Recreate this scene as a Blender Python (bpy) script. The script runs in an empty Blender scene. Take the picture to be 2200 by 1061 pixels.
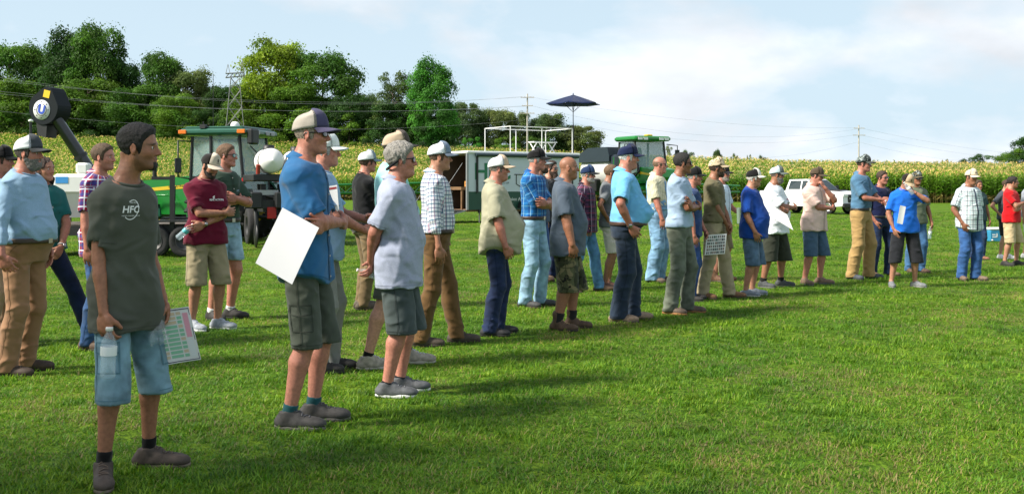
import bpy, math, random
import numpy as np
from math import sin, cos, pi, radians, sqrt
from mathutils import Vector, Matrix
from mathutils.bvhtree import BVHTree

SC = bpy.context.scene
COL = SC.collection
FPX, HY, CAMH = 2200.0, 404.0, 1.45      # focal length in photograph pixels, eye level row, eye height in metres

# ---------------------------------------------------------------- camera
cd = bpy.data.cameras.new('camera')
cam = bpy.data.objects.new('camera', cd)
COL.objects.link(cam)
cam.location = (0, 0, CAMH)
cam.rotation_euler = (radians(90), 0, 0)
cd.sensor_width = 36.0
cd.lens = 36.0
cd.shift_y = -(530.5 - HY) / 2200.0
cd.clip_start = 0.1
cd.clip_end = 6000
SC.camera = cam

# ---------------------------------------------------------------- sky and sun
SUN_EL, SUN_AZ = radians(42), radians(-111)     # azimuth from +Y (into the picture), clockwise seen from above
world = bpy.data.worlds.new('World')
SC.world = world
world.use_nodes = True
wn, wl = world.node_tree.nodes, world.node_tree.links
wn.clear()
w_out = wn.new('ShaderNodeOutputWorld')
w_bg = wn.new('ShaderNodeBackground')
w_bg.inputs['Strength'].default_value = 0.09
w_sky = wn.new('ShaderNodeTexSky')
w_sky.sky_type = 'NISHITA'
w_sky.sun_disc = False
w_sky.sun_elevation = SUN_EL
w_sky.sun_rotation = SUN_AZ
w_sky.altitude = 100
w_sky.air_density = 1.0
w_sky.dust_density = 2.0
w_sky.ozone_density = 1.0


def _w(kind, **kw):
    n = wn.new(kind)
    for k, v in kw.items():
        setattr(n, k, v)
    return n


# soft cumulus cover: noise on the sky direction flattened towards the horizon
w_tc = _w('ShaderNodeTexCoord')
w_map = _w('ShaderNodeMapping')
w_map.inputs['Scale'].default_value = (1.0, 1.0, 2.2)
w_map.inputs['Location'].default_value = (7.7, 0.7, 21.3)
w_n1 = _w('ShaderNodeTexNoise')
w_n1.inputs['Scale'].default_value = 3.6
w_n1.inputs['Detail'].default_value = 8
w_n1.inputs['Roughness'].default_value = 0.52
w_n1.inputs['Distortion'].default_value = 0.25
w_r1 = _w('ShaderNodeValToRGB')
w_r1.color_ramp.elements[0].position = 0.46
w_r1.color_ramp.elements[1].position = 0.59
w_n2 = _w('ShaderNodeTexNoise')
w_n2.inputs['Scale'].default_value = 7.0
w_n2.inputs['Detail'].default_value = 7
w_r2 = _w('ShaderNodeMapRange')
w_r2.inputs['From Min'].default_value = 0.3
w_r2.inputs['From Max'].default_value = 0.7
w_r2.inputs['To Min'].default_value = 0.80
w_r2.inputs['To Max'].default_value = 1.10
w_cc = _w('ShaderNodeMix', data_type='RGBA', blend_type='MULTIPLY')
w_cc.inputs['Factor'].default_value = 1.0
w_cc.inputs['A'].default_value = (6.5, 6.85, 7.3, 1)
w_haze = _w('ShaderNodeMix', data_type='RGBA', blend_type='MIX')
w_haze.inputs['B'].default_value = (4.75, 5.95, 6.8, 1)
w_sep = _w('ShaderNodeSeparateXYZ')
w_el = _w('ShaderNodeMapRange')     # haze thick at the horizon, thin overhead
w_el.inputs['From Min'].default_value = 0.12
w_el.inputs['From Max'].default_value = 0.85
w_el.inputs['To Min'].default_value = 0.92
w_el.inputs['To Max'].default_value = 0.12
wl.new(w_tc.outputs['Generated'], w_sep.inputs[0])
wl.new(w_sep.outputs['Z'], w_el.inputs['Value'])
wl.new(w_el.outputs['Result'], w_haze.inputs['Factor'])
w_mix = _w('ShaderNodeMix', data_type='RGBA', blend_type='MIX')
wl.new(w_tc.outputs['Generated'], w_map.inputs['Vector'])
wl.new(w_map.outputs['Vector'], w_n1.inputs['Vector'])
wl.new(w_map.outputs['Vector'], w_n2.inputs['Vector'])
wl.new(w_n1.outputs['Fac'], w_r1.inputs['Fac'])
wl.new(w_n2.outputs['Fac'], w_r2.inputs['Value'])
wl.new(w_r2.outputs['Result'], w_cc.inputs['B'])
wl.new(w_sky.outputs['Color'], w_haze.inputs['A'])
wl.new(w_haze.outputs['Result'], w_mix.inputs['A'])
wl.new(w_cc.outputs['Result'], w_mix.inputs['B'])
wl.new(w_r1.outputs['Color'], w_mix.inputs['Factor'])
wl.new(w_mix.outputs['Result'], w_bg.inputs['Color'])
wl.new(w_bg.outputs['Background'], w_out.inputs['Surface'])

sd = bpy.data.lights.new('sun', 'SUN')
sd.energy = 4.9
sd.angle = radians(11.0)
sd.color = (1.0, 0.93, 0.82)
sun = bpy.data.objects.new('sun', sd)
COL.objects.link(sun)
_sv = Vector((sin(SUN_AZ) * cos(SUN_EL), cos(SUN_AZ) * cos(SUN_EL), sin(SUN_EL)))
sun.rotation_euler = _sv.to_track_quat('Z', 'Y').to_euler()
sun.location = (-20, -10, 30)

SC.view_settings.view_transform = 'Standard'
SC.view_settings.look = 'None'
SC.view_settings.exposure = 0.7
SC.view_settings.gamma = 1.0
SC.view_settings.use_curve_mapping = False
SC.cycles.max_bounces = 6
SC.cycles.diffuse_bounces = 3
SC.cycles.transparent_max_bounces = 12


# ---------------------------------------------------------------- helpers: places, objects, meshes
def at(px, py, d):
    """point seen at a photograph pixel at depth d"""
    return Vector(((px - 1100) / FPX * d, d, CAMH - (py - HY) / FPX * d))


def gd(py):
    """depth of the level ground seen at row py"""
    return FPX * CAMH / (py - HY)


def tag(o, label=None, cat=None, group=None, kind=None):
    if label:
        o['label'] = label
    if cat:
        o['category'] = cat
    if group:
        o['group'] = group
    if kind:
        o['kind'] = kind
    return o


def empty(name, loc=(0, 0, 0), rz=0.0, label=None, cat=None, group=None):
    o = bpy.data.objects.new(name, None)
    o.empty_display_size = 0.2
    COL.objects.link(o)
    o.location = loc
    o.rotation_euler = (0, 0, rz)
    return tag(o, label, cat, group)


def link(name, me, mat=None, parent=None):
    o = bpy.data.objects.new(name, me)
    COL.objects.link(o)
    if mat is not None and not me.materials:
        me.materials.append(mat)
    if parent is not None:
        o.parent = parent
    return o


def mesh_np(V, Q, smooth=True):
    """mesh from a vertex array and an array of equal-sized faces"""
    V = np.ascontiguousarray(V, dtype=np.float32)
    Q = np.ascontiguousarray(Q, dtype=np.int32)
    k = Q.shape[1]
    me = bpy.data.meshes.new('mesh')
    me.vertices.add(len(V))
    me.vertices.foreach_set('co', V.ravel())
    me.loops.add(len(Q) * k)
    me.loops.foreach_set('vertex_index', Q.ravel())
    me.polygons.add(len(Q))
    me.polygons.foreach_set('loop_start', np.arange(len(Q), dtype=np.int32) * k)
    me.polygons.foreach_set('use_smooth', np.full(len(Q), smooth, dtype=bool))
    me.update(calc_edges=True)
    return me


class MB:
    """collects solids into one mesh"""

    def __init__(s):
        s.v, s.f, s.sm = [], [], []

    def add(s, vs, fs, smooth=False, M=None):
        b = len(s.v)
        for v in vs:
            v = Vector(v)
            s.v.append(tuple(M @ v) if M is not None else tuple(v))
        for f in fs:
            s.f.append([b + i for i in f])
            s.sm.append(smooth)
        return s

    def box(s, lo, hi, M=None, bev=0.0):
        x0, y0, z0 = lo
        x1, y1, z1 = hi
        if bev <= 0:
            vs = [(x0, y0, z0), (x1, y0, z0), (x1, y1, z0), (x0, y1, z0), (x0, y0, z1), (x1, y0, z1), (x1, y1, z1), (x0, y1, z1)]
            fs = [(0, 3, 2, 1), (4, 5, 6, 7), (0, 1, 5, 4), (1, 2, 6, 5), (2, 3, 7, 6), (3, 0, 4, 7)]
            return s.add(vs, fs, False, M)
        b = bev
        ring = [(x0 + b, y0), (x1 - b, y0), (x1, y0 + b), (x1, y1 - b), (x1 - b, y1), (x0 + b, y1), (x0, y1 - b), (x0, y0 + b)]
        cx, cy = (x0 + x1) / 2, (y0 + y1) / 2
        sx, sy = 1 - 2 * b / max(x1 - x0, 1e-6), 1 - 2 * b / max(y1 - y0, 1e-6)
        inn = [(cx + (x - cx) * sx, cy + (y - cy) * sy) for x, y in ring]
        vs = [(x, y, z0) for x, y in inn] + [(x, y, z0 + b) for x, y in ring] + [(x, y, z1 - b) for x, y in ring] + [(x, y, z1) for x, y in inn]
        fs = [tuple(range(7, -1, -1)), tuple(range(24, 32))]
        for k in range(3):
            for i in range(8):
                j = (i + 1) % 8
                fs.append((k * 8 + i, k * 8 + j, k * 8 + 8 + j, k * 8 + 8 + i))
        return s.add(vs, fs, False, M)

    def prism(s, pts, y0, y1, M=None):
        """polygon in (x, z) pulled along y"""
        n = len(pts)
        a = sum(pts[i][0] * pts[(i + 1) % n][1] - pts[(i + 1) % n][0] * pts[i][1] for i in range(n))
        if a < 0:
            pts = pts[::-1]
        vs = [(x, y0, z) for x, z in pts] + [(x, y1, z) for x, z in pts]
        fs = [tuple(range(n)), tuple(range(2 * n - 1, n - 1, -1))]
        for i in range(n):
            j = (i + 1) % n
            fs.append((j, i, n + i, n + j))
        return s.add(vs, fs, False, M)

    def tube(s, pts, r, n=8, closed=False, M=None):
        """round bar through points, r a number or one per point"""
        P = [Vector(p) for p in pts]
        m = len(P)
        R = r if isinstance(r, (list, tuple)) else [r] * m
        vs, fs = [], []
        up = None
        for i in range(m):
            if closed:
                t = P[(i + 1) % m] - P[i - 1]
            else:
                t = P[min(i + 1, m - 1)] - P[max(i - 1, 0)]
            t = t.normalized() if t.length > 1e-9 else Vector((0, 0, 1))
            if up is None:
                up = Vector((0, 0, 1)) if abs(t.z) < 0.9 else Vector((1, 0, 0))
            a = (up - t * up.dot(t)).normalized()
            up = a
            b = t.cross(a)
            for k in range(n):
                q = 2 * pi * k / n
                vs.append(tuple(P[i] + a * (R[i] * cos(q)) + b * (R[i] * sin(q))))
        for i in range(m if closed else m - 1):
            i2 = (i + 1) % m
            for k in range(n):
                k2 = (k + 1) % n
                fs.append((i * n + k, i * n + k2, i2 * n + k2, i2 * n + k))
        b0 = len(s.f)
        s.add(vs, fs, True, M)
        if not closed:
            s.add([vs[k] for k in range(n)], [tuple(range(n - 1, -1, -1))], False, M)
            s.add([vs[(m - 1) * n + k] for k in range(n)], [tuple(range(n))], False, M)
        return s

    def lathe(s, prof, n=24, M=None, a0=0.0, a1=2 * pi, smooth=True):
        """profile of (r, z) spun round z"""
        full = abs(a1 - a0 - 2 * pi) < 1e-6
        m = n if full else n + 1
        vs, fs = [], []
        for k in range(m):
            q = a0 + (a1 - a0) * k / n
            for r, z in prof:
                vs.append((r * cos(q), r * sin(q), z))
        L = len(prof)
        for k in range(n):
            k2 = (k + 1) % m
            for i in range(L - 1):
                fs.append((k * L + i, k2 * L + i, k2 * L + i + 1, k * L + i + 1))
        return s.add(vs, fs, smooth, M)

    def mesh(s):
        me = bpy.data.meshes.new('mesh')
        me.from_pydata(s.v, [], s.f)
        me.polygons.foreach_set('use_smooth', s.sm)
        me.update()
        return me

    def build(s, name, mat, parent=None):
        return link(name, s.mesh(), mat, parent)


def M_to(loc, rz=0, ry=0, rx=0):
    return Matrix.Translation(loc) @ Matrix.Rotation(rz, 4, 'Z') @ Matrix.Rotation(ry, 4, 'Y') @ Matrix.Rotation(rx, 4, 'X')


# ---------------------------------------------------------------- materials
MATS = {}


def srgb(r, g, b):
    f = lambda c: (c / 255 / 12.92) if c / 255 <= 0.04045 else ((c / 255 + 0.055) / 1.055) ** 2.4
    return (f(r), f(g), f(b))


def new_mat(name):
    m = bpy.data.materials.new(name)
    m.use_nodes = True
    nt = m.node_tree
    return m, nt.nodes, nt.links, nt.nodes['Principled BSDF']


def vary(N, L, b, col, amt, scale, coord='Object', detail=4):
    """noise over a base colour; returns the colour socket"""
    tc = N.new('ShaderNodeTexCoord')
    no = N.new('ShaderNodeTexNoise')
    no.inputs['Scale'].default_value = scale
    no.inputs['Detail'].default_value = detail
    L.new(tc.outputs[coord], no.inputs['Vector'])
    mr = N.new('ShaderNodeMapRange')
    mr.inputs['From Min'].default_value = 0.3
    mr.inputs['From Max'].default_value = 0.7
    mr.inputs['To Min'].default_value = 1 - amt
    mr.inputs['To Max'].default_value = 1 + amt
    L.new(no.outputs['Fac'], mr.inputs['Value'])
    mx = N.new('ShaderNodeMix')
    mx.data_type = 'RGBA'
    mx.blend_type = 'MULTIPLY'
    mx.inputs['Factor'].default_value = 1
    mx.inputs['A'].default_value = (*col, 1) if not hasattr(col, 'links') else (1, 1, 1, 1)
    if hasattr(col, 'links'):
        L.new(col, mx.inputs['A'])
    L.new(mr.outputs['Result'], mx.inputs['B'])
    L.new(mx.outputs['Result'], b.inputs['Base Color'])
    return mx.outputs['Result'], no, tc


def paint(name, col, rough=0.45, metal=0.0, amt=0.08, scale=3.0, coat=0.0, bump=0.0, bscale=40.0, spec=0.5):
    key = ('paint', name)
    if key in MATS:
        return MATS[key]
    m, N, L, b = new_mat(name)
    vary(N, L, b, col, amt, scale)
    b.inputs['Roughness'].default_value = rough
    b.inputs['Metallic'].default_value = metal
    b.inputs['Coat Weight'].default_value = coat
    b.inputs['Specular IOR Level'].default_value = spec
    if bump:
        no = N.new('ShaderNodeTexNoise')
        no.inputs['Scale'].default_value = bscale
        no.inputs['Detail'].default_value = 6
        bp = N.new('ShaderNodeBump')
        bp.inputs['Strength'].default_value = bump
        bp.inputs['Distance'].default_value = 0.02
        tc = N.new('ShaderNodeTexCoord')
        L.new(tc.outputs['Object'], no.inputs['Vector'])
        L.new(no.outputs['Fac'], bp.inputs['Height'])
        L.new(bp.outputs['Normal'], b.inputs['Normal'])
    MATS[key] = m
    return m


def glass_mat(name, col=(0.8, 0.9, 0.9), rough=0.03, alpha=0.35, spec=0.6):
    key = ('glass', name)
    if key in MATS:
        return MATS[key]
    m, N, L, b = new_mat(name)
    vary(N, L, b, col, 0.05, 2.0)
    b.inputs['Roughness'].default_value = rough
    b.inputs['Alpha'].default_value = alpha
    b.inputs['Specular IOR Level'].default_value = spec
    MATS[key] = m
    return m


def cloth(col, kind='plain', **kw):
    """woven fabric with slight colour drift and a fine crumple; kind chooses the print"""
    key = ('cloth', tuple(round(c, 3) for c in col), kind, str(sorted(kw.items())))
    if key in MATS:
        return MATS[key]
    m, N, L, b = new_mat('fabric_' + kind)
    dye = lambda c: tuple(.95 * float(x) ** 1.15 for x in c)      # dyed cloth is deeper than it photographs
    col = dye(col)
    if kind == 'denim':
        g_ = .3 * col[0] + .5 * col[1] + .2 * col[2]
        col = tuple(x * .74 + g_ * .22 for x in col)
    src = col
    tc = N.new('ShaderNodeTexCoord')
    if kind in ('plaid', 'stripe'):
        at_ = N.new('ShaderNodeAttribute')
        at_.attribute_name = 'fab'
        sp = N.new('ShaderNodeSeparateXYZ')
        L.new(at_.outputs['Vector'], sp.inputs['Vector'])
        cur = None
        for (ax, per, wid, off, c, st) in kw['bands']:
            d = N.new('ShaderNodeMath')
            d.operation = 'MULTIPLY_ADD'
            d.inputs[1].default_value = 1.0 / per
            d.inputs[2].default_value = off + 50
            L.new(sp.outputs['X' if ax == 0 else 'Y'], d.inputs[0])
            fr = N.new('ShaderNodeMath')
            fr.operation = 'FRACT'
            L.new(d.outputs[0], fr.inputs[0])
            lt = N.new('ShaderNodeMath')
            lt.operation = 'LESS_THAN'
            lt.inputs[1].default_value = wid
            L.new(fr.outputs[0], lt.inputs[0])
            ml = N.new('ShaderNodeMath')
            ml.operation = 'MULTIPLY'
            ml.inputs[1].default_value = st
            L.new(lt.outputs[0], ml.inputs[0])
            mx = N.new('ShaderNodeMix')
            mx.data_type = 'RGBA'
            L.new(ml.outputs[0], mx.inputs['Factor'])
            if cur is None:
                mx.inputs['A'].default_value = (*col, 1)
            else:
                L.new(cur, mx.inputs['A'])
            mx.inputs['B'].default_value = (*dye(c), 1)
            cur = mx.outputs['Result']
        src = cur
    elif kind == 'camo':
        cur = None
        for i, (c, thr, scl) in enumerate(kw['cols']):
            no = N.new('ShaderNodeTexNoise')
            no.noise_dimensions = '4D'
            no.inputs['W'].default_value = i * 7.3
            no.inputs['Scale'].default_value = scl
            no.inputs['Detail'].default_value = 2
            no.inputs['Distortion'].default_value = 0.8
            L.new(tc.outputs['Object'], no.inputs['Vector'])
            gt = N.new('ShaderNodeMath')
            gt.operation = 'GREATER_THAN'
            gt.inputs[1].default_value = thr
            L.new(no.outputs['Fac'], gt.inputs[0])
            mx = N.new('ShaderNodeMix')
            mx.data_type = 'RGBA'
            L.new(gt.outputs[0], mx.inputs['Factor'])
            if cur is None:
                mx.inputs['A'].default_value = (*col, 1)
            else:
                L.new(cur, mx.inputs['A'])
            mx.inputs['B'].default_value = (*dye(c), 1)
            cur = mx.outputs['Result']
        src = cur
    amt, scl = {'heather': (0.13, 190.0), 'denim': (0.40, 9.0), 'camo': (0.08, 20.0)}.get(kind, (0.09, 11.0))
    vary(N, L, b, src, amt, scl)
    b.inputs['Roughness'].default_value = 0.92
    b.inputs['Specular IOR Level'].default_value = 0.25
    b.inputs['Sheen Weight'].default_value = 0.12
    n1 = N.new('ShaderNodeTexNoise')
    n1.noise_type = 'RIDGED_MULTIFRACTAL'
    n1.inputs['Scale'].default_value = 7.5
    n1.inputs['Detail'].default_value = 2.0
    n1.inputs['Distortion'].default_value = 0.7
    mp = N.new('ShaderNodeMapping')
    mp.inputs['Rotation'].default_value = (.5, .4, .9)
    mp.inputs['Scale'].default_value = (1.0, .7, 1.25)
    L.new(tc.outputs['Object'], mp.inputs['Vector'])
    L.new(mp.outputs['Vector'], n1.inputs['Vector'])
    bp = N.new('ShaderNodeBump')
    bp.inputs['Strength'].default_value = 0.85
    bp.inputs['Distance'].default_value = 0.03
    L.new(n1.outputs['Fac'], bp.inputs['Height'])
    L.new(bp.outputs['Normal'], b.inputs['Normal'])
    MATS[key] = m
    return m


def attr_mat(name, rough=0.55, sss=0.0, amt=0.1, scale=60.0, bump=0.15, spec=0.4):
    """material whose colour is the object's own colour attribute"""
    key = ('attr', name)
    if key in MATS:
        return MATS[key]
    m, N, L, b = new_mat(name)
    a = N.new('ShaderNodeAttribute')
    a.attribute_name = 'tone'
    c, no, tc = vary(N, L, b, a.outputs['Color'], amt, scale)
    b.inputs['Roughness'].default_value = rough
    b.inputs['Specular IOR Level'].default_value = spec
    if sss:
        b.inputs['Subsurface Weight'].default_value = sss
        b.inputs['Subsurface Radius'].default_value = (0.012, 0.004, 0.002)
        b.inputs['Subsurface Scale'].default_value = 0.6
    bp = N.new('ShaderNodeBump')
    bp.inputs['Strength'].default_value = bump
    bp.inputs['Distance'].default_value = 0.004
    L.new(no.outputs['Fac'], bp.inputs['Height'])
    L.new(bp.outputs['Normal'], b.inputs['Normal'])
    MATS[key] = m
    return m


# ---------------------------------------------------------------- people: implicit surfaces turned into meshes
CAPV = 0.06


def vec(*a):
    return np.array(a, dtype=np.float32)


def smin(a, b, k):
    if k <= 0:
        return np.minimum(a, b)
    h = np.maximum(k - np.abs(a - b), 0) / k
    return np.minimum(a, b) - h * h * k * 0.25


class Field:
    def __init__(s):
        s.ops = []

    def add(s, lo, hi, fn, k=0.02, op='u'):
        s.ops.append((vec(*lo) if lo is not None else None, vec(*hi) if hi is not None else None, fn, k, op))
        return s

    def cap(s, a, b, r0, r1=None, k=0.02, op='u'):
        a, b = np.asarray(a, np.float32), np.asarray(b, np.float32)
        r1 = r0 if r1 is None else r1
        ab = b - a
        L2 = float(ab @ ab) + 1e-12

        def fn(X, Y, Z):
            px, py, pz = X - a[0], Y - a[1], Z - a[2]
            t = np.clip((px * ab[0] + py * ab[1] + pz * ab[2]) / L2, 0, 1)
            return np.sqrt((px - t * ab[0]) ** 2 + (py - t * ab[1]) ** 2 + (pz - t * ab[2]) ** 2) - (r0 + (r1 - r0) * t)
        rm = max(r0, r1)
        return s.add(np.minimum(a, b) - rm, np.maximum(a, b) + rm, fn, k, op)

    def ell(s, c, r, R=None, k=0.02, op='u'):
        c, r = np.asarray(c, np.float32), np.asarray(r, np.float32)
        R = np.eye(3, dtype=np.float32) if R is None else np.asarray(R, np.float32)

        def fn(X, Y, Z):
            px, py, pz = X - c[0], Y - c[1], Z - c[2]
            q = [px * R[0, i] + py * R[1, i] + pz * R[2, i] for i in range(3)]
            k0 = np.sqrt((q[0] / r[0]) ** 2 + (q[1] / r[1]) ** 2 + (q[2] / r[2]) ** 2)
            k1 = np.sqrt((q[0] / r[0] ** 2) ** 2 + (q[1] / r[1] ** 2) ** 2 + (q[2] / r[2] ** 2) ** 2) + 1e-9
            return k0 * (k0 - 1) / k1
        ext = np.sqrt((R ** 2) @ (r ** 2))
        return s.add(c - ext, c + ext, fn, k, op)

    def cut(s, p, n, k=0.0):
        """keep the side the normal points away from"""
        p, n = np.asarray(p, np.float32), np.asarray(n, np.float32)
        n = n / np.linalg.norm(n)
        return s.add(None, None, lambda X, Y, Z: (X - p[0]) * n[0] + (Y - p[1]) * n[1] + (Z - p[2]) * n[2], k, 'i')

    def ev(s, lo, hi, vox):
        lo, hi = np.asarray(lo, np.float32), np.asarray(hi, np.float32)
        n = np.maximum(np.ceil((hi - lo) / vox).astype(int) + 1, 4)
        ax = [lo[i] + np.arange(n[i], dtype=np.float32) * vox for i in range(3)]
        F = np.full(tuple(n), CAPV, np.float32)
        for (l, h, fn, k, op) in s.ops:
            if l is None:
                sl = [slice(0, n[i]) for i in range(3)]
            else:
                sl, ok = [], True
                for i in range(3):
                    i0 = max(int((l[i] - CAPV - lo[i]) / vox), 0)
                    i1 = min(int((h[i] + CAPV - lo[i]) / vox) + 2, n[i])
                    if i1 <= i0:
                        ok = False
                        break
                    sl.append(slice(i0, i1))
                if not ok:
                    continue
            sl = tuple(sl)
            X, Y, Z = ax[0][sl[0], None, None], ax[1][None, sl[1], None], ax[2][None, None, sl[2]]
            d = fn(X, Y, Z)
            if op == 'u':
                F[sl] = smin(F[sl], d, k)
            elif op == 's':
                F[sl] = -smin(-F[sl], np.broadcast_to(d, F[sl].shape), k)
            elif op == 'i':
                F[sl] = -smin(-F[sl], -np.broadcast_to(d, F[sl].shape), k)
            elif op == '+':
                F[sl] = F[sl] + d
        return F

    def bounds(s):
        L = [o[0] for o in s.ops if o[0] is not None and o[4] == 'u']
        H = [o[1] for o in s.ops if o[0] is not None and o[4] == 'u']
        return np.min(L, 0) - 0.03, np.max(H, 0) + 0.03


_CO = np.array([[i, j, k] for i in (0, 1) for j in (0, 1) for k in (0, 1)])
_ED = [(a, b) for a in range(8) for b in range(a + 1, 8) if abs(_CO[a] - _CO[b]).sum() == 1]


def surfnet(F, lo, vox):
    S = F < 0
    n = np.array(F.shape)
    c = np.zeros(tuple(n - 1), np.int8)
    for o in _CO:
        c += S[o[0]:n[0] - 1 + o[0], o[1]:n[1] - 1 + o[1], o[2]:n[2] - 1 + o[2]]
    act = (c > 0) & (c < 8)
    I = np.argwhere(act)
    if len(I) == 0:
        return np.zeros((0, 3), np.float32), np.zeros((0, 4), np.int32)
    idx = np.full(act.shape, -1, np.int32)
    idx[act] = np.arange(len(I))
    val = np.stack([F[I[:, 0] + o[0], I[:, 1] + o[1], I[:, 2] + o[2]] for o in _CO], 1)
    P = np.zeros((len(I), 3), np.float32)
    cnt = np.zeros(len(I), np.float32)
    for a, b in _ED:
        va, vb = val[:, a], val[:, b]
        m = (va < 0) != (vb < 0)
        t = np.where(m, va / np.where(m, va - vb, 1), 0)
        P += np.where(m[:, None], _CO[a] + (_CO[b] - _CO[a]) * t[:, None], 0)
        cnt += m
    V = (I + P / cnt[:, None]) * vox + np.asarray(lo)
    Q = []
    for ax in range(3):
        u, v = (ax + 1) % 3, (ax + 2) % 3
        sl0 = [slice(None)] * 3
        sl1 = [slice(None)] * 3
        sl0[ax], sl1[ax] = slice(0, -1), slice(1, None)
        for w in (u, v):
            sl0[w] = sl1[w] = slice(1, -1)
        A, B = S[tuple(sl0)], S[tuple(sl1)]
        E = np.argwhere(A != B)
        if not len(E):
            continue
        fl = A[E[:, 0], E[:, 1], E[:, 2]]
        base = E.copy()
        base[:, u] += 1
        base[:, v] += 1

        def cell(du, dv):
            q = base.copy()
            q[:, u] += du
            q[:, v] += dv
            return idx[q[:, 0], q[:, 1], q[:, 2]]
        q = np.stack([cell(-1, -1), cell(0, -1), cell(0, 0), cell(-1, 0)], 1)
        q[~fl] = q[~fl][:, ::-1]
        Q.append(q)
    Q = np.concatenate(Q)
    Q = Q[(Q >= 0).all(1)]
    return V.astype(np.float32), Q.astype(np.int32)


def relax(V, Q, it=1, f=0.5):
    if not len(Q):
        return V
    E = np.concatenate([Q[:, [0, 1]], Q[:, [1, 2]], Q[:, [2, 3]], Q[:, [3, 0]]])
    for _ in range(it):
        A = np.zeros_like(V)
        cnt = np.zeros(len(V), np.float32)
        for i in range(3):
            A[:, i] = np.bincount(E[:, 0], V[E[:, 1], i], len(V)) + np.bincount(E[:, 1], V[E[:, 0], i], len(V))
        cnt = np.bincount(E[:, 0], minlength=len(V)) + np.bincount(E[:, 1], minlength=len(V))
        V = V + f * (A / np.maximum(cnt, 1)[:, None] - V)
    return V.astype(np.float32)


def fieldmesh(F, blocks, it=1):
    """blocks: list of (lo, hi, vox); finer blocks first, coarser ones skip what the finer already cover"""
    Vs, Qs, done, n = [], [], [], 0
    for lo, hi, vox in blocks:
        V, Q = surfnet(F.ev(lo, hi, vox), lo, vox)
        for (l, h, v0) in done:
            if not len(Q):
                break
            ins = ((V > np.asarray(l) + 2.2 * v0) & (V < np.asarray(h) - 2.2 * v0)).all(1)
            Q = Q[~ins[Q].all(1)]
        V = relax(V, Q, it)
        done.append((lo, hi, vox))
        Vs.append(V)
        Qs.append(Q + n)
        n += len(V)
    return np.concatenate(Vs), np.concatenate(Qs)


def compact(V, Q):
    used = np.zeros(len(V), bool)
    used[Q.ravel()] = True
    m = np.cumsum(used) - 1
    return V[used], m[Q]


def folds(amp, seed, mask=None, wl=0.10, aniso=(1, 1, 1)):
    """cloth folds added to a field: ridged waves in a few crossing directions"""
    rg = np.random.RandomState(seed)
    D = []
    for i in range(4):
        a = rg.uniform(0, 2 * pi)
        d = np.array([cos(a) * aniso[0], sin(a) * aniso[1], rg.uniform(-1, 1) * aniso[2]])
        d /= np.linalg.norm(d)
        kk = 2 * pi / (wl * rg.uniform(0.7, 1.6))
        lowd = rg.normal(size=3) * 9
        D.append((d * kk, rg.uniform(0, 6), lowd, rg.uniform(0, 6)))

    def fn(X, Y, Z):
        out = 0
        wx = 0.9 * np.sin(11 * Z + 7 * Y + seed) + 0.7 * np.sin(13 * X - 9 * Z + 2.0 * seed)
        for (k, ph, lw, p2) in D:
            q_ = np.sin(0.5 * (X * k[0] + Y * k[1] + Z * k[2] + wx + ph))
            w = 1.15 - 1.1 / (1 + (q_ / .34) ** 2)
            m = np.clip(0.5 + 0.9 * np.sin(X * lw[0] + Y * lw[1] + Z * lw[2] + p2), 0, 1)
            out = out + (w - 0.6) * m
        r = amp * out
        if mask is not None:
            r = r * mask(X, Y, Z)
        return r.astype(np.float32)
    return fn


# outline of the trunk: height, front, back, half width (for a 1.8 m figure)
TR = np.array([[0.78, .105, .115, .165], [0.86, .112, .125, .172], [0.94, .114, .13, .172], [1.02, .112, .118, .160], [1.10, .116, .110, .156],
               [1.19, .122, .112, .164], [1.28, .128, .122, .176], [1.35, .124, .126, .183], [1.40, .110, .122, .180], [1.44, .088, .108, .158],
               [1.475, .068, .090, .112], [1.51, .056, .074, .070], [1.56, .046, .058, .052], [1.60, .04, .05, .05]])


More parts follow.
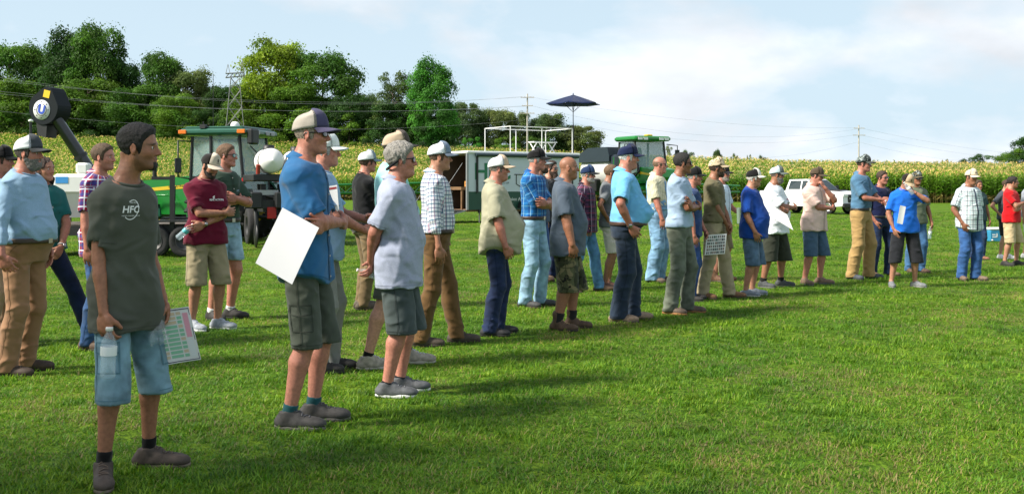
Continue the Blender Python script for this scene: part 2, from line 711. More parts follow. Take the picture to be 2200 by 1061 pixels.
class Trunk:
    def __init__(s, fat=0.0, belly=0.0, broad=1.0, drop=1.08, nk=0.03):
        z = TR[:, 0] + nk * np.clip((TR[:, 0] - 1.19) / .2, 0, 1)
        g = np.where(z < drop, np.exp(-((z - drop) / 0.115) ** 2), np.exp(-((z - drop) / 0.17) ** 2))
        s.z = z
        s.f = TR[:, 1] * (1 + 0.10 * fat) + belly * 0.16 * g + 0.02 * fat * g
        s.b = TR[:, 2] * (1 + 0.10 * fat) + 0.01 * belly * g
        s.w = TR[:, 3] * (broad + 0.0 * z) + (0.030 * fat + 0.05 * belly) * np.exp(-((z - 1.05) / 0.22) ** 2)

    def at(s, z):
        return np.interp(z, s.z, s.f), np.interp(z, s.z, s.b), np.interp(z, s.z, s.w)

    def fn(s, off=0.0, loose=0.0, hem=0.9, lz=1.25):
        """signed distance to the trunk grown by off; loose widens it towards the hem"""
        def fn(X, Y, Z):
            z = Z
            lo = loose * np.clip((lz - z) / (lz - hem), 0, 1.3)
            # cloth hangs straight down below its widest part
            f, b, w = s.at(z)
            if loose > 0:
                zz = np.linspace(0.78, 1.3, 27)
                ff, bb, ww = s.at(zz)
                hf = np.maximum.accumulate(ff[::-1])[::-1]
                hb = np.maximum.accumulate(bb[::-1])[::-1]
                hw = np.maximum.accumulate(ww[::-1])[::-1]
                gz = zz[::-1]
                mf = np.maximum.accumulate(ff[::-1])[::-1]
                # running maximum from the chest downwards
                mf = np.maximum.accumulate(ff[::-1])
                mb = np.maximum.accumulate(bb[::-1])
                mw = np.maximum.accumulate(ww[::-1])
                f = np.maximum(f, np.where(z < 1.3, np.interp(z, gz[::-1], mf[::-1]) * 0.6 + f * 0.4, f))
                b = np.maximum(b, np.where(z < 1.3, np.interp(z, gz[::-1], mb[::-1]) * 0.5 + b * 0.5, b))
                w = np.maximum(w, np.where(z < 1.3, np.interp(z, gz[::-1], mw[::-1]) * 0.5 + w * 0.5, w))
            f, b, w = f + off + lo, b + off + lo * 0.8, w + off + lo
            a = np.where(X > 0, f, b)
            q = (np.abs(X / a) ** 2.35 + np.abs(Y / w) ** 2.35) ** (1 / 2.35)
            return ((q - 1) * np.minimum(a, w)).astype(np.float32)
        return fn


def ik(a, t, l1, l2, pole):
    a, t, pole = map(lambda q: np.asarray(q, float), (a, t, pole))
    d = t - a
    L = np.linalg.norm(d)
    mx = (l1 + l2) * 0.998
    if L > mx:
        t = a + d / L * mx
        d = t - a
        L = mx
    u = d / L
    x = (l1 * l1 - l2 * l2 + L * L) / (2 * L)
    h = sqrt(max(l1 * l1 - x * x, 0))
    p = pole - u * (pole @ u)
    p /= np.linalg.norm(p) + 1e-9
    return a + u * x + p * h, t


def hand(F, w, hd, pn, side, curl=0.35, k=0.006, sc=1.0, point=None):
    """palm, four fingers and a thumb; hd points along the hand, pn out of the palm, side -1 right / +1 left"""
    hd, pn = np.asarray(hd, float), np.asarray(pn, float)
    hd /= np.linalg.norm(hd)
    pn = pn - hd * (pn @ hd)
    pn /= np.linalg.norm(pn)
    th = np.cross(hd, pn) * (-side)
    R = np.stack([hd, th, pn], 1)
    F.ell(w + hd * 0.048 * sc, (0.056 * sc, 0.042 * sc, 0.017 * sc), R, k=0.012)
    F.cap(w + hd * 0.03 * sc + th * 0.02 * sc, w + hd * 0.05 * sc + th * 0.028 * sc, 0.017 * sc, k=0.012)
    tips = []
    for i, (o, ln) in enumerate(((.034, .074), (.0115, .083), (-.0115, .077), (-.033, .060))):
        p = w + hd * (0.086 - 0.004 * abs(i - 1)) * sc + th * o * sc
        F.cap(w + hd * 0.03 * sc + th * o * 0.8 * sc, p, 0.0125 * sc, 0.0105 * sc, k=0.008)
        ang = 0.0
        c = curl if not isinstance(curl, (list, tuple)) else curl[i]
        c = c * (1 + 0.08 * (i - 1.5))
        for j, (fr, bend) in enumerate(((.46, .75), (.30, 1.25), (.24, .9))):
            ang += c * bend
            d = hd * cos(ang) + pn * sin(ang) + th * (0.05 - 0.035 * i)
            q = p + d * ln * fr * sc
            F.cap(p, q, (0.0090 - 0.0008 * j) * sc, (0.0084 - 0.0008 * j) * sc, k=k * 0.4)
            p = q
        tips.append(p)
    p = w + hd * 0.035 * sc + th * 0.036 * sc
    for j, (ln, a) in enumerate(((.036, 0.75), (.030, 0.5))):
        d = hd * cos(a) + th * sin(a) * (0.9 - 0.9 * curl * 0.6) + pn * (0.35 + 0.5 * curl)
        d /= np.linalg.norm(d)
        q = p + d * ln * sc
        F.cap(p, q, (0.0125 - 0.0015 * j) * sc, (0.011 - 0.0015 * j) * sc, k=0.008)
        p = q
    return dict(w=w, d=hd, n=pn, th=th, grip=w + hd * 0.085 * sc + pn * 0.035 * sc, tips=tips)


def rotm(yaw, pitch=0.0, roll=0.0):
    """columns: forward, left, up"""
    M = Matrix.Rotation(yaw, 3, 'Z') @ Matrix.Rotation(pitch, 3, 'Y') @ Matrix.Rotation(roll, 3, 'X')
    return np.array(M, dtype=np.float32)


def grid_mesh(P, wrap=False):
    """quads over a (n, m, 3) array of points"""
    n, m = P.shape[:2]
    idx = np.arange(n * m).reshape(n, m)
    if wrap:
        idx = np.concatenate([idx, idx[:1]], 0)
    Q = np.stack([idx[:-1, :-1], idx[1:, :-1], idx[1:, 1:], idx[:-1, 1:]], -1).reshape(-1, 4)
    return P.reshape(-1, 3), Q


def sheet(P, N, th, wrap=False):
    """a curved sheet of thickness th from points and normals"""
    V1, Q1 = grid_mesh(P + N * th / 2, wrap)
    V2, Q2 = grid_mesh(P - N * th / 2, wrap)
    n, m = P.shape[:2]
    k = n * m
    idx = np.arange(k).reshape(n, m)
    rim = []
    segs = []
    if not wrap:
        segs += [idx[0, ::-1], idx[-1, :]]
        segs += [idx[:, 0], idx[::-1, -1]]
    else:
        ii = np.concatenate([idx[:, 0], idx[:1, 0]])
        jj = np.concatenate([idx[:, -1], idx[:1, -1]])
        segs += [ii, jj[::-1]]
    for e in segs:
        rim.append(np.stack([e[:-1], e[1:], e[1:] + k, e[:-1] + k], 1)[:, ::-1])
    return np.concatenate([V1, V2]), np.concatenate([Q1, Q2[:, ::-1] + k] + rim)


def normals_of(P, wrap=False):
    if wrap:
        du = np.roll(P, -1, 0) - np.roll(P, 1, 0)
    else:
        du = np.gradient(P, axis=0)
    dv = np.gradient(P, axis=1)
    N = np.cross(du, dv)
    return N / (np.linalg.norm(N, axis=2, keepdims=True) + 1e-9)


SKIN = dict(fair=(0.47, 0.245, 0.170), mid=(0.40, 0.193, 0.124), tan=(0.30, 0.136, 0.080), red=(0.45, 0.192, 0.136), dark=(0.24, 0.106, 0.060))
PERSONS = {}

POSE = {   # wrist (front offset from the trunk, side, height), elbow pole, hand direction, palm normal, curl ; side values are for the left arm
    'hang': dict(w=(0.04, .255, .785), pole=(-1, .25, 0), hd=(.12, -.05, -1), pn=(-.25, -1, 0), curl=.38),
    'back_hang': dict(w=(-0.06, .26, .785), pole=(-1, .25, 0), hd=(.05, -.05, -1), pn=(-.25, -1, 0), curl=.4),
    'pocket': dict(w=(0.05, .172, .935), pole=(-1, .85, 0), hd=(.25, -.28, -1), pn=(-.2, -1, 0), curl=.25),
    'thumb': dict(w=(0.075, .235, .905), pole=(-1, .7, 0), hd=(.40, -.2, -.9), pn=(-.3, -1, 0), curl=.55),
    'cross_a': dict(fw=.075, w=(0, -.11, 1.17), pole=(.35, 1, -1.0), hd=(-.15, -1, .10), pn=(-1, .1, 0), curl=.45),
    'cross_b': dict(fw=.035, w=(0, -.145, 1.12), pole=(.35, 1, -1.0), hd=(-.2, -1, .05), pn=(-1, 0, 0), curl=.3),
    'behind': dict(w=(-0.175, .035, .94), pole=(-.35, 1, 0), hd=(-.15, -.6, -.75), pn=(-1, .1, .1), curl=.55),
    'front': dict(fw=.06, w=(0, .035, .93), pole=(-.4, 1, 0), hd=(.25, -.55, -.8), pn=(-.9, -.5, 0), curl=.5),
    'hip': dict(w=(-0.02, .205, 1.02), pole=(-.7, 1, 0), hd=(.65, -.15, -.75), pn=(0, -1, .1), curl=.5),
    'chin': dict(fw=.075, w=(0, .035, 1.475), pole=(.5, .75, -1), hd=(-.25, -.35, .9), pn=(-1, 0, -.3), curl=.9),
    'under': dict(fw=.06, w=(0, -.13, 1.16), pole=(.3, 1, -1.0), hd=(-.1, -1, .1), pn=(-1, 0, .2), curl=.5),
    'hold': dict(fw=.17, w=(0, .05, 1.16), pole=(-.1, 1, -1.0), hd=(.6, -.7, .1), pn=(-.3, -.8, -.5), curl=.75),
    'mouth': dict(fw=.12, w=(0, .03, 1.475), pole=(.2, 1, -.7), hd=(.0, -.8, .5), pn=(-1, -.2, 0), curl=.8),
    'low_hold': dict(w=(0.12, .29, .86), pole=(-1, .35, 0), hd=(.35, -.1, -.95), pn=(-.2, -1, 0), curl=.75),
}


def head_fields(T, c, fat, jaw=1.0, mouth=0.0):
    """skull without features, and the whole head"""
    def P(x, y, z):
        return c + T @ vec(x, y, z)
    sk = Field()
    sk.ell(P(-.008, 0, .034), (.099, .076, .088), T, k=.03)
    sk.ell(P(.030, 0, -.045), (.060, .056 + .006 * fat, .078), T, k=.045)
    for s in (-1, 1):
        sk.cap(P(.0, s * (.046 + .006 * fat), -.055), P(.066, s * .020, -.098 * jaw), .018 + .006 * fat, .017, k=.03)
        sk.ell(P(.052, s * .036, -.028), (.028, .024 + .004 * fat, .026), T, k=.025)
    sk.ell(P(.076, 0, -.100 * jaw), (.018, .020, .017), T, k=.022)
    if fat > 0.3:
        sk.ell(P(.030, 0, -.112), (.045, .045, .026), T, k=.03)
    hf = Field()
    hf.ops = list(sk.ops)
    hf.cap(P(.080, -.034, .020), P(.080, .034, .020), .011, k=.018)
    hf.cap(P(.088, 0, .012), P(.111, 0, -.030), .0085, .0125, k=.010)
    for s in (-1, 1):
        hf.ell(P(.098, s * .012, -.036), (.012, .008, .008), T, k=.007)
        hf.ell(P(.100, s * .033, .001), (.018, .017, .012), T, k=.014, op='s')
        hf.ell(P(.074, s * .032, -.001), (.0135, .0155, .0105), T, k=.006)
        Re = T @ rotm(s * 0.35, -0.15)
        hf.ell(P(-.006, s * .080, -.004), (.021, .0085, .033), Re, k=.006)
        hf.ell(P(-.001, s * .090, -.001), (.010, .006, .018), Re, k=.004, op='s')
        hf.ell(P(-.004, s * .078, -.034), (.010, .007, .010), Re, k=.006)
    hf.ell(P(.090, 0, -.058), (.009, .024, .0055), T, k=.006)
    hf.ell(P(.088, 0, -.070), (.009, .020, .006), T, k=.006)
    hf.ell(P(.098, 0, -.0638), (.010, .028, .0022 + mouth), T, k=.004, op='s')
    return sk, hf


def make_head_cover(sk, T, c, vox, region, thick, seed, rough=0.004, wl=0.02, taper=False):
    """hair or beard: the skull grown by thick, kept where region < 0 (head coordinates)"""
    F = Field()
    F.ops = list(sk.ops)
    rg = np.random.RandomState(seed)
    ks = [rg.normal(size=3) * 2 * pi / wl / 1.7 for _ in range(5)]

    def loc(X, Y, Z):
        px, py, pz = X - c[0], Y - c[1], Z - c[2]
        return [px * T[0, i] + py * T[1, i] + pz * T[2, i] for i in range(3)]

    def grow(X, Y, Z):
        x, y, z = loc(X, Y, Z)
        n = 0
        for i, q in enumerate(ks):
            n = n + np.sin(x * q[0] + y * q[1] + z * q[2] * 0.5 + i)
        t = thick(x, y, z) if callable(thick) else thick
        if taper:
            t = .0015 + t * np.clip(-region(x, y, z) / .022, 0, 1)
        return (-t + rough * n / 2.2 + 0 * (X + Y + Z)).astype(np.float32)
    F.add(None, None, grow, 0, '+')
    F.add(None, None, lambda X, Y, Z: (region(*loc(X, Y, Z)) + 0 * (X + Y + Z)).astype(np.float32), .006, 'i')
    lo, hi = c - 0.20, c + 0.18
    return fieldmesh(F, [(lo, hi, vox)], 0)


HL_X = [-.12, -.03, -.018, .0, .010, .020, .032, .045, .060, .078, .095]
HL_Z = [-.072, -.064, -.006, .002, -.022, -.038, -.030, .030, .050, .074, .084]


def hair_region(style):
    hz = np.array(HL_Z)

    def reg(x, y, z):
        hl = np.interp(x, HL_X, hz)
        d = (hl - z) * 0.75
        if style == 'receding':
            d = np.maximum(d, (x - .052 + 0.25 * np.abs(y)) * 0.8)
        if style == 'fringe':
            d = np.maximum(d, z - (.050 - 0.25 * (x + .05)))
        if style == 'undercap':
            d = np.maximum(d, z - .040)
        return d
    return reg


BEARDS = {
    'full': lambda x, y, z: np.maximum(np.maximum(z - np.interp(x, [-.02, .0, .02, .05, .075, .12], [.0, .0, -.035, -.05, -.046, -.042]), -.004 - x),
                                       .0065 - np.sqrt(((z + .065) / 1.0) ** 2 + (np.abs(y) / 3.2) ** 2 + (np.maximum(.07 - x, 0)) ** 2)),
    'goatee': lambda x, y, z: np.maximum(np.maximum(z + .046, .050 - x), np.maximum(np.abs(y) - .027, .006 - np.sqrt((z + .065) ** 2 + (np.abs(y) / 3.2) ** 2))),
    'moustache': lambda x, y, z: np.maximum(np.abs(z + .051) - .008, np.maximum(.05 - x, np.abs(y) - .030)),
}


def person(label, px, fy, top, face, sex='m', fat=0.0, belly=0.0, broad=1.0, R='hang', L='hang', yaw=0.0, pitch=0.0, skin='mid',
           shirt=None, legs=None, shoes=None, socks=None, cap=None, hair=('short', (0.03, 0.02, 0.015)), beard=None, glasses=None, feet=None,
           belt=None, watch=None, nk=.03, hf_=.012, hs_=.915, seed=1, limbs=1.0, stubble=0.0, dx=0.0, mouth=0.0, armtone=0.85, lean=0.0, body_drop=1.08):
    d = gd(fy)
    H = (fy - top) / FPX * d
    sc = H / 1.80
    X0 = (px - 1100) / FPX * d
    root = empty('person', (X0, d, 0), radians(face), label, 'person', 'people standing in the field')
    near = 0 if d < 8.4 else (1 if d < 11.5 else 2)
    vb = (0.0100, 0.0130, 0.0165)[near]
    vh = (0.0053, 0.0070, 0.0094)[near]
    vhand = (0.0054, 0.0068, 0.0086)[near]
    px2z = lambda y_: (fy - y_) / (fy - top) * 1.80
    for g_ in (shirt, legs):
        if 'hem_px' in g_:
            g_['hem'] = px2z(g_['hem_px'])
    tr = Trunk(fat, belly, broad, body_drop, nk)
    sw = tr.at(1.38 + nk)[2]
    sh = {s: vec(-.014, s * (sw - .010), 1.376 + nk) for s in (-1, 1)}
    # ---- head
    piv = vec(-.002, 0, 1.545)
    T = rotm(radians(yaw), radians(pitch))
    hc = piv + rotm(radians(yaw), radians(pitch) * 0.8) @ vec(.032 + hf_, 0, .118)
    sk, hf = head_fields(T, hc, fat, 1.0, mouth)
    HS = hs_
    _ax = (hc - piv) / np.linalg.norm(hc - piv)

    def shrink(V_):
        q = V_ - piv
        t = q @ _ax
        rad = np.linalg.norm(V_ - hc, axis=-1)
        w_ = np.clip((t + .03) / .06, 0, 1) * np.clip((.235 - rad) / .04, 0, 1)
        return (V_ - q * ((1 - HS) * w_)[..., None]).astype(np.float32)
    # ---- skeleton
    arms = {}
    body = Field()
    body.ops = list(hf.ops)
    nb = vec(-.024, 0, 1.445 + nk)
    nr = .056 + .010 * fat
    body.cap(nb, hc + T @ vec(-.016, 0, -.055), nr + .006, nr, k=.03)
    for s in (-1, 1):
        body.cap(nb + vec(-.006, 0, .0), sh[s] + vec(0, -s * .015, .012), .046, .046, k=.04)
    lo_t, hi_t = vec(-.25, -.30, .80), vec(.36, .30, 1.58)
    _tb = tr.fn(-.016)
    body.add(lo_t, hi_t, lambda X, Y, Z: np.maximum(_tb(X, Y, Z), .875 - Z), k=.03)
    hands, handblocks = {}, []
    for s, pose in ((-1, R), (1, L)):
        ov = {}
        if isinstance(pose, tuple):
            pose, ov = pose
        q = dict(POSE[pose])
        q.update(ov)
        wx, wy, wz = q['w']
        if 'fw' in q:
            fx = tr.at(wz)[0]
            wx = fx + q['fw'] + wx
        else:
            extra = max(tr.at(min(max(wz + .08, .86), 1.2))[2] - .165, 0)
            if abs(wy) > .15:
                wy = wy + math.copysign(extra, wy)
        w = vec(wx, s * wy, wz)
        pole = vec(q['pole'][0], s * q['pole'][1], q['pole'][2])
        e, w = ik(sh[s], w, .285, .255, pole)
        e, w = e.astype(np.float32), w.astype(np.float32)
        am = (1 + .22 * fat) * limbs
        lg = .66 if shirt.get('sleeve', .74) > 1 else 1.0       # arms stay well inside long sleeves
        body.cap(sh[s], e, .047 * am * lg, .040 * am * lg, k=.03)
        m = e + (w - e) * 0.30
        body.cap(e, m, .039 * am * lg, .041 * am * lg, k=.012)
        body.cap(m, w, .041 * am * lg, .0265 * am, k=.012)
        hd = vec(q['hd'][0], s * q['hd'][1], q['hd'][2])
        pn = vec(q['pn'][0], s * q['pn'][1], q['pn'][2])
        hs = hand(body, w, hd, pn, s, q['curl'], sc=1.04)
        arms[s] = (sh[s], e, w)
        hands[s] = hs
        pts = np.array([w] + hs['tips'] + [w + hs['d'] * .10 + hs['th'] * .06])
        handblocks.append((pts.min(0) - .035, pts.max(0) + .035, vhand))
    feet = feet or [(-.02, -.11, -12), (.02, .11, 12)]
    legj = {}
    lf = (1 + .14 * fat) * limbs
    for s, (fxx, fyy, fa) in zip((-1, 1), feet):
        hip = vec(-.005, s * .088 * broad, .93)
        an = vec(fxx - .035, fyy, .085)
        kn, an = ik(hip, an, .435, .425, (1, fyy * 1.5, 0))
        kn, an = kn.astype(np.float32), an.astype(np.float32)
        legj[s] = (hip, kn, an, fa)
        body.cap(hip, kn, .084 * lf, .056 * lf, k=.03)
        cm = kn + (an - kn) * .30 + vec(-.014, 0, 0)
        body.cap(kn, cm, .053 * lf, .056 * lf, k=.02)
        body.cap(cm, an, .056 * lf, .034 * lf, k=.02)
        body.cap(an, an + vec(.05 * cos(radians(fa)), .05 * sin(radians(fa)), -.045), .036, .034, k=.02)
    lo, hi = body.bounds()
    hb = (hc - vec(.13, .115, .15), hc + vec(.15, .115, .14), vh)
    V, Q = fieldmesh(body, [hb] + handblocks + [(lo, hi, vb * 1.6)], 1)
    V, Q = compact(V, Q)
    # ---- skin tone by place: tanned arms, lips, brows, shaved jaw
    col = np.tile(np.array(SKIN[skin], np.float32), (len(V), 1))
    hl = (V - hc) @ T
    x, y, z = hl[:, 0], hl[:, 1], hl[:, 2]
    head = (np.abs(x) < .14) & (np.abs(y) < .11) & (z > -.125)

    def mixc(mask, c, f):
        f = np.clip(f, 0, 1)[:, None] * mask[:, None]
        col[:] = col * (1 - f) + np.array(c, np.float32) * f
    base = np.array(SKIN[skin])
    mixc(~head & (V[:, 2] > .70), base * np.array([armtone, armtone * .93, armtone * .88]), np.ones(len(V)))
    red = np.exp(-((x - .105) ** 2 + y ** 2 + (z + .028) ** 2) / .0010) + .8 * np.exp(-((x - .065) ** 2 + (np.abs(y) - .05) ** 2 + (z + .03) ** 2) / .0010) + .7 * (np.abs(y) > .08)
    mixc(head, base * np.array([1.02, .72, .68]), .5 * red)
    mixc(head & (x > .06), (.30, .10, .085), .75 * np.exp(-((z + .0645) ** 2 / .00007 + y ** 2 / .0006)))
    hcol = hair[1] if hair else (.1, .07, .05)
    bcol = np.array(hcol) * .8 + base * .1
    mixc(head & (x > .055), bcol, 1.25 * np.exp(-((z - .0215 - .004 * np.cos(np.abs(y) * 60)) ** 2 / .000030 + (np.abs(y) - .033) ** 2 / .00042)))
    eye = np.exp(-((z + .001) ** 2 / .000035 + (np.abs(y) - .032) ** 2 / .00009))
    mixc(head & (x > .065), (.03, .02, .016), .85 * eye)
    if stubble:
        mixc(head & (x > -.01), np.array(hcol) * .6 + base * .25, stubble * np.clip((-.040 - z) / .02, 0, 1) * (np.hypot(z + .064, y * .4) > .011))
    if hair and hair[0] in ('shaved', 'fringe', 'receding', 'balding'):
        sc_ = np.clip(-hair_region('short')(x, y, z) / .012, 0, 1)
        mixc(head, np.array(hcol) * .5 + base * .5, (.35 if hair[0] != 'shaved' else .12) * sc_)
    me = mesh_np(shrink(V) * sc, Q)
    ca = me.color_attributes.new('tone', 'FLOAT_COLOR', 'POINT')
    ca.data.foreach_set('color', np.concatenate([col, np.ones((len(V), 1))], 1).astype(np.float32).ravel())
    link('body', me, attr_mat('skin', .5, 0, .17, 55.0, .3), root)

    def lk(name, V, Q, mat, parent=root, smooth=True):
        return link(name, mesh_np(np.asarray(V) * sc, Q, smooth), mat, parent)

    # ---- hair and beard
    if hair and hair[0] not in ('shaved', None):
        st = hair[0]
        hm = paint('hair_%d_%d_%d' % tuple(int(c * 999) for c in hair[1]), hair[1], .7, 0, .6, 130, bump=.5, bscale=260)
        if st == 'curly':
            def reg(x, y, z):
                return np.minimum(hair_region('short')(x, y, z), np.maximum(np.maximum(x - .01, np.abs(y) - .085), -.19 - z))
            Fh = Field()
            rg = np.random.RandomState(seed)
            for i in range(110):
                a = rg.uniform(.75, 2 * pi - .75)
                zz = rg.uniform(-.19, .06)
                r_ = .085 + .02 * rg.rand()
                Fh.ell(hc + T @ vec(-.02 + r_ * cos(a), r_ * .95 * sin(a), zz), (.017, .017, .024), k=.006)
            Fh.ell(hc + T @ vec(-.016, 0, .040), (.108, .088, .092), T, k=.01)
            Fh.add(None, None, folds(.008, seed, wl=.03), 0, '+')
            Fh.ell(hc + T @ vec(.09, 0, -.02), (.075, .075, .095), T, k=.01, op='s')
            lo2, hi2 = Fh.bounds()
            Vh, Qh = fieldmesh(Fh, [(lo2, hi2, vh * 1.3)], 0)
        else:
            style = 'undercap' if cap else ('receding' if st == 'receding' else 'fringe' if st in ('fringe', 'balding') else 'short')
            thick = {'fringe': .007, 'balding': .006}.get(st)
            if thick is None:
                if st == 'full':
                    thick = lambda x, y, z: .005 + .015 * np.clip((z + .01) / .09, 0, 1) + .005 * np.clip((x - .02) / .08, 0, 1)
                elif st == 'wavy':
                    thick = lambda x, y, z: .014 + .016 * np.clip((z + .04) / .1, 0, 1) + .006 * np.clip((.0 - x) / .1, 0, 1)
                else:
                    thick = lambda x, y, z: .006 + .010 * np.clip((z + .03) / .09, 0, 1)
            if cap:
                thick = .011 if st in ('full', 'wavy') else .006
            Vh, Qh = make_head_cover(sk, T, hc, vh, hair_region(style), thick, seed, rough=.0020 if st != 'wavy' else .0030, taper=not cap)
        if len(Qh):
            ho = lk('hair', shrink(Vh), Qh, hm)
            if st == 'tied':
                Fh = Field()
                Fh.ell(hc + T @ vec(-.118, 0, .0), (.030, .026, .032), T, k=.01)
                Fh.add(None, None, folds(.004, seed, wl=.02), 0, '+')
                lo2, hi2 = Fh.bounds()
                Vh, Qh = fieldmesh(Fh, [(lo2, hi2, vh)], 0)
                lk('hair_bun', shrink(Vh), Qh, hm, ho)
    if beard:
        bst, bc, bt = beard
        bm_ = paint('beard_%d_%d_%d' % tuple(int(c * 999) for c in bc), bc, .7, 0, .4, 120, bump=.8, bscale=200)
        for one in bst.split('+'):
            if one == 'long':
                Fh = Field()
                Fh.ops = list(sk.ops)
                Fh.add(None, None, lambda X, Y, Z: -np.float32(.012) + 0 * X, 0, '+')
                Fh.ell(hc + T @ vec(.075, 0, -.135), (.036, .052, .075), T, k=.02)
                Fh.add(None, None, folds(.006, seed, wl=.02), 0, '+')
                loc = lambda X, Y, Z: [(X - hc[0]) * T[0, i] + (Y - hc[1]) * T[1, i] + (Z - hc[2]) * T[2, i] for i in range(3)]
                Fh.add(None, None, lambda X, Y, Z: BEARDS['full'](*loc(X, Y, Z)).astype(np.float32), .004, 'i')
                Vh, Qh = fieldmesh(Fh, [(hc - vec(.2, .2, .26), hc + vec(.2, .2, .06), vh)], 0)
            else:
                Vh, Qh = make_head_cover(sk, T, hc, vh, BEARDS[one], bt + (.010 if one == 'moustache' else 0), seed + 3, rough=.002)
            if len(Qh):
                lk('moustache' if one == 'moustache' else 'beard', shrink(Vh), Qh, bm_)
    hp = lambda A: piv + (hc + np.asarray(A, np.float32) @ T.T - piv) * HS

    # ---- cap
    if cap:
        ax_, ay_, hh = .114, .0935, cap.get('h', .104)
        x0 = -.008
        nt, nph = 40, 11
        th = np.linspace(0, 2 * pi, nt, endpoint=False)
        ph = np.linspace(0, pi / 2 * .985, nph)
        TH, PH = np.meshgrid(th, ph, indexing='ij')
        rr = np.cos(PH) ** .62
        zz = np.sin(PH) ** 1.0
        fr = np.clip(np.cos(TH), 0, 1)
        zb = .034 + .012 * np.cos(TH)
        P = np.stack([x0 + ax_ * rr * np.cos(TH), ay_ * rr * np.sin(TH), zb + (hh + .012 * fr * np.sin(PH)) * zz], -1)
        seam = 1 - .012 * np.exp(-((np.mod(TH + pi / 6 * 0, pi / 3) - pi / 6) / .05) ** 2) * np.cos(PH)
        P[..., :2] *= seam[..., None]
        N = normals_of(P, True)
        fm = cloth(cap['front'], cap.get('kind', 'plain'), **cap.get('kw', {}))
        bm2 = cloth(cap.get('back', cap['front']), 'plain' if cap.get('back') else cap.get('kind', 'plain'), **({} if cap.get('back') else cap.get('kw', {})))
        bmt = cloth(cap.get('brim', cap['front']), 'plain')
        croot = None
        split = 62
        fi = [i for i in range(-split * nt // 360, split * nt // 360 + 1)]
        bi = [i for i in range(split * nt // 360, nt - split * nt // 360 + 1)]
        for nm, ii, mt in (('cap', bi, bm2), ('front_panel', fi, fm)):
            ii = np.array(ii) % nt
            Pp, Nn = hp(P[ii].reshape(-1, 3)).reshape(len(ii), nph, 3), (N[ii].reshape(-1, 3) @ T.T).reshape(len(ii), nph, 3)
            Vc, Qc = sheet(Pp, Nn, .004)
            o = lk(nm, Vc, Qc, mt, croot or root)
            croot = croot or o
        ub = np.linspace(-1, 1, 15)
        vb_ = np.linspace(0, 1, 7)
        U, W = np.meshgrid(ub, vb_, indexing='ij')
        amax = radians(64)
        pin = np.stack([x0 + (ax_ - .003) * np.cos(U * amax), (ay_ - .003) * np.sin(U * amax)], -1)
        xo = x0 + ax_ * cos(amax)
        pout = np.stack([xo + (ax_ + .080 + x0 * 0 - ax_ * cos(amax)) * np.sqrt(np.clip(1 - U ** 2 * .985, 0, 1)) ** .75, ay_ * sin(amax) * U * 1.01], -1)
        XY = pin * (1 - W[..., None]) + pout * W[..., None]
        crv = cap.get('curve', .022)
        Zb = .043 - .016 * W - crv * U ** 2 * (.25 + .75 * W)
        Pb = np.concatenate([XY, Zb[..., None]], -1)
        Nb = normals_of(Pb)
        Vc, Qc = sheet(hp(Pb.reshape(-1, 3)).reshape(Pb.shape), (Nb.reshape(-1, 3) @ T.T).reshape(Pb.shape), .0055)
        lk('brim', Vc, Qc, bmt, croot)
        Fb = Field()
        Fb.ell(hp(vec(x0, 0, .034 + hh + .002)), (.011, .011, .006), T)
        lo2, hi2 = Fb.bounds()
        Vc, Qc = fieldmesh(Fb, [(lo2, hi2, .005)], 0)
        lk('button', Vc, Qc, fm, croot)
        if cap.get('logo'):
            shp, lc = cap['logo']
            lm = paint('cap_mark_%d_%d_%d' % tuple(int(c * 99) for c in lc), lc, .7)
            pts = []
            if shp == 'patch':
                nu, nv, hw, z0, z1 = 7, 4, .30, .22, .62
                tt, pp = np.meshgrid(np.linspace(-hw, hw, nu), np.linspace(z0, z1, nv), indexing='ij')
                sets = [(tt, pp)]
            elif shp == 'disc':
                sets = []
                tt, pp = np.meshgrid(np.linspace(0, 2 * pi, 15), np.linspace(.02, 1, 3), indexing='ij')
                sets = [(.22 * pp * np.cos(tt), .42 + .26 * pp * np.sin(tt))]
            elif shp == 'word':
                sets = []
                for w0, w1, a, b in ((-.30, -.22, .3, .55), (-.19, -.07, .32, .42), (-.14, -.10, .42, .58), (-.02, .02, .3, .55), (.05, .17, .44, .55), (.05, .09, .3, .5), (.2, .28, .3, .55)):
                    sets.append(np.meshgrid(np.linspace(w0, w1, 2), np.linspace(a, b, 2), indexing='ij'))
            else:   # a small emblem over a line of lettering
                sets = []
                tt, pp = np.meshgrid(np.linspace(0, 2 * pi, 11), np.linspace(.55, 1, 2), indexing='ij')
                sets.append((.11 * pp * np.cos(tt), .50 + .17 * pp * np.sin(tt)))
                sets.append(np.meshgrid(np.linspace(-.02, .03, 2), np.linspace(.40, .60, 2), indexing='ij'))
                sets.append(np.meshgrid(np.linspace(-.2, .2, 5), np.linspace(.22, .27, 2), indexing='ij'))
            Vl, Ql, nn = [], [], 0
            for tt, pp in sets:
                ph_ = pp
                rr = np.cos(ph_) ** .62
                fr = np.clip(np.cos(tt), 0, 1)
                G = np.stack([x0 + (ax_ + .0045) * rr * np.cos(tt), (ay_ + .0045) * rr * np.sin(tt), .034 + .012 * np.cos(tt) + (hh + .012 * fr * np.sin(ph_)) * np.sin(ph_) + .001], -1)
                v_, q_ = grid_mesh(hp(G.reshape(-1, 3)).reshape(G.shape))
                Vl.append(v_)
                Ql.append(q_ + nn)
                nn += len(v_)
            lk('logo', np.concatenate(Vl), np.concatenate(Ql), lm, croot)
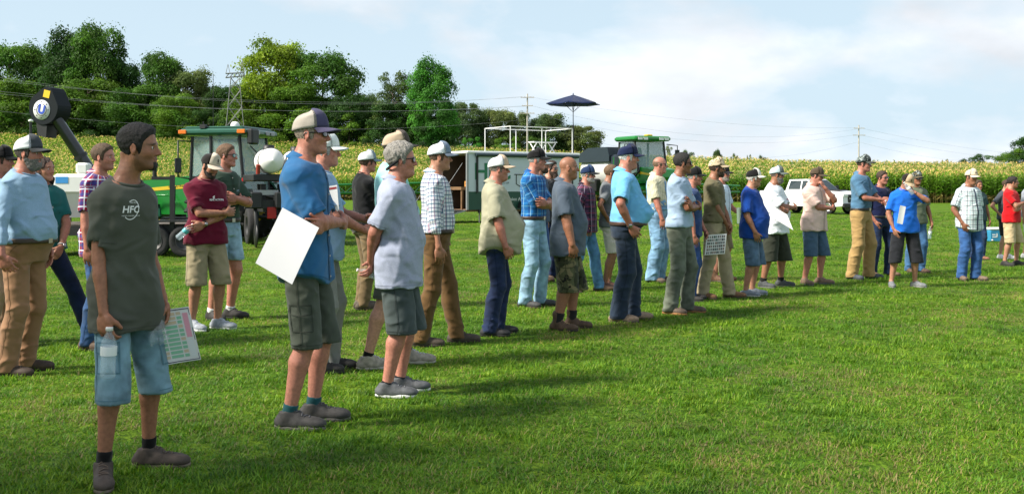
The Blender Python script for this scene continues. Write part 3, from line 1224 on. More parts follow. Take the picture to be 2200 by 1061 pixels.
    # ---- eyes
    if near < 2 and not (glasses and not glasses.get('clear')):
        for s in (-1, 1):
            eb = MB()
            c0 = hp(vec(.0775, s * .0315, -.0005))
            Me = Matrix.Translation(Vector(c0.tolist()) * sc) @ Matrix([list(r_) for r_ in T.tolist()]).to_4x4() @ Matrix.Rotation(pi / 2, 4, 'Y')
            ra = .0118 * HS * sc
            eb.lathe([(ra * sin(t), ra * cos(t)) for t in np.linspace(.62, 1.9, 8)], 14, M=Me)
            eo = eb.build('eye', paint('eye_white', (.62, .58, .54), .2), root)
            ib = MB()
            ib.lathe([(ra * 1.01 * sin(t), ra * 1.01 * cos(t)) for t in np.linspace(0, .62, 5)], 12, M=Me)
            ib.build('iris', paint('eye_iris', (.028, .016, .010), .12), eo)
    # ---- glasses
    if glasses:
        clear = glasses.get('clear')
        gm = glass_mat('eyeglass_clear', (.9, .95, .95), .02, .15) if clear else paint('sunglass_lens_%d' % int(100 * glasses['c'][2]), glasses['c'], .06, .0, .05, 5, coat=.6, spec=.8)
        fmat = paint('spectacle_frame', glasses.get('f', (.012, .012, .013)), .3)
        groot = None
        for s in (-1, 1):
            u, v = np.meshgrid(np.linspace(-1, 1, 9), np.linspace(-1, 1, 7), indexing='ij')
            k_ = np.sqrt(np.clip(1 - .42 * v ** 2, 0, 1))
            hw, hh2 = .0275, .0185
            yy = s * (.0315 + hw * u * k_)
            zz = .001 + hh2 * v * (1 - .10 * u * s * s) * np.sqrt(np.clip(1 - .5 * u ** 4, 0, 1))
            xx = .1015 - 3.4 * (np.abs(yy) - .004) ** 2 - .0 * v
            G = np.stack([xx, yy, zz], -1)
            Ng = np.tile(np.array([1, 0, 0], np.float32), G.shape[:2] + (1,))
            Vg, Qg = sheet(hp(G.reshape(-1, 3)).reshape(G.shape), (Ng.reshape(-1, 3) @ T.T).reshape(G.shape), .0035)
            if s > 0:
                Qg = Qg[:, ::-1]
            if groot is None:
                mbf = MB()
                for s2 in (-1, 1):
                    pts = [hp(vec(.096, s2 * .058, .010)), hp(vec(.082, s2 * .068, .011)), hp(vec(.04, s2 * .079, .009)), hp(vec(-.012, s2 * .085, .008)), hp(vec(-.026, s2 * .084, -.012))]
                    mbf.tube([tuple(p * sc) for p in pts], .0032 * sc, 6)
                mbf.tube([tuple(hp(vec(.1035, t, .008)) * sc) for t in (-.012, 0, .012)], .003 * sc, 6)
                for s2 in (-1, 1):
                    mbf.tube([tuple(hp(vec(.1035 - 3.4 * (t - .004) ** 2, s2 * t, .0195)) * sc) for t in (.008, .02, .034, .048, .059)], .0022 * sc, 6)
                groot = mbf.build('glasses' if clear else 'sunglasses', fmat, root)
            lk('lens', Vg, Qg, gm, groot)
        if glasses.get('strap'):
            mbf = MB()
            mbf.tube([tuple(hp(vec(*p)) * sc) for p in ((-.02, -.086, -.004), (-.055, -.084, -.030), (-.095, -.060, -.058), (-.118, 0, -.070), (-.095, .060, -.058), (-.055, .084, -.030), (-.02, .086, -.004))], .010 * sc, 8)
            mbf.build('glasses_strap', cloth((.012, .013, .018)), groot)
    # ---- trousers or shorts
    Fp = Field()
    kind = legs['kind']
    wz = legs.get('waist', 1.015)
    _tp = tr.fn(.006)
    Fp.add(vec(-.22, -.28, .80), vec(.36, .28, wz + .01), lambda X, Y, Z: np.maximum(_tp(X, Y, Z), .845 - Z), k=.03)
    bag = legs.get('bag', .012)
    for s in (-1, 1):
        hip, kn, an, fa = legj[s]
        if kind == 'pants':
            Fp.cap(hip, kn, .088 * lf + bag * .6, .062 * lf + bag, k=.035)
            cm = kn + (an - kn) * .35 + vec(-.012, 0, 0)
            Fp.cap(kn, cm, .062 * lf + bag, .061 * lf + bag, k=.02)
            end = an + vec(.008, 0, -.045)
            Fp.cap(cm, end, .061 * lf + bag, .056 * lf + bag * 1.3 + legs.get('flare', 0), k=.02)
        else:
            hz_ = legs.get('hem', .50)
            dn = kn - hip
            tpar = (hip[2] - hz_) / (hip[2] - kn[2])
            end = hip + dn * tpar
            Fp.cap(hip, end, .090 * lf + bag * .7, .073 * lf + bag * 1.2 + legs.get('flare', 0), k=.018)
    mid = (legj[-1][1] + legj[1][1]) / 2
    Fp.ell(vec((mid[0] - .005) / 2, (legj[-1][1][1] + legj[1][1][1]) / 4, .53), (.24, .012, .19), k=.02, op='s')
    amp = legs.get('folds', .0032)
    if kind == 'pants':
        def pmask(X, Y, Z):
            return .35 + 2.2 * np.exp(-((Z - .13) / .09) ** 2) + .7 * np.exp(-((Z - .52) / .10) ** 2) + .4 * np.exp(-((Z - .86) / .06) ** 2) + 0 * X + 0 * Y
        Fp.add(None, None, folds(amp * 1.35, seed + 11, pmask, .085, (.5, .5, 1.5)), 0, '+')
        Fp.cut((0, 0, .034), (0, 0, -1))
    else:
        Fp.add(None, None, folds(amp * 1.6, seed + 11, None, .11, (1, 1, .8)), 0, '+')
        for s in (-1, 1):
            hip, kn, an, fa = legj[s]
            dn = kn - hip
            hz_ = legs.get('hem', .50)
            end = hip + dn * ((hip[2] - hz_) / (hip[2] - kn[2]))
            e0 = end - dn / np.linalg.norm(dn) * .05
            dnn = dn / np.linalg.norm(dn)
            Fp.cap(e0, end + dnn * .10, .073 * lf + bag * 1.2 - max(.014, 1.9 * vb), .073 * lf + bag * 1.2 - max(.014, 1.9 * vb), k=.0, op='s')
        dav = (legj[-1][1] - legj[-1][0] + legj[1][1] - legj[1][0])
        Fp.cut((0, 0, legs.get('hem', .50)), (0, 0, -1))
    Fp.cut((0, 0, wz), (0, 0, 1))
    lo2, hi2 = Fp.bounds()
    lo2[2] = max(lo2[2], .02 if kind == 'pants' else legs.get('hem', .5) - .04)
    Vp, Qp = fieldmesh(Fp, [(lo2, hi2, vb)], 1)
    lcloth = cloth(legs['c'], legs.get('pat', 'plain'), **legs.get('kw', {}))
    po = lk('trousers' if kind == 'pants' else 'shorts', Vp, Qp, lcloth)
    pbv = BVHTree.FromPolygons([tuple(v) for v in Vp.tolist()], Qp.tolist()) if near < 2 else None
    # ---- shirt
    tuck = shirt.get('tuck', False)
    hem = shirt.get('hem', wz - .03 if tuck else .865)
    Fs = Field()
    wall = max(.014, 1.9 * vb)
    loose = 0.0 if tuck else shirt.get('loose', .022) * .75
    off = shirt.get('off', .006)
    Fs.add(vec(-.30, -.36, hem - .02), vec(.44, .36, 1.60), tr.fn(off, loose, hem), k=.03)
    if tuck:
        Fs.add(vec(-.30, -.36, wz - .03), vec(.44, .36, wz + .13), lambda X, Y, Z: tr.fn(off + .003)(X, Y, Z) + np.abs(Z - wz - .05) * .12, k=.03)
    if not tuck:            # the hanging shirt clears the hips and thighs under it
        for s in (-1, 1):
            hip, kn, an, fa = legj[s]
            rh = (.088 * lf + bag * .6 if kind == 'pants' else .090 * lf + bag * .7) + .010 + 1.3 * shirt.get('folds', .0075)
            Fs.cap(hip + vec(0, 0, .05), hip + (kn - hip) * .5, rh, rh * .97, k=.05)
    sl = shirt.get('sleeve', .74)
    for s in (-1, 1):
        Fs.cap(nb + vec(-.006, 0, .0), sh[s] + vec(0, -s * .02, .008), .050, .054, k=.05)
    for s in (-1, 1):
        a, e, w = arms[s]
        u = (e - a) / np.linalg.norm(e - a)
        r0, r1 = .058 * (1 + .2 * fat) * limbs, (.056 + shirt.get('wide', .010)) * (1 + .22 * fat) * limbs
        if sl <= 1:
            end = a + (e - a) * sl
            far = end + u * .04
            ln = float(np.linalg.norm(far - a))

            def slv(X, Y, Z, a=a, u=u, ln=ln, r0=r0, r1=r1):
                qx, qy, qz = X - a[0], Y - a[1], Z - a[2]
                t = qx * u[0] + qy * u[1] + qz * u[2]
                tc = np.clip(t, 0, ln)
                rad = np.sqrt((qx - tc * u[0]) ** 2 + (qy - tc * u[1]) ** 2 + (qz - tc * u[2]) ** 2)
                rr = r0 + (r1 - r0) * tc / ln
                d_ = np.maximum(rad - rr, t - (ln - .04))
                return np.maximum(d_, -np.maximum(rad - rr + wall, ln - .072 - t))
            Fs.add(np.minimum(a, far) - .08, np.maximum(a, far) + .08, slv, .030)
        else:
            Fs.cap(a, e, r0 * .96, .054 * (1 + .2 * fat), k=.022)
            Fs.cap(e, w, .054 * (1 + .2 * fat), .040, k=.010)

    def smask(X, Y, Z):
        return .55 + .75 * np.exp(-((Z - (wz + .06)) / .10) ** 2) + (.3 if sl <= 1 else 1.2) * np.exp(-((np.abs(Y) - .22) / .07) ** 2) + 0 * X
    Fs.add(None, None, folds(shirt.get('folds', .0075), seed + 23, smask, shirt.get('wl', .15)), 0, '+')
    # neck opening
    up = (hc + T @ vec(-.016, 0, -.055)) - nb
    up = up / np.linalg.norm(up)
    opn = shirt.get('open', .006)
    Fs.cap(nb + up * .035 + vec(.012, 0, 0), nb + up * .16, nr + opn, nr + opn + .012, k=.008, op='s')
    Fs.cut((0, 0, 1.484 + nk), (.38, 0, 1), .006)
    if shirt.get('vee'):
        Fs.ell(vec(tr.at(1.45)[0] - .02, 0, 1.475), (.06, .026, shirt['vee']), k=.006, op='s')
    if tuck:
        Fs.cut((0, 0, hem), (0, 0, -1))
    else:
        tail = shirt.get('tail', 0.0)
        Fs.add(None, None, lambda X, Y, Z: (hem + tail * (np.abs(Y) / .18) ** 2 + .006 * np.sin(X * 31 + Y * 23 + seed) - Z).astype(np.float32), .004, 'i')
    lo2, hi2 = Fs.bounds()
    hi2[2] = min(hi2[2], 1.62)
    Vs, Qs = fieldmesh(Fs, [(lo2, hi2, vb)], 1)
    scloth = cloth(shirt['c'], shirt.get('pat', 'plain'), **shirt.get('kw', {}))
    me = mesh_np(Vs * sc, Qs)
    fab = np.zeros((len(Vs), 3), np.float32)
    fab[:, 0] = np.arctan2(Vs[:, 1], Vs[:, 0]) * .165
    fab[:, 1] = Vs[:, 2]
    for s in (-1, 1):
        a, e, w = arms[s]
        for p0, p1, off0 in ((a, e, 0), (e, w, .285)):
            ab = p1 - p0
            Ln = np.linalg.norm(ab)
            u = ab / Ln
            t = (Vs - p0) @ u
            rad = np.linalg.norm(Vs - p0 - t[:, None] * u, axis=1)
            m = (rad < .085 * (1 + .2 * fat)) & (t > .01) & (t < Ln + .06) & (np.abs(Vs[:, 1]) > sw - .025 if off0 == 0 else True)
            if off0 and sl <= 1:
                continue
            a1 = np.cross(u, vec(1, 0, 0))
            a1 /= np.linalg.norm(a1)
            a2 = np.cross(u, a1)
            q = Vs - p0
            fab[m, 0] = np.arctan2(q[m] @ a1, q[m] @ a2) * .062
            fab[m, 1] = t[m] + off0
    fa_ = me.attributes.new('fab', 'FLOAT_VECTOR', 'POINT')
    fa_.data.foreach_set('vector', fab.ravel())
    so = link('shirt', me, scloth, root)
    sbv = BVHTree.FromPolygons([tuple(v) for v in Vs.tolist()], Qs.tolist())

    def onshirt(ang, z, off=.003, bv=None):
        """point on the shirt in direction ang (degrees from straight ahead, + to the left) at height z"""
        a = radians(ang)
        dr = Vector((cos(a), sin(a), 0))
        h = (bv or sbv).ray_cast(Vector((0.0, 0, z)) + dr * .8, -dr)
        p = h[0] if h[0] is not None else Vector((0, 0, z)) + dr * .15
        return np.array(p + dr * off, np.float32)

    if shirt.get('collar'):
        n = 31
        a = np.linspace(radians(24), radians(336), n)
        ccol = cloth(shirt.get('collarc', shirt['c']), 'plain' if shirt.get('collarc') else shirt.get('pat', 'plain'), **({} if shirt.get('collarc') else shirt.get('kw', {})))
        cb = nb + up * .057
        A = vec(1, 0, 0) - up * float(up[0])
        A /= np.linalg.norm(A)
        B = np.cross(up, A)
        prof = np.linspace(0, 1, 6)
        P = np.zeros((n, 6, 3), np.float32)
        for i, q in enumerate(a):
            frontness = max(0, cos(q)) ** 1.5
            for j, t in enumerate(prof):
                r_ = nr + .007 + .030 * t ** 1.2 + .012 * frontness * t
                h_ = .016 - (.052 + .030 * frontness) * t - .022 * max(0, cos(q))
                if t == 0:
                    h_ -= .006
                P[i, j] = cb + A * (r_ * cos(q) * 1.08) + B * (r_ * sin(q)) + up * h_
        N = normals_of(P)
        Vc, Qc = sheet(P, N, .005)
        me2 = mesh_np(Vc * sc, Qc)
        f2 = me2.attributes.new('fab', 'FLOAT_VECTOR', 'POINT')
        f2.data.foreach_set('vector', np.stack([Vc[:, 1] + Vc[:, 0] * .4, Vc[:, 2], Vc[:, 0]], 1).astype(np.float32).ravel())
        link('collar', me2, ccol, so)

    def ribbon(name, paths, width, mat, parent=so, off=.003, bv=None):
        Vr, Qr, nn = [], [], 0
        for path in paths:
            pts = [onshirt(a_, z_, off, bv) for a_, z_ in path]
            pts = np.array(pts)
            tng = np.gradient(pts, axis=0)
            nrm = np.array([[cos(radians(a_)), sin(radians(a_)), 0] for a_, z_ in path])
            sd_ = np.cross(tng, nrm)
            sd_ /= np.linalg.norm(sd_, axis=1, keepdims=True) + 1e-9
            G = np.stack([pts - sd_ * width / 2, pts + sd_ * width / 2], 1)
            v_, q_ = grid_mesh(G)
            Vr.append(v_)
            Qr.append(q_ + nn)
            nn += len(v_)
        return lk(name, np.concatenate(Vr), np.concatenate(Qr), mat, parent)

    # ribbed neck of a T-shirt and the stitched hems of sleeves
    hemm = cloth(tuple(c * .80 for c in shirt['c']))
    if not shirt.get('collar'):
        A0 = vec(1, 0, 0) - up * float(up[0])
        A0 /= np.linalg.norm(A0)
        B0 = np.cross(up, A0)
        mbn = MB()
        pts = []
        for q in np.linspace(0, 2 * pi, 26, endpoint=False):
            rr_ = nr + opn + .010
            p0 = nb + vec(.012, 0, 0) + A0 * (rr_ * cos(q) * 1.05) + B0 * (rr_ * sin(q))
            zc_ = 1.484 + nk - .38 * p0[0] - .002
            p0 = p0 + up * ((zc_ - p0[2]) / up[2])
            pts.append(tuple(p0 * sc))
        mbn.tube(pts, .0085 * sc, 6, closed=True)
        mbn.build('neck_rib', scloth if not shirt.get('pat') else hemm, so)
    if sl <= 1 and near < 2:
        for s in (-1, 1):
            a, e, w = arms[s]
            u = (e - a) / np.linalg.norm(e - a)
            c0 = a + (e - a) * sl - u * .024
            n1_ = np.cross(u, vec(1, 0, 0))
            n1_ /= np.linalg.norm(n1_)
            n2_ = np.cross(u, n1_)
            G = []
            for q in np.linspace(0, 2 * pi, 25):
                dr = Vector((n1_ * cos(q) + n2_ * sin(q)).tolist())
                o0 = Vector(c0.tolist())
                h = sbv.ray_cast(o0 + dr * .13, -dr)
                p0 = np.array(h[0] if h[0] is not None else o0 + dr * .06) + np.array(dr) * .0025
                if np.linalg.norm(p0 - c0) > .105:
                    p0 = c0 + np.array(dr) * .06
                G.append([p0 - u * .0022, p0 + u * .0022])
            v_, q_ = grid_mesh(np.array(G))
            lk('sleeve_hem', v_, q_, hemm, so)
    if not tuck and near < 2:
        ribbon('bottom_hem', [[(a_, hem + .024 + shirt.get('tail', 0) * (sin(radians(a_))) ** 2) for a_ in np.linspace(-180, 180, 49)]], .004, hemm)
    if shirt.get('placket'):
        z1 = 1.46
        z0 = z1 - .16 if shirt['placket'] == 'polo' else hem + .02
        dk = cloth(tuple(c * .72 for c in shirt['c']))
        ribbon('placket', [[(0, z) for z in np.linspace(z1, z0, 12 if z0 < 1.2 else 5)]], .030, scloth if shirt.get('pat') else dk, off=.0045)
        if near < 2:
            zb_ = np.linspace(z1 - .03, z0 + .02, 6 if shirt['placket'] != 'polo' else 2)
            for z in zb_:
                mbb = MB()
                p = onshirt(0, z, .007)
                mbb.lathe([(0, .002), (.005, .002), (.006, 0)], 8, M=Matrix.Translation(Vector(p) * sc) @ Matrix.Rotation(pi / 2, 4, 'Y') @ Matrix.Scale(sc, 4))
                mbb.build('button', paint('shirt_button', (.55, .52, .46), .35), so)
    for (pa, pz, pw, ph_) in shirt.get('pockets', []):
        ml = cloth(tuple(c * .78 for c in shirt['c']))
        aw = pw
        ribbon('pocket', [[(pa - aw, z) for z in np.linspace(pz, pz - ph_, 4)], [(pa + aw, z) for z in np.linspace(pz, pz - ph_, 4)],
                          [(a_, pz - ph_) for a_ in np.linspace(pa - aw, pa + aw, 4)], [(a_, pz) for a_ in np.linspace(pa - aw, pa + aw, 4)], [(a_, pz - .035) for a_ in np.linspace(pa - aw, pa + aw, 4)]], .006, ml)
    # ---- belt
    if belt or tuck:
        bc = belt or (.03, .018, .012)
        a = np.linspace(0, 2 * pi, 48, endpoint=False)
        f_, b_, w_ = tr.at(wz - .012)
        bl = np.linspace(-.019, .019, 4)
        P = np.zeros((48, 4, 3), np.float32)
        for i, q in enumerate(a):
            ca_, sa_ = cos(q), sin(q)
            A_ = (f_ if ca_ > 0 else b_) + .0125
            W_ = w_ + .0125
            r_ = 1 / (abs(ca_ / A_) ** 2.35 + abs(sa_ / W_) ** 2.35) ** (1 / 2.35)
            for j, h_ in enumerate(bl):
                P[i, j] = (r_ * ca_, r_ * sa_, wz - .010 + h_)
        N = normals_of(P, True)
        Vc, Qc = sheet(P, N, .008, True)
        bo = lk('belt', Vc, Qc, paint('belt_leather_%d' % int(bc[0] * 999), bc, .5, bump=.2))
        mbb = MB()
        mbb.box(((f_ + .016) * sc, -.022 * sc, (wz - .030) * sc), ((f_ + .022) * sc, .022 * sc, (wz + .010) * sc))
        mbb.build('buckle', paint('buckle_metal', (.5, .45, .35), .3, .9), bo)
    # ---- cargo pockets and seams on the legs
    if pbv is not None:
        dkl = cloth(tuple(c * .70 for c in legs['c']))
        def onleg(s, ang, z, off=.004):
            hip, kn, an, fa = legj[s]
            t = (hip[2] - z) / (hip[2] - kn[2]) if z > kn[2] else 1.0
            c_ = hip + (kn - hip) * t if z > kn[2] else kn + (an - kn) * ((kn[2] - z) / (kn[2] - an[2]))
            aa = radians(ang)
            dr = Vector((cos(aa), sin(aa), 0))
            h = pbv.ray_cast(Vector(c_.tolist()) + dr * .35, -dr)
            p = h[0] if h[0] is not None else Vector(c_.tolist()) + dr * .1
            return np.array(p + dr * off, np.float32)

        def legstrip(name, s, path, width, mat, off=.004):
            pts = np.array([onleg(s, a_, z_, off) for a_, z_ in path])
            tng = np.gradient(pts, axis=0)
            nrm = np.array([[cos(radians(a_)), sin(radians(a_)), 0] for a_, z_ in path])
            sd_ = np.cross(tng, nrm)
            sd_ /= np.linalg.norm(sd_, axis=1, keepdims=True) + 1e-9
            return grid_mesh(np.stack([pts - sd_ * width / 2, pts + sd_ * width / 2], 1))
        for s in (-1, 1):
            parts = []
            if legs.get('cargo'):
                zt, zb2 = .70, .555
                c0 = s * legs.get('cargo_ang', 90)
                for pth in ([(c0 - 40, z) for z in np.linspace(zt, zb2, 4)], [(c0 + 40, z) for z in np.linspace(zt, zb2, 4)],
                            [(a_, zb2) for a_ in np.linspace(c0 - 40, c0 + 40, 6)], [(a_, zt) for a_ in np.linspace(c0 - 42, c0 + 42, 6)],
                            [(a_, zt - .045 - .012 * cos(radians((a_ - c0) * 2))) for a_ in np.linspace(c0 - 42, c0 + 42, 7)]):
                    parts.append(legstrip('', s, pth, .007, dkl))
            if legs.get('seam', True):
                zend = .09 if kind == 'pants' else legs.get('hem', .5) + .01
                parts.append(legstrip('', s, [(s * 94, z) for z in np.linspace(.90, zend, 16)], .006, dkl))
            parts.append(legstrip('', s, [(s * (40 + 45 * t), .985 - .12 * t ** 1.5) for t in np.linspace(0, 1, 6)], .006, dkl))
            if kind != 'pants':
                z_ = legs.get('hem', .5) + .028
                parts.append(legstrip('', s, [(a_, z_) for a_ in np.linspace(s * 90 - 105, s * 90 + 105, 17)], .004, dkl))
            if parts:
                nn, VV, QQ = 0, [], []
                for v_, q_ in parts:
                    VV.append(v_)
                    QQ.append(q_ + nn)
                    nn += len(v_)
                lk('pocket_seams', np.concatenate(VV), np.concatenate(QQ), dkl, po)
    # ---- shoes and socks
    sc_col, sole_col = shoes[0], shoes[1]
    boot = len(shoes) > 2 and shoes[2] == 'boot'
    slip = len(shoes) > 2 and shoes[2] == 'slip'
    for s in (-1, 1):
        hip, kn, an, fa = legj[s]
        Rf = rotm(radians(fa))
        o_ = vec(an[0], an[1], 0)
        fp = lambda x, y, z: o_ + Rf @ vec(x, y, z)
        Fo = Field()
        Fo.ell(fp(.062, 0, .036), (.150, .047, .044), Rf, k=.02)
        Fo.ell(fp(.150, -s * .004, .036), (.070, .048, .034), Rf, k=.02)
        Fo.ell(fp(-.032, 0, .045), (.048, .040, .050), Rf, k=.02)
        Fo.cap(fp(.05, 0, .072), fp(.0, 0, .085), .032, .040, k=.025)
        if boot:
            Fo.cap(fp(.0, 0, .08), fp(-.004, 0, .165), .045, .050, k=.02)
        elif not slip:
            Fo.cap(fp(-.006, 0, .07), fp(-.010, 0, .098), .042, .043, k=.02)
        Fo.cut((0, 0, .016), (0, 0, -1))
        if not boot:
            Fo.cut(fp(0, 0, .108 if not slip else .088), Rf @ vec(-.18, 0, 1))
        Fo.add(None, None, folds(.0011, seed + 40, None, .06), 0, '+')
        lo2, hi2 = Fo.bounds()
        Vo, Qo = fieldmesh(Fo, [(lo2, hi2, vh * 1.35)], 1)
        sm = paint('shoe_%d_%d_%d' % tuple(int(c * 999) for c in sc_col), sc_col, .75, 0, .35, 26, bump=.12, bscale=120)
        sho = lk('shoe', Vo, Qo, sm)
        n = 28
        ang = np.linspace(0, 2 * pi, n, endpoint=False)
        ring = []
        for q in ang:
            cx_, cy_ = cos(q), sin(q)
            xx = .066 + .150 * np.sign(cx_) * abs(cx_) ** .8
            ww = np.interp(xx, [-.09, -.02, .06, .14, .22], [.034, .040, .041, .051, .040])
            ring.append((xx, ww * np.sign(cy_) * abs(cy_) ** .7, 0))
        zz = (.0, .005, .020, .026)
        gg = (.94, 1.02, 1.02, .96)
        P = np.array([[fp(.066 + (p[0] - .066) * g, p[1] * g, z) for z, g in zip(zz, gg)] for p in ring])
        v_, q_ = grid_mesh(P, True)
        lk('sole', v_, q_, paint('sole_%d' % int(sole_col[0] * 999), sole_col, .8, bump=.3), sho)
        if near < 2 and not slip:
            mbl = MB()
            bv_ = BVHTree.FromPolygons([tuple(v) for v in Vo.tolist()], Qo.tolist())
            for i in range(5):
                xx = .035 + .022 * i
                pts = []
                for yy in (-.022, -.011, 0, .011, .022):
                    p0_ = Vector(fp(xx + .3 * yy * (1 if i % 2 else -1), yy, .3).tolist())
                    h = bv_.ray_cast(p0_, Vector((0, 0, -1)))
                    if h[0] is not None:
                        pts.append(tuple((h[0] + Vector((0, 0, .003))) * sc))
                if len(pts) > 2:
                    mbl.tube(pts, .0028 * sc, 5)
            if mbl.v:
                mbl.build('laces', paint('lace_%d' % int(sc_col[0] * 99), tuple(min(c * 1.8 + .02, .8) for c in sc_col), .8) if not boot else paint('lace_tan', (.42, .27, .12), .8), sho)
        if socks and kind != 'pants':
            Fk = Field()
            top_ = socks[1]
            dirn = (kn - an) / np.linalg.norm(kn - an)
            Fk.cap(an, an + dirn * .12, .040 * lf, .045 * lf, k=.01)
            Fk.cut(an + dirn * (top_ - .085), dirn)
            Fk.cut(an + dirn * (-.02), -dirn)
            Fk.add(None, None, folds(.0012, seed, None, .03), 0, '+')
            lo2, hi2 = Fk.bounds()
            Vk, Qk = fieldmesh(Fk, [(lo2, hi2, vh * 1.3)], 1)
            lk('sock', Vk, Qk, cloth(socks[0]))
    # ---- watch
    if watch:
        s = watch[0]
        a, e, w = arms[s]
        u = (w - e) / np.linalg.norm(w - e)
        c0 = e + (w - e) * .93
        n1 = np.cross(u, hands[s]['n'])
        n1 /= np.linalg.norm(n1)
        n2 = np.cross(u, n1)
        am = (1 + .22 * fat) * limbs
        mbw = MB()
        rw = .0315 * am
        mbw.tube([tuple((c0 + n1 * rw * cos(q) + n2 * rw * sin(q)) * sc) for q in np.linspace(0, 2 * pi, 16, endpoint=False)], .006 * sc, 6, closed=True)
        wo = mbw.build('watch', paint('watch_strap_%d' % int(watch[1][0] * 999), watch[1], .4), root)
        mbw = MB()
        q = -hands[s]['n']
        Mw = Matrix(((n1[0], u[0], q[0], (c0 + q * rw)[0] * sc), (n1[1], u[1], q[1], (c0 + q * rw)[1] * sc), (n1[2], u[2], q[2], (c0 + q * rw)[2] * sc), (0, 0, 0, 1)))
        mbw.lathe([(0, .010 * sc), (.016 * sc, .010 * sc), (.019 * sc, .006 * sc), (.019 * sc, 0)], 14, M=Mw)
        mbw.build('watch_face', paint('watch_metal', (.35, .35, .36), .25, .8), wo)
    info = dict(root=root, sc=sc, hands=hands, arms=arms, shirt=so, sbv=sbv, onshirt=onshirt, ribbon=ribbon, lk=lk, tr=tr, M=Matrix.Translation((X0, d, 0)) @ Matrix.Rotation(radians(face), 4, 'Z') @ Matrix.Scale(sc, 4), hc=hc, T=T, d=d)
    return info


def text_mesh(body, size, depth=0.0, bold=0.0, align='CENTER'):
    cu = bpy.data.curves.new('lettering', 'FONT')
    cu.body = body
    cu.size = size
    cu.align_x = align
    cu.align_y = 'CENTER'
    cu.extrude = depth
    cu.offset = bold
    cu.resolution_u = 3
    ob = bpy.data.objects.new('lettering', cu)
    COL.objects.link(ob)
    dg = bpy.context.evaluated_depsgraph_get()
    me = bpy.data.meshes.new_from_object(ob.evaluated_get(dg))
    bpy.data.objects.remove(ob)
    bpy.data.curves.remove(cu)
    return me


def shirt_text(P, body, size, ang, z, mat, name='logo', slant=0.0, bold=0.0):
    """lettering laid onto the shirt round the point (ang, z)"""
    me = text_mesh(body, size, 0, bold)
    for v in me.vertices:
        a = ang + degrees_of(v.co.x + slant * v.co.y)
        p = P['onshirt'](a, z + v.co.y, .004)
        v.co = Vector(p) * P['sc']
    return link(name, me, mat, P['shirt'])


def degrees_of(x):
    return x / .15 * 57.3


# ---------------------------------------------------------------- terrain
def corn_edge(x):
    return np.clip(111 - 0.36 * x, 78, 150)


def ground_z(x, y):
    """level lawn, then a slope under the corn that rises more on the left"""
    x, y = np.asarray(x, float), np.asarray(y, float)
    u = np.clip(x / np.maximum(y, 60), -.75, .75)
    px = 1100 + FPX * u
    yt = np.interp(px, [-400, 0, 750, 1000, 1300, 1700, 2200, 2800], [285, 289, 312, 319, 333, 348, 356, 358])
    ye = corn_edge(x)
    yr = ye + 95
    R = 1.45 + (HY - yt) / FPX * yr - 2.6
    t = np.clip((y - ye) / 95, 0, 1)
    return R * t


def mesh_ground():
    ys = np.concatenate([np.linspace(-40, 60, 41), np.linspace(64, 260, 70), np.geomspace(280, 4500, 18)])
    xs = np.concatenate([-np.geomspace(4000, 160, 14), np.linspace(-150, 150, 91), np.geomspace(160, 4000, 14)])
    X, Y = np.meshgrid(xs, ys, indexing='ij')
    rg = np.random.RandomState(3)
    Z = ground_z(X, Y)
    V, Q = grid_mesh(np.stack([X, Y, Z], -1))
    return mesh_np(V, Q)


def ground_mat():
    m, N, L, b = new_mat('lawn_soil')
    tc = N.new('ShaderNodeTexCoord')
    cols = None

    def noise(sc, det=5, dist=0.0):
        n = N.new('ShaderNodeTexNoise')
        n.inputs['Scale'].default_value = sc
        n.inputs['Detail'].default_value = det
        n.inputs['Distortion'].default_value = dist
        L.new(tc.outputs['Object'], n.inputs['Vector'])
        return n

    def ramp(n, a, c0, e, c1):
        r = N.new('ShaderNodeValToRGB')
        r.color_ramp.elements[0].position = a
        r.color_ramp.elements[0].color = (*c0, 1)
        r.color_ramp.elements[1].position = e
        r.color_ramp.elements[1].color = (*c1, 1)
        L.new(n.outputs['Fac'], r.inputs['Fac'])
        return r
    fine = ramp(noise(16, 8), .30, (.032, .082, .006), .70, (.165, .275, .020))
    patch = ramp(noise(.55, 6, .4), .42, (.75, .88, .80), .66, (1.25, 1.12, 1.0))
    mx = N.new('ShaderNodeMix')
    mx.data_type = 'RGBA'
    mx.blend_type = 'MULTIPLY'
    mx.inputs['Factor'].default_value = 1
    L.new(fine.outputs['Color'], mx.inputs['A'])
    L.new(patch.outputs['Color'], mx.inputs['B'])
    dry = ramp(noise(.9, 9, .3), .60, (0, 0, 0), .76, (1, 1, 1))
    mx2 = N.new('ShaderNodeMix')
    mx2.data_type = 'RGBA'
    L.new(dry.outputs['Color'], mx2.inputs['Factor'])
    L.new(mx.outputs['Result'], mx2.inputs['A'])
    mx2.inputs['B'].default_value = (.16, .16, .045, 1)
    L.new(mx2.outputs['Result'], b.inputs['Base Color'])
    b.inputs['Roughness'].default_value = .95
    b.inputs['Specular IOR Level'].default_value = .1
    bn = noise(38, 6)
    bp = N.new('ShaderNodeBump')
    bp.inputs['Strength'].default_value = .9
    bp.inputs['Distance'].default_value = .06
    L.new(bn.outputs['Fac'], bp.inputs['Height'])
    L.new(bp.outputs['Normal'], b.inputs['Normal'])
    return m


go = link('ground', mesh_ground(), ground_mat())
tag(go, kind='structure')


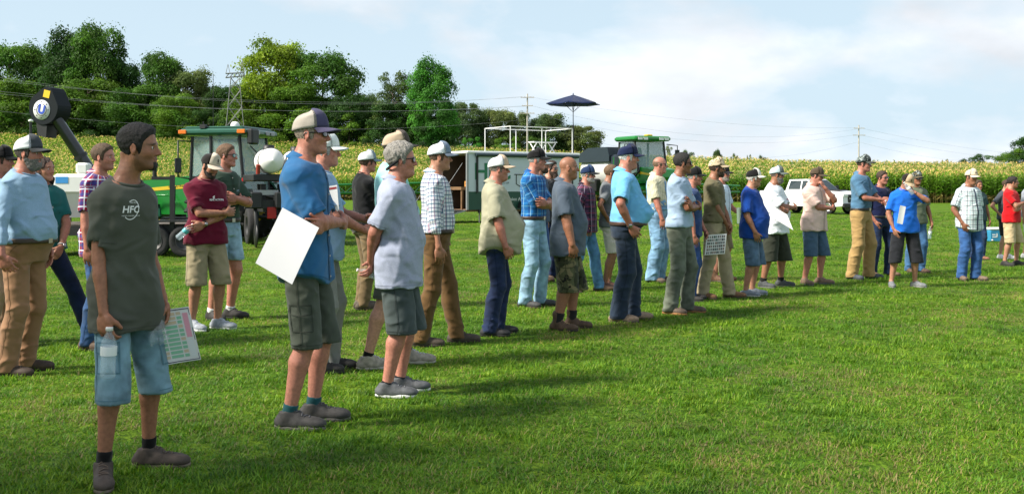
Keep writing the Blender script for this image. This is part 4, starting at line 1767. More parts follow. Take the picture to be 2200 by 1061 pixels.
# ---------------------------------------------------------------- scattering for what nobody could count
def scatter(name, pts, rot, scl, pick, sources, label, cat):
    me = bpy.data.meshes.new('mesh')
    me.vertices.add(len(pts))
    me.vertices.foreach_set('co', np.asarray(pts, np.float32).ravel())
    a = me.attributes.new('rot', 'FLOAT_VECTOR', 'POINT')
    a.data.foreach_set('vector', np.asarray(rot, np.float32).ravel())
    a = me.attributes.new('scl', 'FLOAT_VECTOR', 'POINT')
    a.data.foreach_set('vector', np.asarray(scl, np.float32).ravel())
    a = me.attributes.new('pick', 'INT', 'POINT')
    a.data.foreach_set('value', np.asarray(pick, np.int32))
    me.update()
    o = bpy.data.objects.new(name, me)
    COL.objects.link(o)
    ng = bpy.data.node_groups.new('scatter_' + name, 'GeometryNodeTree')
    ng.interface.new_socket('Geometry', in_out='INPUT', socket_type='NodeSocketGeometry')
    ng.interface.new_socket('Geometry', in_out='OUTPUT', socket_type='NodeSocketGeometry')
    gi, goo = ng.nodes.new('NodeGroupInput'), ng.nodes.new('NodeGroupOutput')
    iop = ng.nodes.new('GeometryNodeInstanceOnPoints')
    jn = ng.nodes.new('GeometryNodeGeometryToInstance')
    for so in reversed(sources):
        oi = ng.nodes.new('GeometryNodeObjectInfo')
        oi.inputs['Object'].default_value = so
        oi.inputs['As Instance'].default_value = False
        ng.links.new(oi.outputs['Geometry'], jn.inputs[0])

    def attr(nm, ty, sock):
        n = ng.nodes.new('GeometryNodeInputNamedAttribute')
        n.data_type = ty
        n.inputs['Name'].default_value = nm
        ng.links.new(n.outputs['Attribute'], iop.inputs[sock])
    ng.links.new(gi.outputs[0], iop.inputs['Points'])
    ng.links.new(jn.outputs[0], iop.inputs['Instance'])
    iop.inputs['Pick Instance'].default_value = True
    attr('pick', 'INT', 'Instance Index')
    e2r = ng.nodes.new('FunctionNodeEulerToRotation')
    n = ng.nodes.new('GeometryNodeInputNamedAttribute')
    n.data_type = 'FLOAT_VECTOR'
    n.inputs['Name'].default_value = 'rot'
    ng.links.new(n.outputs['Attribute'], e2r.inputs[0])
    ng.links.new(e2r.outputs[0], iop.inputs['Rotation'])
    attr('scl', 'FLOAT_VECTOR', 'Scale')
    ng.links.new(iop.outputs[0], goo.inputs[0])
    md = o.modifiers.new('scatter', 'NODES')
    md.node_group = ng
    tag(o, label, cat, kind='stuff')
    return o


def leaf_mat(name, rough=.6, transl=.30, amt=.25, wscale=.6, rnd=.25, tint=None):
    """foliage: own tone, drift over the place and from plant to plant, light coming through"""
    key = ('leaf', name)
    if key in MATS:
        return MATS[key]
    m, N, L, b = new_mat(name)
    a = N.new('ShaderNodeAttribute')
    a.attribute_name = 'tone'
    geo = N.new('ShaderNodeNewGeometry')
    no = N.new('ShaderNodeTexNoise')
    no.inputs['Scale'].default_value = wscale
    no.inputs['Detail'].default_value = 5
    L.new(geo.outputs['Position'], no.inputs['Vector'])
    r = N.new('ShaderNodeValToRGB')
    r.color_ramp.elements[0].position = .34
    r.color_ramp.elements[0].color = (1 - amt, 1 - amt * .6, 1 - amt * .5, 1)
    r.color_ramp.elements[1].position = .68
    r.color_ramp.elements[1].color = (1 + amt * 1.25, 1 + amt * .8, 1 + amt * .2, 1)
    L.new(no.outputs['Fac'], r.inputs['Fac'])
    mx = N.new('ShaderNodeMix')
    mx.data_type = 'RGBA'
    mx.blend_type = 'MULTIPLY'
    mx.inputs['Factor'].default_value = 1
    L.new(a.outputs['Color'], mx.inputs['A'])
    L.new(r.outputs['Color'], mx.inputs['B'])
    oi = N.new('ShaderNodeObjectInfo')
    mr = N.new('ShaderNodeMapRange')
    mr.inputs['To Min'].default_value = 1 - rnd
    mr.inputs['To Max'].default_value = 1 + rnd
    L.new(oi.outputs['Random'], mr.inputs['Value'])
    mx2 = N.new('ShaderNodeMix')
    mx2.data_type = 'RGBA'
    mx2.blend_type = 'MULTIPLY'
    mx2.inputs['Factor'].default_value = 1
    L.new(mx.outputs['Result'], mx2.inputs['A'])
    L.new(mr.outputs['Result'], mx2.inputs['B'])
    if tint:
        mx3 = N.new('ShaderNodeMix')
        mx3.data_type = 'RGBA'
        mx3.blend_type = 'MULTIPLY'
        mx3.inputs['Factor'].default_value = 1
        L.new(mx2.outputs['Result'], mx3.inputs['A'])
        mx3.inputs['B'].default_value = (*tint, 1)
        mx2 = mx3
    L.new(mx2.outputs['Result'], b.inputs['Base Color'])
    b.inputs['Roughness'].default_value = rough
    b.inputs['Specular IOR Level'].default_value = .3
    tr = N.new('ShaderNodeBsdfTranslucent')
    L.new(mx2.outputs['Result'], tr.inputs['Color'])
    ms = N.new('ShaderNodeMixShader')
    ms.inputs[0].default_value = transl
    L.new(b.outputs[0], ms.inputs[1])
    L.new(tr.outputs[0], ms.inputs[2])
    L.new(ms.outputs[0], N['Material Output'].inputs['Surface'])
    MATS[key] = m
    return m


def toned(V, Q, C, mat, smooth=False):
    me = mesh_np(V, Q, smooth)
    ca = me.color_attributes.new('tone', 'FLOAT_COLOR', 'POINT')
    ca.data.foreach_set('color', np.concatenate([C, np.ones((len(C), 1))], 1).astype(np.float32).ravel())
    me.materials.append(mat)
    return me


def strips(base, d0, side, ln, wid, bend, seg, prof):
    """curved tapering strips (grass blades, maize leaves); all arrays over the strips"""
    n = len(base)
    out = np.zeros((n, seg + 1, 2, 3), np.float32)
    p = base.copy()
    d = d0.copy()
    for j in range(seg + 1):
        w = wid * prof[j]
        out[:, j, 0] = p - side * w[:, None] / 2
        out[:, j, 1] = p + side * w[:, None] / 2
        p = p + d * (ln / seg)[:, None]
        d = d + bend
        d = d / np.linalg.norm(d, axis=1, keepdims=True)
    idx = np.arange(n * (seg + 1) * 2).reshape(n, seg + 1, 2)
    Q = np.stack([idx[:, :-1, 0], idx[:, :-1, 1], idx[:, 1:, 1], idx[:, 1:, 0]], -1).reshape(-1, 4)
    return out.reshape(-1, 3), Q


# ---------------------------------------------------------------- grass
def tuft_mesh(seed, n, hmin, hmax, wid, rad, dry=.1, lean=(.35, 1.15)):
    rg = np.random.RandomState(seed)
    a = rg.uniform(0, 2 * pi, n)
    r = rad * np.sqrt(rg.rand(n))
    base = np.stack([r * np.cos(a), r * np.sin(a), np.full(n, -.004)], 1).astype(np.float32)
    b = rg.uniform(0, 2 * pi, n)
    tl = rg.uniform(lean[0], lean[1], n)
    d0 = np.stack([np.cos(b) * np.sin(tl), np.sin(b) * np.sin(tl), np.cos(tl)], 1)
    side = np.stack([-np.sin(b), np.cos(b), np.zeros(n)], 1)
    ln = rg.uniform(hmin, hmax, n)
    bend = np.stack([np.cos(b) * .18, np.sin(b) * .18, -rg.uniform(.05, .30, n)], 1)
    V, Q = strips(base, d0, side, ln, np.full(n, wid) * rg.uniform(.7, 1.25, n), bend, 3, (1, .95, .62, .06))
    g = np.array([.096, .242, .012])
    y = np.array([.210, .325, .026])
    k = np.array([.034, .118, .006])
    s_ = np.array([.30, .25, .11])
    t = rg.rand(n, 1)
    c = np.where(t < .35, k + (g - k) * (t / .35), g + (y - g) * ((t - .35) / .65))
    c = np.where(rg.rand(n, 1) < dry, s_, c)
    C = np.repeat(c, 8, 0)
    return toned(V, Q, C, leaf_mat('grass_blade', .5, .42, .36, .8, .28))


def source(name, me):
    """a mesh used only through scattering, not placed by itself"""
    return bpy.data.objects.new(name, me)


grass_src = [source('grass_tuft', tuft_mesh(11 + i, 34, .020, .046, .0050, .075, (.08, .05, .16, .42)[i])) for i in range(4)]
grass_src.append(source('grass_tuft', tuft_mesh(31, 26, .030, .058, .0062, .07, .05, (.2, .9))))


def grass_points():
    rg = np.random.RandomState(8)
    ys, P, S = [], [], []
    y0, y1 = 3.2, 62.0
    N = 78000
    u = rg.rand(N)
    e = .62
    y = (y0 ** e + u * (y1 ** e - y0 ** e)) ** (1 / e)
    x = rg.uniform(-.66, .66, N) * (y + 1.0)
    s = (.80 + .030 * y) * rg.uniform(.75, 1.25, N)
    n = np.sin(x * 1.7 + 1.3 * np.sin(y * .9)) * np.sin(y * 1.3 + 1.1 * np.sin(x * .8))
    pick = rg.randint(0, 3, N)
    n2 = np.sin(x * 4.3 + 2.0 * np.sin(y * 2.1)) * np.sin(y * 3.7 + 1.7 * np.sin(x * 1.9))
    pick = np.where((n + .6 * n2 > .5) & (rg.rand(N) < .7), 3, pick)
    pick = np.where((n2 - .5 * n > .35) & (rg.rand(N) < .8), 4, pick)
    pts = np.stack([x, y, np.zeros(N)], 1)
    rot = np.stack([rg.normal(0, .06, N), rg.normal(0, .06, N), rg.uniform(0, 2 * pi, N)], 1)
    hs = s * np.clip(1.05 - .008 * y, .6, 1.1)
    return pts, rot, np.stack([s, s, hs * rg.uniform(.7, 1.2, N)], 1), pick


scatter('grass', *grass_points(), grass_src, 'short mown green grass with dry straw-coloured patches over the whole field', 'grass')


# ---------------------------------------------------------------- maize
def maize_mesh(seed):
    rg = np.random.RandomState(seed)
    H = 2.60 + .15 * rg.rand()
    VV, QQ, CC = [], [], []

    def put(V, Q, c):
        n = sum(len(v) for v in VV)
        VV.append(V)
        QQ.append(Q + n)
        CC.append(np.tile(np.asarray(c, np.float32), (len(V), 1)) if np.ndim(c) == 1 else c)
    k = 5
    a = np.linspace(0, 2 * pi, k, endpoint=False)
    zs = np.array([0, H * .5, H])
    rr = np.array([.016, .013, .007])
    P = np.stack([np.stack([rr * cos(q), rr * sin(q), zs], -1) for q in a])
    V, Q = grid_mesh(P, True)
    tone = np.where(V[:, 2:3] < .75, np.array([[.26, .19, .07]]), np.array([[.13, .19, .03]]))
    put(V, Q, tone)
    n = 13
    ph = rg.uniform(0, 2 * pi)
    z = np.linspace(.35, H - .08, n)
    b = ph + np.arange(n) * pi + rg.normal(0, .35, n)
    base = np.stack([np.zeros(n), np.zeros(n), z], 1).astype(np.float32)
    tl = rg.uniform(.35, .75, n)
    d0 = np.stack([np.cos(b) * np.sin(tl), np.sin(b) * np.sin(tl), np.cos(tl)], 1)
    side = np.stack([-np.sin(b), np.cos(b), rg.normal(0, .25, n)], 1)
    ln = np.interp(z / H, [0, .5, 1], [.55, .95, .48]) * rg.uniform(.85, 1.1, n)
    bend = np.stack([np.cos(b) * .12, np.sin(b) * .12, -rg.uniform(.30, .52, n)], 1)
    V, Q = strips(base, d0, side, ln, np.full(n, .125) * rg.uniform(.8, 1.1, n), bend, 5, (.5, 1, .95, .8, .5, .05))
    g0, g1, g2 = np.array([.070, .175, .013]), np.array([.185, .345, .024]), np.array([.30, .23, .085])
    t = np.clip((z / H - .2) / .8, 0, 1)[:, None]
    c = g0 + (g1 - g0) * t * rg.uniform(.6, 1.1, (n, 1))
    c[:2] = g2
    if rg.rand() < .3:
        c[2] = g2 * .8
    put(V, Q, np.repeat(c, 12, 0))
    m = 5
    b = rg.uniform(0, 2 * pi, m)
    tl = np.concatenate([[0.03], rg.uniform(.25, .7, m - 1)])
    base = np.tile(np.array([[0, 0, H - .02]], np.float32), (m, 1))
    d0 = np.stack([np.cos(b) * np.sin(tl), np.sin(b) * np.sin(tl), np.cos(tl)], 1)
    side = np.stack([-np.sin(b), np.cos(b), np.zeros(m)], 1)
    bend = np.stack([np.cos(b) * .1, np.sin(b) * .1, -rg.uniform(.0, .25, m)], 1)
    V, Q = strips(base, d0, side, rg.uniform(.22, .34, m), np.full(m, .019), bend, 3, (.8, 1, .9, .3))
    put(V, Q, np.array([.86, .62, .26]))
    q = rg.uniform(0, 2 * pi)
    e0 = np.array([[.02 * cos(q), .02 * sin(q), H * .45]], np.float32)
    V, Q = strips(e0, np.array([[cos(q) * .4, sin(q) * .4, .9]]), np.array([[-sin(q), cos(q), 0]]), np.array([.26]), np.array([.06]), np.zeros((1, 3)), 4, (.5, 1, 1, .7, .2))
    put(V, Q, np.array([.22, .26, .06]))
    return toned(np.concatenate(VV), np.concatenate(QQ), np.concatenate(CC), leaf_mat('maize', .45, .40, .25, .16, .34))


maize_me = [maize_mesh(50 + i) for i in range(5)]


def maize_field():
    rg = np.random.RandomState(21)
    ux, uy = 1 / sqrt(1 + .36 ** 2), -.36 / sqrt(1 + .36 ** 2)      # along the edge
    nx, ny = -uy, ux                                                # into the field
    rows, o = [], 0.0
    P, S = [], []
    k = 0
    while o < 101:
        sp = .21 if o < 5 else (.34 if o < 30 else .46)
        n = int(320 / sp)
        s = -232 + np.arange(n) * sp + rg.uniform(-.05, .05, n)
        x = s * ux + nx * o + rg.normal(0, .03, n)
        y = 111 + s * uy + ny * o + rg.normal(0, .03, n)
        keep = (y > 70) & (np.abs(x / y) < .62)
        P.append(np.stack([x[keep], y[keep], np.full(keep.sum(), o)], 1))
        o += .76 if o < 5 else (1.7 if o < 50 else 2.3)
        k += 1
    P = np.concatenate(P)
    z = ground_z(P[:, 0], P[:, 1])
    n = len(P)
    s = rg.uniform(.86, 1.12, n) * (1 + .05 * np.sin(P[:, 0] * .35 + P[:, 1] * .2))
    w = np.where(P[:, 2] > 30, 1.55, np.where(P[:, 2] > 5, 1.35, 1.0))
    rot = np.stack([rg.normal(0, .05, n), rg.normal(0, .05, n), rg.uniform(0, 2 * pi, n)], 1)
    return np.stack([P[:, 0], P[:, 1], z], 1), rot, np.stack([s * w, s * w, s], 1), rg.randint(0, 5, n), P[:, 2]


mp, mr_, ms_, mk_, mo_ = maize_field()
_front = np.where((mo_ == 0) & (mp[:, 0] / mp[:, 1] > -.46) & (mp[:, 0] / mp[:, 1] < .5))[0]
_front = _front[np.random.RandomState(4).permutation(len(_front))[:300]] if len(_front) > 300 else _front
for i in _front:
    o = link('maize_plant', maize_me[mk_[i]])
    o.location = mp[i]
    o.rotation_euler = mr_[i]
    o.scale = ms_[i]
    tag(o, 'tall green maize plant with pale tassel in the front row of the field edge', 'maize', 'maize plants in the front row')
_rest = np.ones(len(mp), bool)
_rest[_front] = False
scatter('maize_crop', mp[_rest], mr_[_rest], ms_[_rest], mk_[_rest], [source('maize_plant_source', m) for m in maize_me],
        'dense tall green maize crop with pale yellow tassels filling the field behind the people', 'maize')


# ---------------------------------------------------------------- trees
def crown_mesh(seed, kind, leaves=9000):
    """leaf faces clumped through a unit crown: height 1 from 0 to 1, half width about 0.33"""
    rg = np.random.RandomState(seed)
    n = {'broad': 84, 'tall': 76, 'pine': 52, 'bush': 44}[kind]
    cl = []
    for i in range(n):
        t = rg.rand()
        if kind == 'broad':
            z = .10 + .80 * t ** .9
            R = .36 * np.interp(z, [.08, .3, .55, .75, .9, 1], [.75, .95, 1.0, .82, .5, .15])
        elif kind == 'tall':
            z = .08 + .82 * t
            R = .30 * np.interp(z, [.1, .3, .5, .75, .9, 1], [.65, .9, 1.0, .85, .5, .12])
        elif kind == 'pine':
            z = .20 + .72 * t
            R = .26 * np.interp(z, [.25, .4, .6, .8, .95], [.55, .9, 1.0, .85, .35])
        else:
            z = .10 + .74 * t
            R = .50 * np.interp(z, [0, .3, .6, .9, 1], [.9, 1.0, .9, .5, .2])
        a = rg.uniform(0, 2 * pi)
        r = R * sqrt(rg.uniform(.25, 1.0)) * rg.uniform(.85, 1.22)
        cl.append((r * cos(a), r * sin(a), z, rg.uniform(.045, .125) * (.8 if kind == 'pine' else 1)))
    cl = np.array(cl)
    wgt = cl[:, 3] ** 2
    pick = rg.choice(n, leaves, p=wgt / wgt.sum())
    d = rg.normal(size=(leaves, 3))
    d /= np.linalg.norm(d, axis=1, keepdims=True)
    d[:, 2] = np.where((d[:, 2] < -.2) & (rg.rand(leaves) < .6), -d[:, 2], d[:, 2])
    rad = rg.uniform(.45, 1.08, leaves) ** .6
    rad = np.where(rg.rand(leaves) < .12, rg.uniform(1.0, 1.55, leaves), rad)
    P = cl[pick, :3] + d * (cl[pick, 3] * rad)[:, None] * np.array([1.1, 1.1, .82])
    nrm = d + rg.normal(0, .55, (leaves, 3)) + np.array([0, 0, .35])
    nrm /= np.linalg.norm(nrm, axis=1, keepdims=True)
    t1 = np.cross(nrm, rg.normal(size=(leaves, 3)))
    t1 /= np.linalg.norm(t1, axis=1, keepdims=True)
    t2 = np.cross(nrm, t1)
    sz = rg.uniform(.0085, .0175, leaves)[:, None] * (1.0 if kind != 'pine' else .8)
    V = np.stack([P - t1 * sz, P - t2 * sz * .55 + nrm * sz * .2, P + t1 * sz, P + t2 * sz * .55 + nrm * sz * .2], 1).reshape(-1, 3)
    Q = np.arange(leaves * 4).reshape(-1, 4)
    tone = rg.uniform(.6, 1.4, (leaves, 1)) * rg.uniform(.65, 1.35, (n, 1))[pick]
    return V, Q, tone


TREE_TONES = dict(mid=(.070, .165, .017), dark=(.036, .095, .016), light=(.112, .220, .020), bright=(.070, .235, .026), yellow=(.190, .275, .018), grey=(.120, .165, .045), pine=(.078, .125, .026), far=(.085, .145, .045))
CROWNS = {}


def crown_for(kind, v):
    key = (kind, v)
    if key not in CROWNS:
        V, Q, t = crown_mesh({'broad': 1, 'tall': 20, 'pine': 40, 'bush': 60}[kind] + v, kind, {'broad': 27000, 'tall': 24000, 'pine': 15000, 'bush': 13000}[kind])
        CROWNS[key] = toned(V, Q, np.repeat(np.repeat(t, 3, 1), 4, 0), leaf_mat('tree_leaf_mid', .6, .45, .30, .16, .10, TREE_TONES['mid']))
    return CROWNS[key]


def trunk_mesh(seed, kind):
    """tapered trunk with limbs, unit height"""
    rg = random.Random(seed)
    m = MB()
    top = .80 if kind != 'bush' else .6
    pts = [(0, 0, -.06)] + [(rg.uniform(-.012, .012), rg.uniform(-.012, .012), t * top) for t in (.15, .35, .6, .8, 1)]
    m.tube(pts, [.020, .016, .014, .011, .007, .003], 7)
    for i in range(11):
        z = top * (.32 + .06 * i)
        a = rg.uniform(0, 2 * pi)
        l = .20 * (1 - .5 * i / 11)
        m.tube([(0, 0, z), (cos(a) * l * .5, sin(a) * l * .5, z + l * .35), (cos(a) * l, sin(a) * l, z + l * .8)], [.007, .005, .002], 5)
    return m.mesh()


TRUNKS = {}
bark = paint('bark', (.10, .075, .055), .95, 0, .3, 6, bump=.6, bscale=8)


def tree(label, px, top, hw, d, kind='broad', tone='mid', v=0, group='trees behind the maize', base=None, name='tree', cat='tree'):
    """tree whose crown tip shows at (px, top) and half width hw pixels, standing at depth d"""
    if d < 232:             # the wood stands beyond the crest of the maize field, which lies farther off at left
        d += 8 + 46 * min(max((1000 - px) / 1000, 0), 1.05)
    x = (px - 1100) / FPX * d
    zb = float(ground_z(x, d)) if base is None else base
    zt = CAMH - (top - HY) / FPX * d
    H = max(zt - zb, 1.5)
    w = hw / FPX * d
    kw = {'broad': .40, 'tall': .34, 'pine': .30, 'bush': .55}[kind]
    r = empty(name, (x, d, zb), (px * 1.7 + v) % 6.28, label, cat, group)
    r.scale = (w / kw, w / kw, H)
    key = (kind, v % 2)
    if key not in TRUNKS:
        TRUNKS[key] = trunk_mesh(7 + v, kind)
    link('trunk', TRUNKS[key], bark, r)
    c = link('crown', crown_for(kind, v), None, r)
    c.material_slots[0].link = 'OBJECT'
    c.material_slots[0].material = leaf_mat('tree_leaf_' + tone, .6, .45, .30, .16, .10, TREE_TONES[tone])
    return r


TREES = [
    # label, px, top, half width, depth, kind, tone, variant
    ('broad green tree at the far left edge of the wood', 20, 82, 75, 216, 'broad', 'mid', 0),
    ('rounded mid-green tree second from the left in the wood', 88, 92, 62, 222, 'broad', 'mid', 1),
    ('tall dark tree, left of the two highest tops at left', 150, 56, 62, 214, 'tall', 'dark', 0),
    ('tall tree with the highest top at the left of the wood', 216, 44, 62, 212, 'tall', 'mid', 1),
    ('small dark tree in the dip beside the highest tree', 272, 124, 44, 216, 'tall', 'dark', 1),
    ('rounded tree with its own top above the man with dark hair', 345, 106, 62, 212, 'broad', 'mid', 2),
    ('broad tree sloping down towards the pylon', 404, 140, 62, 214, 'broad', 'grey', 0),
    ('lower greyish tree beside the lattice pylon', 446, 172, 46, 218, 'broad', 'grey', 1),
    ('dark far tree left of the lattice pylon', 478, 176, 40, 245, 'broad', 'dark', 0),
    ('light bushy tree low at the left edge of the wood', 45, 165, 75, 206, 'broad', 'light', 0),
    ('lighter bushy tree in front of the highest trees', 190, 158, 78, 205, 'broad', 'light', 1),
    ('bushy tree in the lower wood behind the dark-haired head', 300, 178, 70, 206, 'broad', 'mid', 1),
    ('light green tree low in front of the wood by the tractor', 385, 196, 56, 205, 'broad', 'light', 1),
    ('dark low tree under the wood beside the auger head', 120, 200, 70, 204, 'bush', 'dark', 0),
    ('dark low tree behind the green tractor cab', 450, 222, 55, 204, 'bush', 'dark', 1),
    ('tall yellow-green tree, highest of the middle clump', 592, 76, 84, 208, 'broad', 'yellow', 2),
    ('broad deep-green tree right of the yellow-green one', 694, 102, 86, 210, 'broad', 'mid', 0),
    ('leafy green tree low beside the lattice pylon foot', 545, 176, 66, 204, 'broad', 'light', 2),
    ('leafy lower tree in the middle of the clump', 640, 176, 80, 203, 'broad', 'light', 0),
    ('dark lower tree at the right foot of the clump', 748, 196, 60, 205, 'broad', 'dark', 1),
    ('far bluish tree in the gap beside the pine', 790, 194, 34, 262, 'broad', 'far', 0),
    ('dark pine with open crown beside the bright tree', 846, 144, 46, 206, 'pine', 'pine', 0),
    ('bright green tall tree at the right end of the wood', 926, 120, 52, 205, 'tall', 'bright', 0),
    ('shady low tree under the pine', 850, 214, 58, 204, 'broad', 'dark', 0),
    ('glossy green low tree under the bright tall tree', 938, 205, 44, 203, 'broad', 'bright', 1),
    ('greyish tree behind the trailer railing at left', 1000, 210, 46, 250, 'broad', 'far', 1),
    ('rounded greyish tree behind the railing', 1066, 228, 46, 252, 'broad', 'grey', 0),
    ('rounded tree just left of the utility pole', 1112, 236, 36, 254, 'broad', 'grey', 2),
    ('greyish tree between utility pole and umbrella', 1178, 240, 52, 256, 'broad', 'far', 2),
    ('drooping greyish tree right of the umbrella pole', 1244, 262, 52, 256, 'broad', 'grey', 1),
    ('bright low bush behind the trailer railing', 1010, 288, 32, 236, 'bush', 'bright', 0),
    ('green low bush under the utility pole', 1088, 286, 42, 238, 'bush', 'light', 0),
    ('green low bush beside the umbrella pole', 1160, 288, 40, 240, 'bush', 'mid', 1),
    ('pale round tree just right of the sprayer cab', 1434, 306, 22, 330, 'bush', 'grey', 0),
    ('small round tree behind the man with dark hair and sunglasses', 1478, 316, 18, 380, 'bush', 'far', 1),
    ('small lone tree on the skyline, left of three', 1541, 318, 11, 420, 'broad', 'far', 0),
    ('small lone tree on the skyline, middle of three', 1578, 324, 11, 420, 'bush', 'far', 1),
    ('small dark tree on the skyline, right of three', 1609, 325, 9, 420, 'bush', 'far', 0),
    ('low far tree over the maize above the white truck', 1640, 328, 13, 430, 'bush', 'far', 1),
    ('tiny far tree top left of the right utility pole', 1780, 341, 10, 430, 'bush', 'far', 0),
    ('tiny far tree top right of the right utility pole', 1880, 340, 9, 430, 'bush', 'far', 1),
    ('small round tree alone on the right skyline', 2030, 336, 13, 330, 'bush', 'far', 0),
    ('dark round tree left in the far right wood', 2092, 325, 30, 320, 'bush', 'dark', 1),
    ('green tree in the middle of the far right wood', 2138, 326, 44, 315, 'bush', 'mid', 0),
    ('lighter tree near the right edge of the picture', 2184, 312, 44, 310, 'bush', 'light', 1),
    ('tallest tree at the far right edge', 2216, 288, 40, 306, 'broad', 'dark', 1),
]
_u = random.Random(12)
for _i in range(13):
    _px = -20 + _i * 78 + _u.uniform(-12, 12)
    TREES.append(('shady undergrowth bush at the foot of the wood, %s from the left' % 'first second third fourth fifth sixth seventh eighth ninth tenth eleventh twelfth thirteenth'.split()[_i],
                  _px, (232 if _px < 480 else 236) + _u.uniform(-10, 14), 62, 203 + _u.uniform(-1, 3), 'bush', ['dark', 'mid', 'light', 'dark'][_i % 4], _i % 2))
for t in TREES:
    tree(*t)
# a tree out of the picture at left whose shade lies over the nearest man
_t = empty('tree', (-9.8, 1.7, 0), 1.1, 'tall tree left of the photographer shading the nearest man', 'tree', 'trees behind the maize')
_t.scale = (4.3, 4.3, 10.4)
link('trunk', TRUNKS[('tall', 0)], bark, _t)
link('crown', crown_for('tall', 0), None, _t)

# ---------------------------------------------------------------- pylon, poles and wires
steel = paint('galvanised_steel', (.24, .25, .24), .55, .3, .15, 1.5)
pole_m = paint('pole_wood', (.45, .42, .37), .9, 0, .2, 2)
wire_m = paint('wire_metal', (.34, .35, .36), .5, .4)


def pylon():
    d = 224.0
    s = d / FPX
    x0 = (505 - 1100) * s
    zb = float(ground_z(x0, d))
    r = empty('transmission_tower', (x0, d, zb), .25, 'grey steel lattice tower rising between the trees', 'pylon')
    zf = lambda py: CAMH - (py - HY) * s - zb
    zt, za = zf(131), zf(168)
    body = MB()
    w0, w1 = 2.6, .9
    lv = [(0, w0), (za * .35, w0 * .72), (za * .62, 1.45), (za * .84, 1.15), (za, w1)]
    for sx in (-1, 1):
        for sy in (-1, 1):
            body.tube([(sx * w, sy * w, z) for z, w in lv], .08, 5)
    m2 = MB()
    for (za_, wa), (zb_, wb) in zip(lv, lv[1:]):
        for sx in (-1, 1):
            m2.tube([(sx * wa, -wa, za_), (sx * wb, wb, zb_)], .055, 4)
            m2.tube([(sx * wa, wa, za_), (sx * wb, -wb, zb_)], .055, 4)
            m2.tube([(-wa, sx * wa, za_), (wb, sx * wb, zb_)], .055, 4)
            m2.tube([(wa, sx * wa, za_), (-wb, sx * wb, zb_)], .055, 4)
    body.build('legs', steel, r)
    m2.build('bracing', steel, r)
    arm = MB()
    for sy in (-.5, .5):
        arm.tube([(-2.0, sy, za), (2.0, sy, za + .5)], .09, 5)
        arm.tube([(-2.0, sy, za + .9), (2.0, sy, za + 1.2)], .09, 5)
        for i in range(6):
            xx = -2.0 + i * .8
            arm.tube([(xx, sy, za + .05), (min(xx + .8, 2.0), sy, za + 1.0)], .06, 4)
    arm.build('crossarm', steel, r)
    for sx, dz in ((-1.5, -.8), (1.5, 0)):
        pk = MB()
        for ox, oy in ((-.45, -.4), (.45, -.4), (-.45, .4), (.45, .4)):
            pk.tube([(sx + ox, oy, za + .9), (sx, 0, zt + dz)], .055, 4)
        pk.build('peak', steel, r)


pylon()


def pole(label, px, top, d, arms):
    s = d / FPX
    x0 = (px - 1100) * s
    zb = float(ground_z(x0, d))
    r = empty('utility_pole', (x0, d, zb), 0, label, 'utility pole', 'utility poles along the power line')
    zf = lambda py: CAMH - (py - HY) * s - zb
    MB().tube([(0, 0, -.5), (0, 0, zf(top))], [.20, .13], 9).build('post', pole_m, r)
    for py, hw in arms:
        z = zf(py)
        MB().box((-hw, -.28, z - .07), (hw, -.14, z + .07)).build('crossarm', pole_m, r)
        for k in (-.92, -.45, .45, .92):
            MB().lathe([(0, 0), (.05, 0), (.06, .05), (.03, .09), (.05, .13), (0, .17)], 8, M=Matrix.Translation((hw * k, -.21, z + .071))).build('insulator', paint('porcelain', (.5, .48, .45), .2), r)
    return r


pole('grey utility pole with crossarms behind the trailer railing', 1133, 202, 190, [(210, 1.25), (228, 1.0), (244, 1.3)])
pole('pale utility pole alone over the maize at right', 1845, 269, 230, [(276, 1.2), (291, 1.4)])


def wire(label, pts, d0, d1, sag, r=.014):
    """overhead wire between two picture points at two depths, hanging by sag metres"""
    (xa, ya), (xb, yb) = pts
    A, B = at(xa, ya, d0), at(xb, yb, d1)
    n = 18
    P = []
    for i in range(n + 1):
        t = i / n
        p = A.lerp(B, t)
        p.z -= sag * 4 * t * (1 - t)
        P.append(tuple(p))
    o = MB().tube(P, r, 5).build('overhead_wire', wire_m)
    tag(o, label, 'wire', 'overhead wires')


wire('topmost wire crossing the wood at upper left', ((-60, 158), (1122, 208)), 172, 190, 3.0, .015)
wire('wire just under the topmost one across the left wood', ((-60, 166), (1144, 208)), 170, 190, 2.4, .015)
wire('third wire down, crossing the wood above the auger head', ((-60, 190), (1122, 228)), 168, 190, 2.2, .017)
wire('fourth wire down across the left wood', ((-60, 196), (1144, 228)), 168, 190, 2.0, .017)
wire('lowest wire crossing the wood above the tractor cab', ((-60, 232), (1128, 258)), 166, 190, 2.6, .013)
wire('upper wire between the two utility poles', ((1140, 209), (1838, 275)), 190, 230, 1.6)
wire('middle wire between the two utility poles', ((1144, 228), (1852, 276)), 190, 230, 3.6)
wire('lower wire between the two utility poles', ((1143, 244), (1838, 290)), 190, 230, 3.4)
wire('slack bottom wire between the two utility poles', ((1134, 262), (1840, 306)), 190, 230, 5.2)
wire('upper wire leaving the right pole towards the right edge', ((1852, 276), (2260, 336)), 230, 270, 1.0)
wire('middle wire leaving the right pole towards the right edge', ((1852, 291), (2260, 348)), 230, 270, 1.0)
wire('lowest wire leaving the right pole towards the right edge', ((1848, 306), (2060, 345)), 230, 300, .6)


